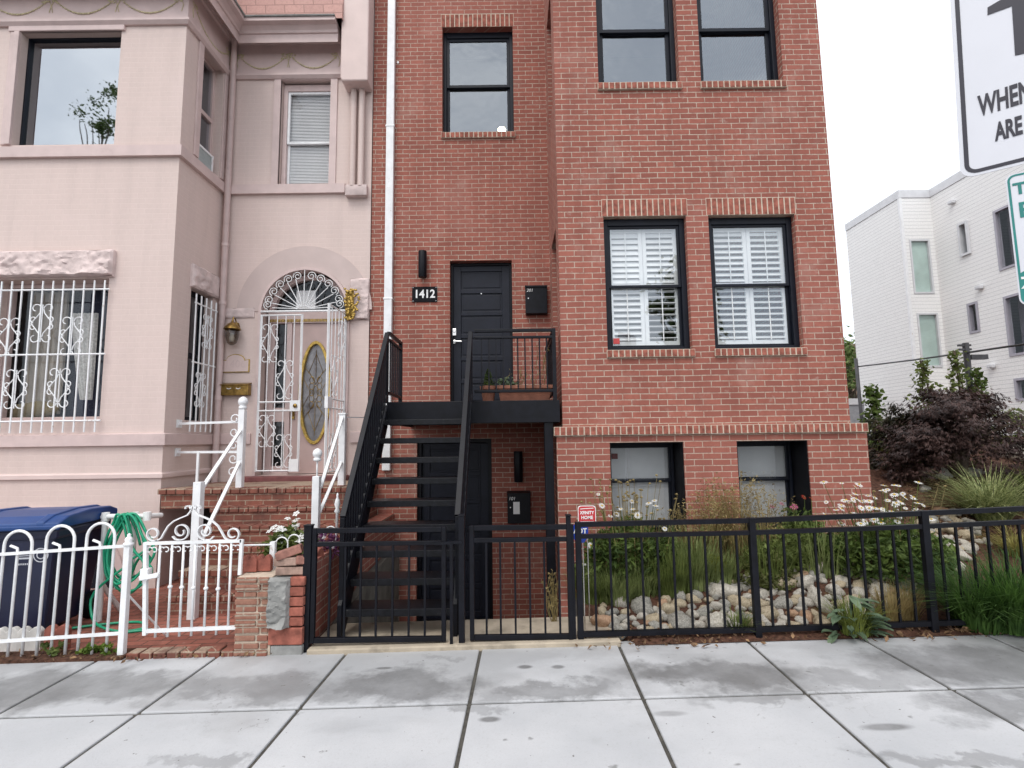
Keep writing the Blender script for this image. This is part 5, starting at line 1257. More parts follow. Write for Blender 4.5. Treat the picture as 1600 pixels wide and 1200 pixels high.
for p0_, p1_, lo in ((900.5, 909.5, .0), (1174, 1184, .0), (1446, 1457, .0), (1722, 1733, 0)):
    a, b = X(p0_, 900, YF), X(p1_, 900, YF); m = MB(); xm = (a+b)/2; m.box(a, b, YF-.024, YF+.024, gz(xm)-.06, pl(pT, xm)+.021); m.build('post', BLACK, rl, bevel=.003)
pk_ = []
for a, b, n in ((905, 1179, 10), (1179, 1451, 10), (1451, 1727, 10)):
    pk_ += [X(a+(b-a)*(k+1)/(n+1), 910, YF) for k in range(n)]
picketrow(rl, pk_, YF, lambda x: pl(pB_, x)+.01, lambda x: pl(pM_, x)-.0)
# ------------------------------------------------------------------ garden plants and stones
def on_garden(px, py):
    d = ray(px, py); Y = YF-.05
    while Y < 16:
        t = Y/d.y; x, z = d.x*t, H+d.z*t
        if z <= gh(x, Y): return x, Y, gh(x, Y)
        Y += .02
    return x, Y, gh(x, Y)
def leafm(name, c, c2, trans=.32, vs=7, rough=.6): return pm(name, c, rough=rough, var=.3, vs=vs, col2=c2, trans=trans, spec=.3)
LG = leafm('leaf_green', (.05, .09, .02), (.14, .20, .045), .35); LG2 = leafm('leaf_mid_green', (.09, .125, .03), (.20, .25, .07))
LAV = leafm('feathery_green', (.17, .22, .07), (.33, .39, .15)); DRY = leafm('dry_grass', (.22, .16, .065), (.38, .30, .13), .2); YEL = leafm('chartreuse_leaf', (.24, .27, .03), (.42, .42, .06))
DGR = leafm('dark_grass', (.035, .09, .018), (.10, .19, .04)); VAR_ = leafm('variegated_grass', (.12, .18, .05), (.42, .44, .20), vs=40); LAMB = leafm('grey_green_leaf', (.10, .16, .09), (.19, .26, .16))
TAN = leafm('tan_grass', (.28, .20, .07), (.42, .33, .15)); MAPLE = leafm('purple_maple_leaf', (.026, .014, .013), (.10, .058, .05), .22, 5, .55); OLIVE = leafm('olive_leaf', (.06, .07, .02), (.14, .15, .045))
PETAL = pm('white_petal', (.82, .82, .80), rough=.6, var=.04, trans=.3); EYE = pm('yellow_flower_eye', (.55, .36, .03), rough=.8, var=.2, vs=60); SEED = pm('brown_seed_head', (.16, .10, .045), rough=.9, var=.3, vs=60)
PINKP = pm('pink_petal', (.55, .12, .26), rough=.6, var=.15, trans=.3); REDP = pm('red_petal', (.50, .05, .02), rough=.6, var=.2, trans=.3); PURP = pm('purple_petal', (.12, .03, .10), rough=.6, var=.3, trans=.2)
def blade(m, p, ang, ln, lean, w, seg=4, droop=1.0):
    dx, dy = math.cos(ang), math.sin(ang); vs = []; 
    for i in range(seg+1):
        t = i/seg; out = lean*ln*t**1.7*droop; z = ln*(t-.45*lean*t*t*droop)
        ww = w*(1-t)**.7*.5+.0006; c = (p[0]+dx*out, p[1]+dy*out, p[2]+z)
        vs += [(c[0]-dy*ww, c[1]+dx*ww, c[2]), (c[0]+dy*ww, c[1]-dx*ww, c[2])]
    m.add(vs, [(2*i, 2*i+1, 2*i+3, 2*i+2) for i in range(seg)])
def leaf(m, c, size, ratio=.45, nrm=None, r=rnd):
    a = r.uniform(0, 6.283); e = r.uniform(-.9, .9)
    d = Vector((math.cos(a)*math.cos(e), math.sin(a)*math.cos(e), math.sin(e))); s = d.orthogonal().normalized(); s.rotate(Matrix.Rotation(r.uniform(0, 6.28), 3, d))
    c = Vector(c); l = d*size*.5; w_ = s*size*ratio*.5; n = d.cross(s)*size*.08
    m.add([c-l, c-l*.1+w_+n, c+l, c-l*.1-w_+n], [(0, 1, 2, 3)])
def clump(name, lab, cat, base, n, h, w, lean, spread, mat, group=None, seed=0, h2=None):
    r = random.Random(seed); m = MB()
    for _ in range(n):
        a = r.uniform(0, 6.283); q = spread*math.sqrt(r.random())
        blade(m, (base[0]+q*math.cos(a), base[1]+q*math.sin(a), base[2]-.02), a+r.uniform(-.6, .6), h*r.uniform(.55, 1.05), lean*r.uniform(.2, 1.2), w*r.uniform(.7, 1.2))
    o = m.build(name, mat, fix=False); return tag(o, lab, cat, group)
def bush(m, c, rad, n, size, seed, ratio=.45, shell=.35):
    r = random.Random(seed); cl = [(Vector((r.gauss(0, 1), r.gauss(0, 1), r.gauss(0, 1))).normalized()*r.uniform(.45, .95)) for _ in range(max(5, n//45))]
    for _ in range(n):
        k = r.choice(cl); p = k + Vector((r.gauss(0, 1), r.gauss(0, 1), r.gauss(0, .8)))*shell*.6
        leaf(m, (c[0]+p.x*rad[0], c[1]+p.y*rad[1], c[2]+p.z*rad[2]), size*r.uniform(.6, 1.3), ratio, r=r)
# daisy flower (petals and eye are one head)
def flower_mesh(pet, eye, r_=.034, n=13, droop=.1, wd=.19):
    m = MB()
    for i in range(n):
        a = 2*math.pi*i/n; b = a+wd; c = a-wd; q = lambda an, rr, z: (rr*math.cos(an), rr*math.sin(an), z)
        m.add([q(a, .006, 0), q(b, r_*.65, -droop*r_*.4), q(a, r_, -droop*r_), q(c, r_*.65, -droop*r_*.4)], [(0, 1, 2, 3)])
    m.mi = 1; m.ball((0, 0, .002), (r_*.25, r_*.25, r_*.16), 8, 4)
    o = m.build('flower', [pet, eye], fix=False); me = o.data; bpy.data.objects.remove(o); return me
DAISY = flower_mesh(PETAL, EYE, .038); CONE = flower_mesh(PINKP, SEED, .034, 11, .6)
def put_flower(root, me, p, s, r, name='flower', tilt=None):
    o = bpy.data.objects.new(name, me); COL.objects.link(o); o.parent = root; o.location = Vector(p)-wloc(root); o.scale = (s, s, s)
    t = r.uniform(.1, .9) if tilt is None else tilt; a = r.uniform(-2.6, -.5); o.rotation_mode = 'XYZ'
    ax = Vector((-math.sin(a), math.cos(a), 0)); o.rotation_euler = Matrix.Rotation(t, 3, ax).to_euler(); return o
def flowering(name, lab, base, heads, me, leafmat, nleaf, rad, seed, seedheads=0, size=1.0, lsize=.09):
    r = random.Random(seed); t = thing(name, lab, 'plant', base); m = MB()
    for _ in range(nleaf):
        a = r.uniform(0, 6.28); q = math.sqrt(r.random()); zz = r.random()**.8
        leaf(m, (base[0]+rad[0]*q*math.cos(a), base[1]+rad[1]*q*math.sin(a), base[2]+rad[2]*zz*(1-.45*q)), lsize*r.uniform(.6, 1.3), .38, r=r)
    for p in heads:
        b0 = (base[0]+(p[0]-base[0])*.45, base[1]+(p[1]-base[1])*.45, base[2])
        m.tube([b0, ((b0[0]+p[0])/2+r.uniform(-.02, .02), (b0[1]+p[1])/2, (b0[2]+p[2])/2), (p[0], p[1], p[2]-.005)], .0028, 4)
    m.build('foliage', leafmat, t, fix=False)
    for p in heads: put_flower(t, me, p, size*r.uniform(.6, 1.2), r)
    if seedheads:
        m = MB()
        for _ in range(seedheads):
            a = r.uniform(0, 6.28); q = r.random(); p = (base[0]+rad[0]*1.2*q*math.cos(a), base[1]+rad[1]*q*math.sin(a), base[2]+rad[2]*r.uniform(.85, 1.5))
            m.tube([(p[0]*.6+base[0]*.4, p[1], base[2]+.2*rad[2]), (p[0]+r.uniform(-.02, .02), p[1], p[2])], .0022, 4); m.ball(p, (.013, .013, .011), 6, 4)
            for k in range(5): b_ = r.uniform(0, 6.28); leaf(m, (p[0]+.014*math.cos(b_), p[1]+.014*math.sin(b_), p[2]), .02, .4, r=r)
        m.build('seed_heads', DRY, t, fix=False)
    return t
def at3(px, py, Y): x, z = at(px, py, Y); return (x, Y, z)
r = random.Random(11)
Yd = 5.35; x = X(985, 860, Yd)
heads = [at3(a+r.uniform(-2, 2), b, Yd+r.uniform(-.2, .2)) for a, b in ((935, 772), (1012, 786), (1024, 790), (955, 806), (963, 803), (998, 805), (1024, 782), (1038, 826), (1055, 832), (987, 783), (990, 795), (970, 795), (942, 790))]
flowering('daisy_plant', 'tall white daisies gone partly to seed, under the first basement window', (x, Yd, gh(x, Yd)), heads, DAISY, LG, 2600, (.45, .34, .68), 1, 80)
x, y, z = on_garden(918, 920); flowering('daisy_plant', 'few white daisies low beside the gate hinge, at the start of the railing', (x, y, z), [at3(a, b, y) for a, b in ((911, 882), (917, 891), (909, 896), (924, 893), (923, 852))], DAISY, LG2, 300, (.14, .14, .32), 2, size=1.0)
Yd = 5.2; x = X(1385, 860, Yd)
heads = [at3(a+r.uniform(-3, 3), b+r.uniform(-3, 3), Yd+r.uniform(-.3, .3)) for a, b in ((1318, 755), (1340, 757), (1380, 757), (1388, 762), (1375, 765), (1384, 768), (1349, 783), (1360, 781), (1330, 787), (1347, 790), (1357, 791), (1316, 797), (1335, 803), (1368, 796), (1395, 780), (1408, 787), (1417, 793), (1380, 800), (1390, 797), (1398, 796), (1420, 800), (1440, 791), (1364, 813), (1392, 814), (1432, 838), (1440, 846), (1404, 801), (1293, 782))]
heads += [at3(1372+r.gauss(0, 42), 792+r.gauss(0, 16), Yd+r.uniform(-.3, .3)) for _ in range(60)]
flowering('daisy_plant', 'large clump of white daisies in full bloom at the building corner', (x, Yd, gh(x, Yd)), heads, DAISY, LG, 2800, (.58, .40, .56), 3, 10)
x, y, z = on_garden(1235, 850); y = 5.55; x = X(1240, 800, y)
flowering('coneflower', 'pink coneflowers in front of the second basement window', (x, y, gh(x, y)), [at3(a, b, y) for a, b in ((1222, 786), (1240, 791), (1244, 789), (1207, 790))], CONE, LG2, 420, (.25, .2, .5), 4, size=1.0)
REDF = flower_mesh(REDP, SEED, .028, 9, .4)
y = 5.6; x = X(1262, 800, y); flowering('coneflower', 'dark red coneflower beside the pink ones at the second basement window', (x, y, gh(x, y)), [at3(1257, 776, y), at3(1268, 778, y)], REDF, LG, 300, (.18, .2, .5), 5)
x, y, z = on_garden(1018, 922); flowering('red_flowers', 'small plant with orange red flowers amid feathery green clumps', (x, y, z), [at3(1018+r.uniform(-14, 10), 903+r.uniform(-9, 9), y+r.uniform(-.1, .05)) for _ in range(9)], REDF, LAV, 200, (.14, .12, .22), 6, size=.8)
# feathery green clumps at the front of the bed
lab = ['feathery green clump nearest the gate', 'feathery green clump under the seeding daisies', 'feathery green clump left of the orange red flowers', 'feathery green clump right of the orange red flowers', 'feathery green clump beside the yellow leaved plant', 'feathery green clump behind the river stones, left of the second railing post', 'tall feathery green clump against the base wall between the windows', 'feathery green clump behind the second railing post']
for i, (a, b, hh) in enumerate(((926, 934, .34), (962, 938, .36), (1000, 925, .38), (1046, 925, .42), (1080, 915, .42), (1125, 905, .36), (1060, 885, .42), (1190, 880, .34))):
    p = on_garden(a, b); clump('feathery_perennial', lab[i], 'plant', p, 520, hh, .006, .55, .17, LAV if i % 3 else LG2, 'feathery green perennials', 20+i)
# bushy perennials
lab = ['bushy green perennial left of the second railing post, before the brick', 'olive green bushy perennial between the second railing post and white daisies', 'low dark bushy perennial above the river stones in the middle', 'mid green bushy perennial under the second basement window']
for i, (a, b, rx, rz, mt_) in enumerate(((1120, 880, .22, .24, OLIVE), (1215, 890, .30, .24, LG2), (1195, 915, .24, .14, OLIVE), (1250, 868, .30, .26, LG))):
    p = on_garden(a, b); m = MB(); bush(m, (p[0], p[1], p[2]+rz*.7), (rx, .22, rz), 1000, .055, 40+i); tag(m.build('bushy_perennial', mt_, fix=False), lab[i], 'plant')
p = on_garden(1112, 905); m = MB(); bush(m, (p[0], p[1], p[2]+.12), (.14, .1, .12), 260, .06, 51, .7); tag(m.build('yellow_leaved_plant', YEL, fix=False), 'small yellow leaved plant left of the second railing post', 'plant')
p = on_garden(1380, 893); m = MB(); bush(m, (p[0], p[1], p[2]+.13), (.16, .1, .14), 260, .07, 52, .7); tag(m.build('yellow_leaved_plant', YEL, fix=False), 'chartreuse leaved plant under the blooming daisies', 'plant')
# dry seeding grasses in front of the bay
lab = ['tall straw coloured grass between the basement windows', 'thin straw grass at the right edge of the first basement window', 'straw coloured grass at the left edge of the second basement window', 'fine straw grass across the second basement window']
for i, (px_, hh, n) in enumerate(((1115, .82, 130), (1075, .70, 60), (1150, .98, 150), (1195, .8, 70))):
    Yg = 5.5; x = X(px_, 860, Yg); base = (x, Yg, gh(x, Yg)); rr = random.Random(60+i); m = MB()
    for _ in range(n):
        a = rr.uniform(0, 6.28); q = .14*rr.random(); h_ = hh*rr.uniform(.6, 1.05); p0_ = (x+q*math.cos(a), Yg+q*math.sin(a), base[2]); le = rr.uniform(.03, .3)
        blade(m, p0_, a, h_, le, .006)
        e = (p0_[0]+math.cos(a)*le*h_, p0_[1]+math.sin(a)*le*h_, p0_[2]+h_*(1-.45*le))
        for k in range(7): leaf(m, (e[0]+rr.gauss(0, .012), e[1]+rr.gauss(0, .012), e[2]-rr.random()*.16), .035, .3, r=rr)
    tag(m.build('seeding_grass', DRY, fix=False), lab[i], 'grass clump', 'straw coloured seeding grasses')
    m = None
x, y, z = on_garden(1150, 870); clump('leafy_grass', 'green and gold leafy grass under the straw grasses', 'grass clump', (x, y, z), 260, .42, .013, .5, .22, OLIVE, None, 66)
lab = ['loose tall green stems under the right side of the first basement window', 'loose tall green stems left of the straw coloured grass', 'loose tall green stems below the second basement window', 'loose tall green stems between the second window and the white daisies']
for i, (px_, Yg, hh) in enumerate(((1050, 5.15, .62), (1085, 5.3, .66), (1200, 5.2, .60), (1285, 5.3, .62))):
    x = X(px_, 860, Yg); clump('wildflower_stems', lab[i], 'plant', (x, Yg, gh(x, Yg)), 170, hh, .012, .45, .20, (LG2, LAV)[i % 2], 'loose wildflower stems in the bed', 140+i)
# tufts and large grasses
p = on_garden(1152, 985); clump('grass_tuft', 'short green grass tuft left of the second railing post, at the fence foot', 'grass clump', p, 150, .22, .008, .9, .07, LG2, None, 70)
p = on_garden(1335, 985); clump('grass_tuft', 'yellow green grass tuft beside the woolly leaved weed', 'grass clump', p, 300, .32, .008, .8, .12, leafm('lime_grass', (.12, .17, .03), (.26, .30, .07)), None, 71)
for i, (a, b) in enumerate(((1392, 975), (1418, 968))): p = on_garden(a, b); clump('bleached_grass', ('bleached tan grass tuft right of the woolly leaved weed', 'bleached tan grass tuft left of the third railing post')[i], 'grass clump', p, 230, .36, .006, .5, .08, TAN, None, 72+i)
for i, (a, b, hh, n) in enumerate(((1530, 978, .62, 620), (1585, 985, .70, 700), (1630, 980, .7, 400))):
    p = on_garden(a, b); clump('dark_grass', ('large dark green grass right of the third railing post', 'larger dark green grass at the right edge spilling through the railing', 'dark green grass clump cut off by the right edge of the picture')[i], 'grass clump', p, n, hh, .011, 1.0, .16, DGR, None, 76+i)
Yg = 6.0; x = X(1548, 790, Yg); clump('variegated_grass', 'pale striped ornamental grass on the mulch slope', 'grass clump', (x, Yg, gh(x, Yg)), 640, .78, .018, 1.3, .13, VAR_, None, 80)
Yg = 6.5; x = X(1606, 770, Yg); clump('green_grass', 'green arching grass behind the pale striped grass', 'grass clump', (x, Yg, gh(x, Yg)), 420, .62, .012, 1.2, .14, LG2, None, 81)
p = on_garden(1592, 868); clump('golden_grass', 'golden arching grass above the dark green grass at the right edge', 'grass clump', p, 240, .42, .009, 1.2, .1, leafm('gold_grass', (.22, .2, .05), (.4, .36, .12)), None, 82)
# woolly leaved weed leaning over the pavement edge
p = (X(1368, 985, 4.0), YF-.03, gz(3)+.0); t = thing('woolly_weed', 'grey green woolly leaved weed leaning through the railing onto the sidewalk', 'plant', p); m = MB(); rr = random.Random(5)
for k in range(34):
    a = rr.uniform(-3.0, -.1); L = rr.uniform(.08, .17); q = rr.uniform(0, .16); c = Vector((p[0]+q*math.cos(a)*1.2, p[1]+q*math.sin(a)*.7, p[2]+.02+.30*rr.random()*(1-q*3)))
    d = Vector((math.cos(a), math.sin(a), rr.uniform(-.3, .6))).normalized(); s = Vector((-d.y, d.x, 0)).normalized()*L*.22; vs = []
    for i in range(5):
        tt = i/4; w_ = math.sin(math.pi*min(1, .12+tt*.88))*1.0; e = c+d*L*tt+Vector((0, 0, -.25*L*tt*tt)); vs += [e-s*w_, e+Vector((0, 0, -.012)), e+s*w_]
    m.add(vs, [(3*i+j, 3*i+j+1, 3*i+j+4, 3*i+j+3) for i in range(4) for j in (0, 1)])
m.tube([p, (p[0]+.0, p[1]+.0, p[2]+.3)], .008, 6); m.build('leaves', LAMB, t, fix=False)
# small weeds along the pavement
for i, (px_, py_, lab_) in enumerate(((100, 1020, 'small light green weed at the foot of the hairpin fence'), (178, 1018, 'low yellow green weed beside the white fence post'), (160, 1020, 'creeping weed left of the white fence post'))):
    x, y = gnd(px_, py_); m = MB(); bush(m, (x, YF+.03, gz(x)+.05), (.10 if i else .07, .06, .05 if i else .09), 160, .035, 90+i, .7); tag(m.build('weed', LG2 if i == 0 else leafm('bright_weed', (.08, .14, .02), (.17, .25, .04)), fix=False), lab_, 'weed')
# white flowers over the pier planter
x, y = X(455, 830, YF+.45), YF+.45
flowering('white_petunia', 'white petunias in the brick planter behind the weathered pier', (x, y, z9), [at3(452+r.gauss(0, 13), 828+r.gauss(0, 13), y+r.uniform(-.1, .1)) for _ in range(34)], flower_mesh(PETAL, PETAL, .04, 5, .1, .6), LG2, 700, (.22, .14, .34), 8)
x = X(507, 835, YF+.6); flowering('purple_plant', 'dark purple leaved plant with few pink and white flowers beside the white petunias', (x, YF+.6, z9), [at3(505+r.gauss(0, 10), 842+r.gauss(0, 12), YF+.5) for _ in range(5)], flower_mesh(PETAL, PETAL, .024, 5, .1, .55), PURP, 420, (.16, .2, .26), 9, lsize=.05)
x = X(425, 850, YF+.5); m = MB(); bush(m, (x, YF+.5, z9+.08), (.13, .1, .10), 330, .04, 95); tag(m.build('planter_greenery', leafm('reddish_green_leaf', (.09, .10, .025), (.22, .17, .06)), fix=False), 'trailing green plant left of the white petunias in the planter', 'plant')
# river stones
STN = [pm('stone_%s' % n_, c_, rough=.75, var=.22, vs=9, bump=.25, bs=25, col2=c2_) for n_, c_, c2_ in (('white', (.34, .31, .255), (.49, .455, .395)), ('grey', (.19, .18, .155), (.34, .325, .285)), ('tan', (.31, .25, .16), (.44, .37, .26)), ('rust', (.34, .19, .11), (.42, .28, .18)))]
SM = []
for k in range(7):
    m = MB(); m.ball((0, 0, 0), (1, .8, .62), 20, 13); q = []
    for v in m.v:
        nn = noise.noise(Vector(v)*1.1+Vector((k*7, 0, 0))); n2 = noise.noise(Vector(v)*2.6+Vector((k*3, 5, 0))); n3 = noise.noise(Vector(v)*5+Vector((k, 2, 9))); q.append(tuple(Vector(v)*(1+.42*nn+.2*n2+.05*n3)))
    m.v = q; o = m.build('river_stone', STN[0], smooth=True); SM.append(o.data); bpy.data.objects.remove(o)
rs = random.Random(4); placed = []
poly = [((935, 945), (1100, 930), (1100, 985), (940, 990)), ((1090, 915), (1330, 882), (1330, 978), (1095, 988)), ((1270, 870), (1540, 838), (1490, 900), (1330, 975)), ((1440, 820), (1490, 800), (1545, 850), (1450, 880))]
def inside(pg, px_, py_):
    s = None
    for i in range(4):
        a, b = pg[i], pg[(i+1) % 4]; c = (b[0]-a[0])*(py_-a[1])-(b[1]-a[1])*(px_-a[0])
        if s is None: s = c > 0
        elif (c > 0) != s: return False
    return True
SL = {0: 'whitish rounded river stone among the heap along the garden railing', 1: 'grey rounded river stone among the heap along the garden railing', 2: 'tan rounded river stone among the heap along the garden railing', 3: 'rust coloured rounded river stone among the heap along the garden railing'}
SME = {}
for _ in range(9000):
    if len(placed) >= 275: break
    px_, py_ = rs.uniform(930, 1550), rs.uniform(795, 990)
    if not any(inside(pg, px_, py_) for pg in poly): continue
    x, y, z = on_garden(px_, py_); s = rs.choice((.04, .05, .06, .07, .085, .10, .12))*(1 if px_ < 1330 else .85)
    if any((x-a)**2+(y-b)**2 < ((s+c)*.66)**2 for a, b, c in placed): continue
    placed.append((x, y, s)); k = rs.choices((0, 1, 2, 3), (4, 3.2, 3, .6))[0]; mi = rs.randrange(7)
    if (k, mi) not in SME: me = SM[mi].copy(); me.materials.clear(); me.materials.append(STN[k]); SME[k, mi] = me
    o = bpy.data.objects.new('river_stone', SME[k, mi]); COL.objects.link(o); o.location = (x, y, z+s*.14); o.scale = (s*rs.uniform(.9, 1.25), s, s*rs.uniform(.85, 1.25)); o.rotation_euler = (rs.uniform(-.7, .7), rs.uniform(-.7, .7), rs.uniform(0, 6.28))
    tag(o, SL[k], 'stone', 'river stones heaped along the garden railing, '+('whitish', 'grey', 'tan', 'rust coloured')[k])
for i, (a, b, s, k, lab_) in enumerate(((1462, 745, .20, 1, 'grey boulder under the purple maple'), (1592, 715, .3, 0, 'pale flat boulder right of the purple maple'), (1520, 742, .13, 1, 'small grey boulder at the maple trunk'), (1445, 768, .09, 1, 'grey stone on the mulch slope below the maple'), (1472, 800, .08, 3, 'rust coloured stone on the mulch slope'), (1478, 812, .06, 0, 'small white stone on the mulch slope'), (1440, 805, .08, 1, 'purplish grey stone on the mulch beside the daisies'), (1130, 930, .15, 0, 'large white angular stone behind the second railing post'))):
    x, y, z = on_garden(a, b); me = SM[i % 7].copy(); me.materials.clear(); me.materials.append(STN[k]); o = bpy.data.objects.new('boulder', me); COL.objects.link(o); o.location = (x, y, z+s*.2); o.scale = (s, s*.8, s*.8); o.rotation_euler = (0, 0, i*1.3); tag(o, lab_, 'stone')
# fallen leaves and bark chips along the railing
m = MB(); rl_ = random.Random(8)
for _ in range(430):
    x = rl_.choice((rl_.gauss(X(1040, 1000, YF), .35), rl_.gauss(X(1500, 1000, YF), .3), rl_.uniform(X(960, 1000, YF), X(1620, 1000, YF)))); y = YF+rl_.gauss(.02, .09); z = (gh(x, y) if y > YF-.02 else gz(x)+.008)+.012
    if y < YF-.2: continue
    leaf(m, (x, y, z), rl_.uniform(.02, .065), .5, r=rl_)
for _ in range(900):
    x, y, z = on_garden(rl_.uniform(1400, 1600), rl_.uniform(735, 850)); leaf(m, (x, y, z+.01), rl_.uniform(.04, .10), .3, r=rl_)
for _ in range(140):
    x = rl_.uniform(-4.2, AX0); y = YF+rl_.gauss(-.02, .05); leaf(m, (x, y, gz(x)+.025), rl_.uniform(.02, .06), .5, r=rl_)
tag(m.build('fallen_leaves', pm('brown_dead_leaf', (.09, .04, .022), rough=.8, var=.5, vs=14, col2=(.30, .18, .09)), fix=False), 'brown fallen leaves and bark chips along the railing', 'leaves', kind='stuff')
# ------------------------------------------------------------------ purple japanese maple and shrubs on the slope
def maple(lab, px_, base_y, Y, rx, ry, rz, n, seed, mat, size=.075, cz=None, name='japanese_maple'):
    x = X(px_, 700, Y); z0 = gh(x, Y); t = thing(name, lab, 'tree', (x, Y, z0)); rr = random.Random(seed); m = MB(); cz = cz or z0+.55
    ends = []
    for k in range(9):
        a = 6.28*k/9+rr.uniform(-.3, .3); q = rr.uniform(.3, .8); e = (x+rx*q*math.cos(a), Y+ry*q*math.sin(a), cz+rz*rr.uniform(.3, .8)); ends.append(e)
        m.tube(smooth_path([(x+.04*math.cos(a), Y+.04*math.sin(a), z0-.05), (x+.10*math.cos(a), Y+.1*math.sin(a), z0+.3), ((x*.5+e[0]*.5), (Y*.5+e[1]*.5), (cz+e[2])/2+.1), e], 4), [.035*(1-i/13)+.006 for i in range(13)], 6)
    m.build('trunk', BARK, t)
    m = MB(); tiers = [(rr.uniform(0, 6.28), rr.uniform(.1, .98), rr.uniform(0, 1)) for _ in range(int(n/60))]
    for _ in range(n):
        a, q, w_ = rr.choice(tiers); top = math.sqrt(max(0, 1-q*q)); zz = cz+rz*top*(.35+.65*w_) - .22*q*q*rz*3*(1-w_)
        p = Vector((x+rx*q*math.cos(a)+rr.gauss(0, rx*.09), Y+ry*q*math.sin(a)+rr.gauss(0, ry*.09), zz+rr.gauss(0, .045)))
        d = Vector((math.cos(a)*.7+rr.gauss(0, .35), math.sin(a)*.7+rr.gauss(0, .35), -.55+rr.gauss(0, .3))).normalized(); s = d.cross(Vector((0, 0, 1)))+Vector((rr.gauss(0, .3),)*3); s.normalize(); L = size*rr.uniform(.6, 1.4)
        for f in (-.6, 0, .6):
            dd = (d+s*f).normalized(); ss = dd.cross(Vector((0, 0, 1))).normalized()*L*.11
            m.add([p, p+dd*L*.5+ss, p+dd*L, p+dd*L*.5-ss], [(0, 1, 2, 3)])
    m.build('crown', mat, t, fix=False); return t
maple('spreading dark purple weeping maple on the mulch slope in front of the white building', 1496, 750, 7.2, .98, .92, 1.06, 13000, 1, MAPLE, .066, gh(6, 7.2)+.17)
maple('smaller dark bronze weeping shrub between the brick corner and the purple maple', 1412, 740, 7.7, .62, .5, .75, 2600, 2, leafm('bronze_leaf', (.02, .022, .012), (.07, .06, .035)), .075, gh(5.6, 7.7)+.1)
m = MB(); Y = 8.4; x = X(1598, 700, Y); bush(m, (x, Y, gh(x, Y)+.3), (.5, .4, .42), 900, .07, 120, .6); tag(m.build('green_shrub', LG2, fix=False), 'green shrub at the right edge beyond the purple maple', 'shrub')
m = MB(); Y = 7.6; x = X(1455, 740, Y); bush(m, (x, Y, gh(x, Y)+.2), (.75, .35, .26), 900, .06, 121, .6); tag(m.build('green_shrub', OLIVE, fix=False), 'low olive shrub under the left side of the purple maple', 'shrub')
def vine(lab, px_, ytop, ybot, Y, w_, n, seed, mat=LG):
    x0, z1 = at(px_, ytop, Y); z0 = Z(px_, ybot, Y); t = thing('climbing_shrub', lab, 'shrub', (x0, Y, z0)); m = MB(); rr = random.Random(seed)
    for k in range(3): m.tube([(x0+rr.uniform(-.1, .1), Y, z0), (x0+rr.uniform(-.15, .15), Y, (z0+z1)/2), (x0+rr.uniform(-.1, .1)*w_, Y, z1)], .015, 5)
    m.build('stem', BARK, t); m = MB()
    for _ in range(n):
        q = rr.random(); zz = z0+(z1-z0)*q; ww = w_*(1-.65*q); leaf(m, (x0+rr.gauss(0, ww*.5), Y+rr.gauss(0, ww*.3), zz+rr.gauss(0, .05)), .11*rr.uniform(.6, 1.3), .6, r=rr)
    m.build('foliage', mat, t, fix=False)
vine('tall slender green shrub just right of the brick corner', 1362, 606, 720, 10.0, .34, 700, 1)
vine('thin leafy shrub against the recess of the white building', 1440, 563, 680, 11.5, .4, 380, 2, LG2)
vine('tall leafy shrub above the middle of the purple maple', 1492, 548, 680, 11.0, .4, 460, 3, LG2)
vine('leafy shrub on the dark post right of the middle of the maple', 1526, 578, 680, 11.0, .34, 380, 4, LG)
m = MB(); Y = 9.5; x = X(1380, 690, Y); bush(m, (x, Y, gh(x, Y)+.25), (.9, .4, .42), 900, .09, 124, .5); tag(m.build('green_shrub', OLIVE, fix=False), 'yellowish green shrub between the brick corner and the bronze shrub', 'shrub')
# ------------------------------------------------------------------ pots on the landing
def pot_pos(px_, Y): return X(px_, 600, Y)
Yp = YL+.16; x = X(763, 600, Yp); zp = ZL+.002
t = thing('flower_pot', 'small terracotta pot with a dwarf conifer on the landing', 'plant pot', (x, Yp, zp)); m = MB()
m.lathe((x, Yp, zp), [(.062, 0), (.085, .15), (.098, .152), (.10, .19), (.088, .19), (.08, .15), (.01, .15)], 18); m.build('pot', TERRA, t, smooth=True, angle=40)
m = MB(); rr = random.Random(3)
for _ in range(420):
    q = rr.random(); a = rr.uniform(0, 6.28); w_ = .075*(1-q)**.6*math.sqrt(rr.random()); leaf(m, (x+w_*math.cos(a), Yp+w_*math.sin(a), zp+.17+.22*q), .035, .3, r=rr)
m.tube([(x, Yp, zp+.14), (x, Yp, zp+.36)], .006, 5); m.build('conifer', LG, t, fix=False)
xa, xb = X(778, 600, Yp), X(861, 600, Yp); t = thing('planter_box', 'long terracotta planter box with sparse plants on the landing', 'plant pot', ((xa+xb)/2, Yp, zp)); m = MB()
m.add([(xa+.03, Yp-.06, zp), (xb-.03, Yp-.06, zp), (xb-.03, Yp+.06, zp), (xa+.03, Yp+.06, zp), (xa, Yp-.085, zp+.17), (xb, Yp-.085, zp+.17), (xb, Yp+.085, zp+.17), (xa, Yp+.085, zp+.17)], [(0, 3, 2, 1), (4, 5, 6, 7), (0, 1, 5, 4), (1, 2, 6, 5), (2, 3, 7, 6), (3, 0, 4, 7)])
frame = [(xa-.012, xb+.012, Yp-.1, Yp-.08), (xa-.012, xb+.012, Yp+.08, Yp+.1), (xa-.012, xa+.008, Yp-.08, Yp+.08), (xb-.008, xb+.012, Yp-.08, Yp+.08)]
for a, b, c, d in frame: m.box(a, b, c, d, zp+.15, zp+.19)
m.build('box', TERRA, t, bevel=.005)
m = MB(); bush(m, (xa+.13, Yp, zp+.25), (.13, .07, .09), 210, .035, 130, .6); m.build('foliage', LAMB, t, fix=False)
m = MB()
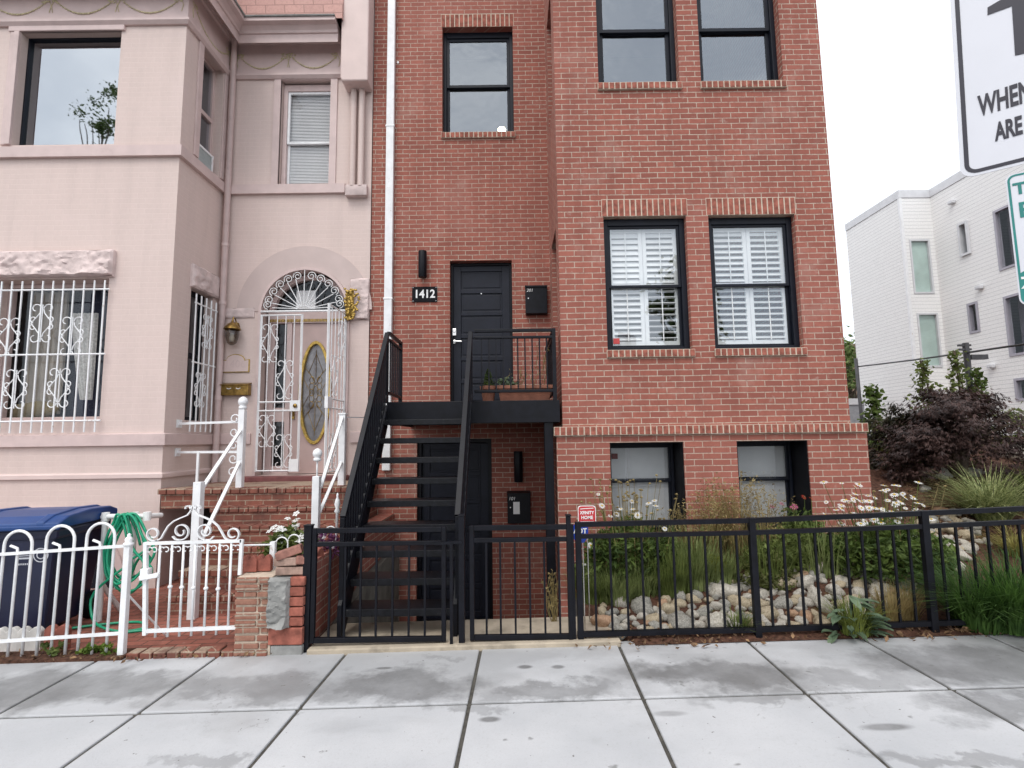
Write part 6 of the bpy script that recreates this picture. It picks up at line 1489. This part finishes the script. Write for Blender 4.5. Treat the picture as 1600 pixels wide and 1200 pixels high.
for k in range(10):
    x = rr.uniform(xa+.05, xb-.04); pts = [(x, Yp, zp+.17)]; 
    for q in range(5): pts.append((pts[-1][0]+rr.gauss(.01, .02), Yp+rr.gauss(0, .01), pts[-1][2]+rr.uniform(.03, .13)*(1.2 if x > (xa+xb)/2+.1 else .5)))
    m.tube(smooth_path(pts, 3), .003, 4)
    for q in pts[2:]: leaf(m, q, .04, .4, r=rr)
m.build('dry_stems', DRY, t, fix=False)
# potted dried plant on the slab at the hinge of the narrow gate
x = X(866, 940, YF+.35); t = thing('dried_plant', 'withered plant stems by the landing post behind the narrower gate', 'plant', (x, YF+.4, .03)); m = MB()
for k in range(16):
    pts = [(x+rr.uniform(-.02, .02), YF+.4, .03)]
    for q in range(4): pts.append((pts[-1][0]+rr.gauss(0, .02), pts[-1][1], pts[-1][2]+rr.uniform(.06, .13)))
    m.tube(smooth_path(pts, 3), .003, 4)
    for q in pts[2:]: leaf(m, q, .045, .5, r=rr)
m.build('stems', DRY, t, fix=False)
# ------------------------------------------------------------------ small signs in the garden
SR = pm('red_sign_face', (.50, .035, .04), rough=.35, var=.05); SB = pm('blue_sign_face', (.012, .05, .36), rough=.35, var=.1)
Ys = YF+.35; b = rect(903, 790, 931, 818, Ys); cx = (b[0]+b[1])/2; t = thing('security_sign', 'red yard sign with white lettering XFINITY HOME behind the railing', 'sign', (cx, Ys, gh(.6, Ys)))
def rrect(a, b_, c, d, q=.02): return [(a+q, c), (b_-q, c), (b_-q*.3, c+q*.3), (b_, c+q), (b_, d-q), (b_-q*.3, d-q*.3), (b_-q, d), (a+q, d), (a+q*.3, d-q*.3), (a, d-q), (a, c+q), (a+q*.3, c+q*.3)]
m = MB(); m.prism(rrect(*b), Ys-.003, Ys+.003); pn = m.build('panel', WHITEP, t)
m = MB(); m.prism(rrect(b[0]+.006, b[1]-.006, b[2]+.006, b[3]-.006), Ys-.0045, Ys+.0045); m.build('face', SR, pn)
m = MB(); hgt = b[3]-b[2]; m.text('XFINITY', .038, lambda x, y, z: (cx+x*.86, Ys-.0055-z, b[2]+hgt*.60+y), .0005, bold=.0012); m.text('HOME', .038, lambda x, y, z: (cx+x*.95, Ys-.0055-z, b[2]+hgt*.33+y), .0005, bold=.0012)
m.bar((b[0]+.02, Ys-.0055, b[2]+hgt*.82), (b[1]-.02, Ys-.0055, b[2]+hgt*.86), .001, .006, (0, 0, 1)); m.bar((b[0]+.02, Ys-.0055, b[2]+hgt*.12), (b[1]-.02, Ys-.0055, b[2]+hgt*.12), .001, .005, (0, 0, 1)); m.build('lettering', WHITEP, pn, fix=False)
m = MB(); m.tube([(cx, Ys+.008, gh(.6, Ys)-.05), (cx, Ys+.008, b[3]-.02)], .005, 6); m.build('stake', CHROME, t)
Ys = YF+.18; b = rect(894, 815, 919, 848, Ys); cx = (b[0]+b[1])/2; t = thing('security_sign', 'small blue octagonal yard sign with white lettering behind the gate post', 'sign', (cx, Ys, .05))
m = MB(); w_, h_ = (b[1]-b[0]), (b[3]-b[2]); pts = [(b[0]+w_*u, b[2]+h_*v) for u, v in ((.28, 0), (.72, 0), (1, .28), (1, .72), (.72, 1), (.28, 1), (0, .72), (0, .28))]; m.prism(pts, Ys-.003, Ys+.003); pn = m.build('panel', SB, t)
m = MB(); cz = b[2]+h_*.55; m.text('ADT', .058, lambda x, y, z: (cx+x*.95, Ys-.0045-z, cz+y), .0006, bold=.002); m.build('lettering', WHITEP, pn, fix=False)
m = MB(); m.tube([(cx+.02, Ys+.008, .0), (cx+.02, Ys+.008, b[2]+.05)], .005, 6); m.build('stake', CHROME, t)
# ------------------------------------------------------------------ white clad building across the side yard
SID = brickmat('white_siding', (.86, .86, .85), (.84, .84, .83), (.50, .50, .51), bw=60, rh=.105, ms=.006, palef=.0, bump=.5, rough=.55, jit=0)
YJ = 15.0; xa_, xb_ = X(1404, 301, YJ), X(1452, 301, YJ); zr = Z(1430, 301, YJ)
wb = thing('white_siding_building', 'three storey white clad building with a stepped side and narrow windows, across the side yard', 'building', (xb_, YJ, .5))
Yend = atX(1325, 400, xa_)[0]; YN = 9.5
m = MB(); hol = []
def side_rect(px0, py0, px1, py1, xx): 
    mx, my = (px0+px1)/2, (py0+py1)/2; y0, y1 = atX(px1, my, xx)[0], atX(px0, my, xx)[0]; return (y0, y1, atX(mx, py1, xx)[1], atX(mx, py0, xx)[1])
fr = [rect(1424, 374, 1456, 459, YJ), rect(1436, 489, 1469, 574, YJ)]
rgt = [side_rect(1500, 346, 1516, 400, xb_), side_rect(1513, 472, 1530, 521, xb_), side_rect(1556, 320, 1592, 420, xb_), side_rect(1572, 453, 1640, 553, xb_), side_rect(1586, 588, 1640, 625, xb_)]
m.wall(xa_, xb_, .3, zr, fr, YJ, .12)
m.wall(YN, YJ, .3, zr, rgt, 0, .12, xf=lambda u, d, z: (xb_+d, u, z))
m.wall(YJ, Yend, .3, zr, [], 0, 0, xf=lambda u, d, z: (xa_, u, z))
m.wall(xa_, xb_+9, .3, zr, [], Yend, 0); m.wall(xb_, xb_+9, .3, zr, [], YN, 0); m.quad((xb_+9, YN, .3), (xb_+9, Yend, .3), (xb_+9, Yend, zr), (xb_+9, YN, zr))
m.build('wall', SID, wb, fix=False)
m = MB(); m.box(xa_, xb_+9, YJ, Yend, zr+.0, zr+.05); m.box(xb_, xb_+9, YN, YJ, zr+.001, zr+.049); m.build('roof', GREYC, wb)
m = MB(); TRM = pm('pale_metal_trim', (.6, .61, .63), rough=.4, var=.05)
m.sweep([(xa_, Yend), (xa_, YJ), (xb_, YJ), (xb_, YN)], [(-.02, zr-.16), (.04, zr-.16), (.04, zr+.08), (-.02, zr+.08)], side=-1); m.build('roof_trim', TRM, wb)
m = MB(); m.box(xa_-.015, xa_+.06, YJ-.015, YJ+.06, .3, zr-.16); m.build('corner_trim', WHITE, wb)
PANEG = glassmat('pale_glass', 1.6, (.85, .92, .9), .02, 1)
SHG = pm('window_shade_green', (.60, .66, .63), rough=.6, var=.1, vs=2)
for i, w_ in enumerate(fr):
    mb = MB(); frame_bars(mb, w_[0]+.002, w_[1]-.002, w_[2]+.002, w_[3]-.002, YJ-.02, YJ+.1, .05); o = mb.build('window', TRM, wb)
    mb = MB(); sheet(mb, w_[0]+.04, w_[1]-.04, YJ+.05, w_[2]+.04, w_[3]-.04); mb.build('pane', PANEG, o, fix=False)
    mb = MB(); mb.box(w_[0]+.04, w_[1]-.04, YJ+.07, YJ+.08, w_[2]+.04, w_[3]-.04); mb.build('shade', SHG, o)
FRP = pm('grey_violet_trim', (.36, .35, .40), rough=.5, var=.05)
for i, w_ in enumerate(rgt):
    T = Matrix(((0, -1, 0, xb_), (1, 0, 0, 0), (0, 0, 1, 0), (0, 0, 0, 1)))
    mb = MB(); frame_bars(mb, w_[0]+.002, w_[1]-.002, w_[2]+.002, w_[3]-.002, -.1, .06 if i == 0 else .02, .06); mb.v = [(xb_-q[1]*1.0 if i == 0 else xb_-q[1], q[0], q[2]) for q in mb.v]; o = mb.build('window', FRP if i else TRM, wb)
    mb = MB(); mb.quad((xb_+.03, w_[0]+.05, w_[2]+.05), (xb_+.03, w_[1]-.05, w_[2]+.05), (xb_+.03, w_[1]-.05, w_[3]-.05), (xb_+.03, w_[0]+.05, w_[3]-.05)); mb.build('pane', glassmat('dim_glass', 1.35), o, fix=False)
    mb = MB(); mb.box(xb_+.35, xb_+.36, w_[0], w_[1], w_[2], w_[3]); mb.build('backing', SHG if i == 0 else pm('dim_room', (.16, .15, .18), rough=.9), o)
for a, b in ((1490, 316), (1533, 449), (1552, 572)): y, z = atX(a, b, xb_); m = MB(); m.box(xb_-.12, xb_-.002, y-.08, y+.08, z-.05, z+.05); m.build('wall_vent', TRM, wb, bevel=.02)
# far brown house, fence panel, tree top, poles and wire
Y = 27; b = rect(1300, 545, 1350, 640, Y); bh = thing('brown_house', 'distant brown house seen in the gap beside the brick corner', 'house', ((b[0]+b[1])/2, Y, b[2]))
m = MB(); m.box(b[0]-3, b[1]-.3, Y, Y+6, -.5, b[3]); m.build('wall', pm('brown_stucco', (.30, .20, .14), rough=.9, var=.15, vs=2), bh)
m = MB(); m.sweep([(b[0]-3, Y), (b[1]-.3, Y), (b[1]-.3, Y+6)], [(-.05, b[3]+.002), (.25, b[3]+.002), (.25, b[3]+.15), (-1.5, b[3]+.9)]); m.build('roof', pm('roof_brown', (.14, .09, .07), rough=.9), bh)
a = rect(1322, 570, 1330, 596, Y); m = MB(); m.box(a[0], a[1], Y-.03, Y-.002, a[2], a[3]); m.build('window', FRAME, bh)
Y = 17; b = rect(1315, 617, 1346, 665, Y); m = MB(); n = 7
t = thing('grey_fence', 'grey board fence in the gap beside the brick corner', 'fence', ((b[0]+b[1])/2, Y, b[2])); m.box(b[0]-2, b[1]+.1, Y, Y+.04, .3, b[3]-.15)
FG = pm('grey_boards', (.30, .31, .33), rough=.8, var=.15, vs=6); m.build('boards', FG, t); m = MB(); m.box(b[0]-2, b[1]+.1, Y-.04, Y-.002, b[3]-.32, b[3]-.12); m.build('rail', TRM, t)
def tree(lab, x, y, z0, h, cr, n, seed, mat, size, group=None, name='tree', thin=1.0):
    t = thing(name, lab, 'tree', (x, y, z0), group); rr = random.Random(seed); m = MB(); zc = z0+h*.66
    m.tube([(x, y, z0-.2), (x+.1, y, z0+h*.3), (x-.05, y+.1, z0+h*.75)], [.16*h/6*thin, .12*h/6*thin, .04*h/6*thin], 8)
    for k in range(9):
        a = 6.28*k/9+rr.random(); q = z0+h*rr.uniform(.28, .6); m.tube([(x, y, q), (x+cr*.4*math.cos(a), y+cr*.4*math.sin(a), q+h*.12), (x+cr*.8*math.cos(a), y+cr*.8*math.sin(a), q+h*.25)], [.06*h/6*thin, .04*h/6*thin, .012*h/6*thin], 6)
    m.build('trunk', BARK, t); m = MB()
    cl = []
    for k in range(34):
        d = Vector((rr.gauss(0, 1), rr.gauss(0, 1), rr.gauss(0, 1))).normalized()*rr.uniform(.3, 1); cl.append((x+d.x*cr, y+d.y*cr, zc+d.z*h*.33, cr*rr.uniform(.16, .34)))
    for _ in range(n):
        c = rr.choice(cl); leaf(m, (c[0]+rr.gauss(0, c[3]*.6), c[1]+rr.gauss(0, c[3]*.6), c[2]+rr.gauss(0, c[3]*.5)), size*rr.uniform(.6, 1.3), .55, r=rr)
    m.build('crown', mat, t, fix=False)
Y = 22; x = X(1322, 530, Y); tree('distant light green tree behind the gap at the brick corner', x, Y, .5, Z(1330, 505, Y)-.5, 1.3, 1500, 5, leafm('far_leaf', (.12, .18, .05), (.24, .32, .11)), .22)
# trees across the street, seen mirrored in the panes
def mirrored(px_, py_, Y, yt):              # where the pane at Y shows the far side of the street
    d = ray(px_, py_); t = Y/d.y; t2 = (Y-yt)/d.y; return d.x*(t+t2), H+d.z*(t+t2)
mx_, mz_ = mirrored(172, 108, PB+.13, -11.0); tree('tall street tree across the road, mirrored in the big pink bay window', mx_, -11.0, 0, mz_*1.1, 1.25, 2400, 6, LG, .17, name='street_tree', thin=.35)
mx_, mz_ = mirrored(1075, 400, YB+.14, -10.5); tree('street tree across the road, mirrored in the shuttered windows', mx_, -10.5, 0, mz_+.3, 1.7, 3600, 7, LG, .3, name='street_tree')
DKM = pm('dark_weathered_metal', (.05, .05, .055), rough=.6, var=.3)
Y = 16.2; x = X(1343, 600, Y); m = MB(); m.tube([(x, Y, .3), (x-.05, Y, Z(1340, 560, Y))], .05, 8); tag(m.build('thin_pole', DKM, smooth=True), 'thin dark pole in the gap between brick corner and white building', 'pole')
Y = 11.2; x = X(1513, 580, Y); t = thing('utility_post', 'short dark post with brackets carrying the cable, above the purple maple', 'post', (x, Y, gh(x, Y)))
z1 = Z(1512, 536, Y); m = MB(); m.tube([(x, Y, gh(x, Y)-.1), (x, Y, z1)], .06, 8); m.build('pole', DKM, t)
m = MB()
for dz in (.05, .14): m.box(x-.16, x+.10, Y-.03, Y+.03, z1-dz-.02, z1-dz+.02)
m.box(x+.06, x+.42, Y-.05, Y+.05, z1-.36, z1-.26); m.build('bracket', DKM, t)
w0, w1, w2, w3_ = at3(1340, 573, 16.2), at3(1425, 561, 13.5), at3(1510, 551, 11.2), at3(1620, 535, 9.0); m = MB(); m.tube([w0, (w1[0], w1[1], w1[2]-.03), w2, w3_], .022, 6); cbl = m.build('overhead_cable', pm('cable_black', (.03, .03, .03), rough=.6), smooth=True); tag(cbl, 'black cable strung across in front of the white building', 'cable')
# ------------------------------------------------------------------ street signs on the right
SGN = pm('white_sign_sheet', (.66, .67, .72), rough=.35, var=.03, vs=2); INKD = pm('dark_sign_ink', (.02, .018, .03), rough=.4, var=.05); TEAL = pm('teal_sign_ink', (.01, .20, .18), rough=.4, var=.1)
def sign_plane(A, yaw, tilt=.0):           # A = a corner; u runs right and towards the street, v up the slightly tilted sheet
    U = Vector((math.cos(yaw), -math.sin(yaw), 0)); Nn = Vector((-math.sin(yaw), -math.cos(yaw), 0))
    Zv = Vector((0, 0, 1)); V = Zv*math.cos(tilt)+U*math.sin(tilt); U = U*math.cos(tilt)-Zv*math.sin(tilt)
    return lambda u, v, d=0: tuple(Vector(A)+U*u+V*v+Nn*d), U, Nn, V
yaw = math.radians(45); Y0 = 2.25
A = Vector((X(1506, 275, Y0), Y0, Z(1506, 275, Y0)))
P, U, Nn, V = sign_plane(A, yaw, .036)
def uv_of(px_, py_):                       # pixel -> position on the sign sheet
    d = ray(px_, py_); t = (A-Vector((0, 0, H))).dot(Nn)/d.dot(Nn); q = Vector((0, 0, H))+d*t-A; return q.dot(U), q.dot(V)
def rr2(u0, u1, v0, v1, q, n=6):
    pts = []
    for cx_, cy_, a0 in ((u1-q, v0+q, -90), (u1-q, v1-q, 0), (u0+q, v1-q, 90), (u0+q, v0+q, 180)):
        for i in range(n+1): a = math.radians(a0+90*i/n); pts.append((cx_+q*math.cos(a), cy_+q*math.sin(a)))
    return pts
def plate(m, pts, P, d0, d1):
    n = len(pts); m.add([P(u, v, d0) for u, v in pts]+[P(u, v, d1) for u, v in pts], [tuple(range(n)), tuple(range(2*n-1, n-1, -1))]+[(i, (i+1) % n, n+(i+1) % n, n+i) for i in range(n)])
def outline(m, u0, u1, v0, v1, q, w_, P, d):
    a, b = rr2(u0, u1, v0, v1, q), rr2(u0+w_, u1-w_, v0+w_, v1-w_, max(.005, q-w_)); n = len(a)
    m.add([P(u, v, d) for u, v in a]+[P(u, v, d) for u, v in b], [(i, (i+1) % n, n+(i+1) % n, n+i) for i in range(n)])
SW, SH = .61, .92
base = P(SW/2, 0); ts = thing('traffic_sign', 'large white traffic sign with dark border and lettering at the top right corner', 'sign', (base[0], base[1], base[2]))
m = MB(); plate(m, rr2(-.012, SW, -.012, SH, .05), P, -.004, 0); pn = m.build('panel', SGN, ts, fix=True)
m = MB(); outline(m, .004, SW-.012, .0, SH-.012, .045, .016, P, .0015)
def place_text(px_, py_, px2, py2, body, col_h=None):
    u, v = uv_of(px_, py_); u2, v2 = uv_of(px2, py2); return u, v, v2-v
u, v = uv_of(1530, 184); u2, v2 = uv_of(1530, 152); h_ = v2-v
m.text('WHEN', h_/.72, lambda x, y, z: P(u+x*.43, v+h_*.5+y, .002+z), .0003, bold=.004, align='LEFT')
u_, v_ = uv_of(1556, 222); u2, v2 = uv_of(1556, 194); h2 = v2-v_
m.text('ARE', h2/.72, lambda x, y, z: P(u_+x*.43, v_+h2*.5+y, .002+z), .0003, bold=.004, align='LEFT')
pts = [uv_of(a, b) for a, b in ((1543, 24), (1543, 12), (1574, -6), (1620, -25), (1620, 80), (1586, 87), (1581, 10))]
plate(m, pts, P, .0012, .0022); m.build('lettering', INKD, pn, fix=False)
m = MB(); q = P(SW/2, 0, -.035); q2 = P(SW/2, SH, -.035); lo = Vector(q)-(Vector(q2)-Vector(q))*((q[2]+.1)/(q2[2]-q[2])); m.bar(tuple(lo), q2, .05, .05); m.build('post', TRM, ts)
# green bordered parking sign under it
Y1 = 2.12; A = Vector((X(1573, 300, Y1), Y1, Z(1592, 478, Y1)+.0)); yaw2 = math.radians(32); P, U, Nn, V = sign_plane(A, yaw2)
zt_ = Z(1573, 274, Y1)-A.z; SW2 = .305
tp = thing('parking_sign', 'smaller white parking sign with teal border and band at the right edge', 'sign', tuple(P(SW2/2, 0)))
m = MB(); plate(m, rr2(0, SW2, 0, zt_, .03), P, -.003, 0); pn = m.build('panel', SGN, tp)
m = MB(); outline(m, .005, SW2-.005, .005, zt_-.005, .027, .008, P, .0012)
def tx(px_, py0, py1, s, off=.0):
    u, v = uv_of(px_, py1); _, v1 = uv_of(px_, py0); h = v1-v; m.text(s, h/.72, lambda x, y, z: P(u+x, v+h/2+y, .0016+z), .0003, bold=.002, align='LEFT')
tx(1584, 288, 306, 'T'); tx(1592, 318, 342, 'P'); 
_, vb = uv_of(1590, 425); plate(m, [(u, v) for u, v in rr2(.008, SW2-.008, .008, vb, .02)], P, .0004, .0011); m.build('lettering', TEAL, pn, fix=False)
m = MB(); tx(1597, 434, 452, 'Z'); m.build('white_lettering', WHITEP, pn, fix=False)
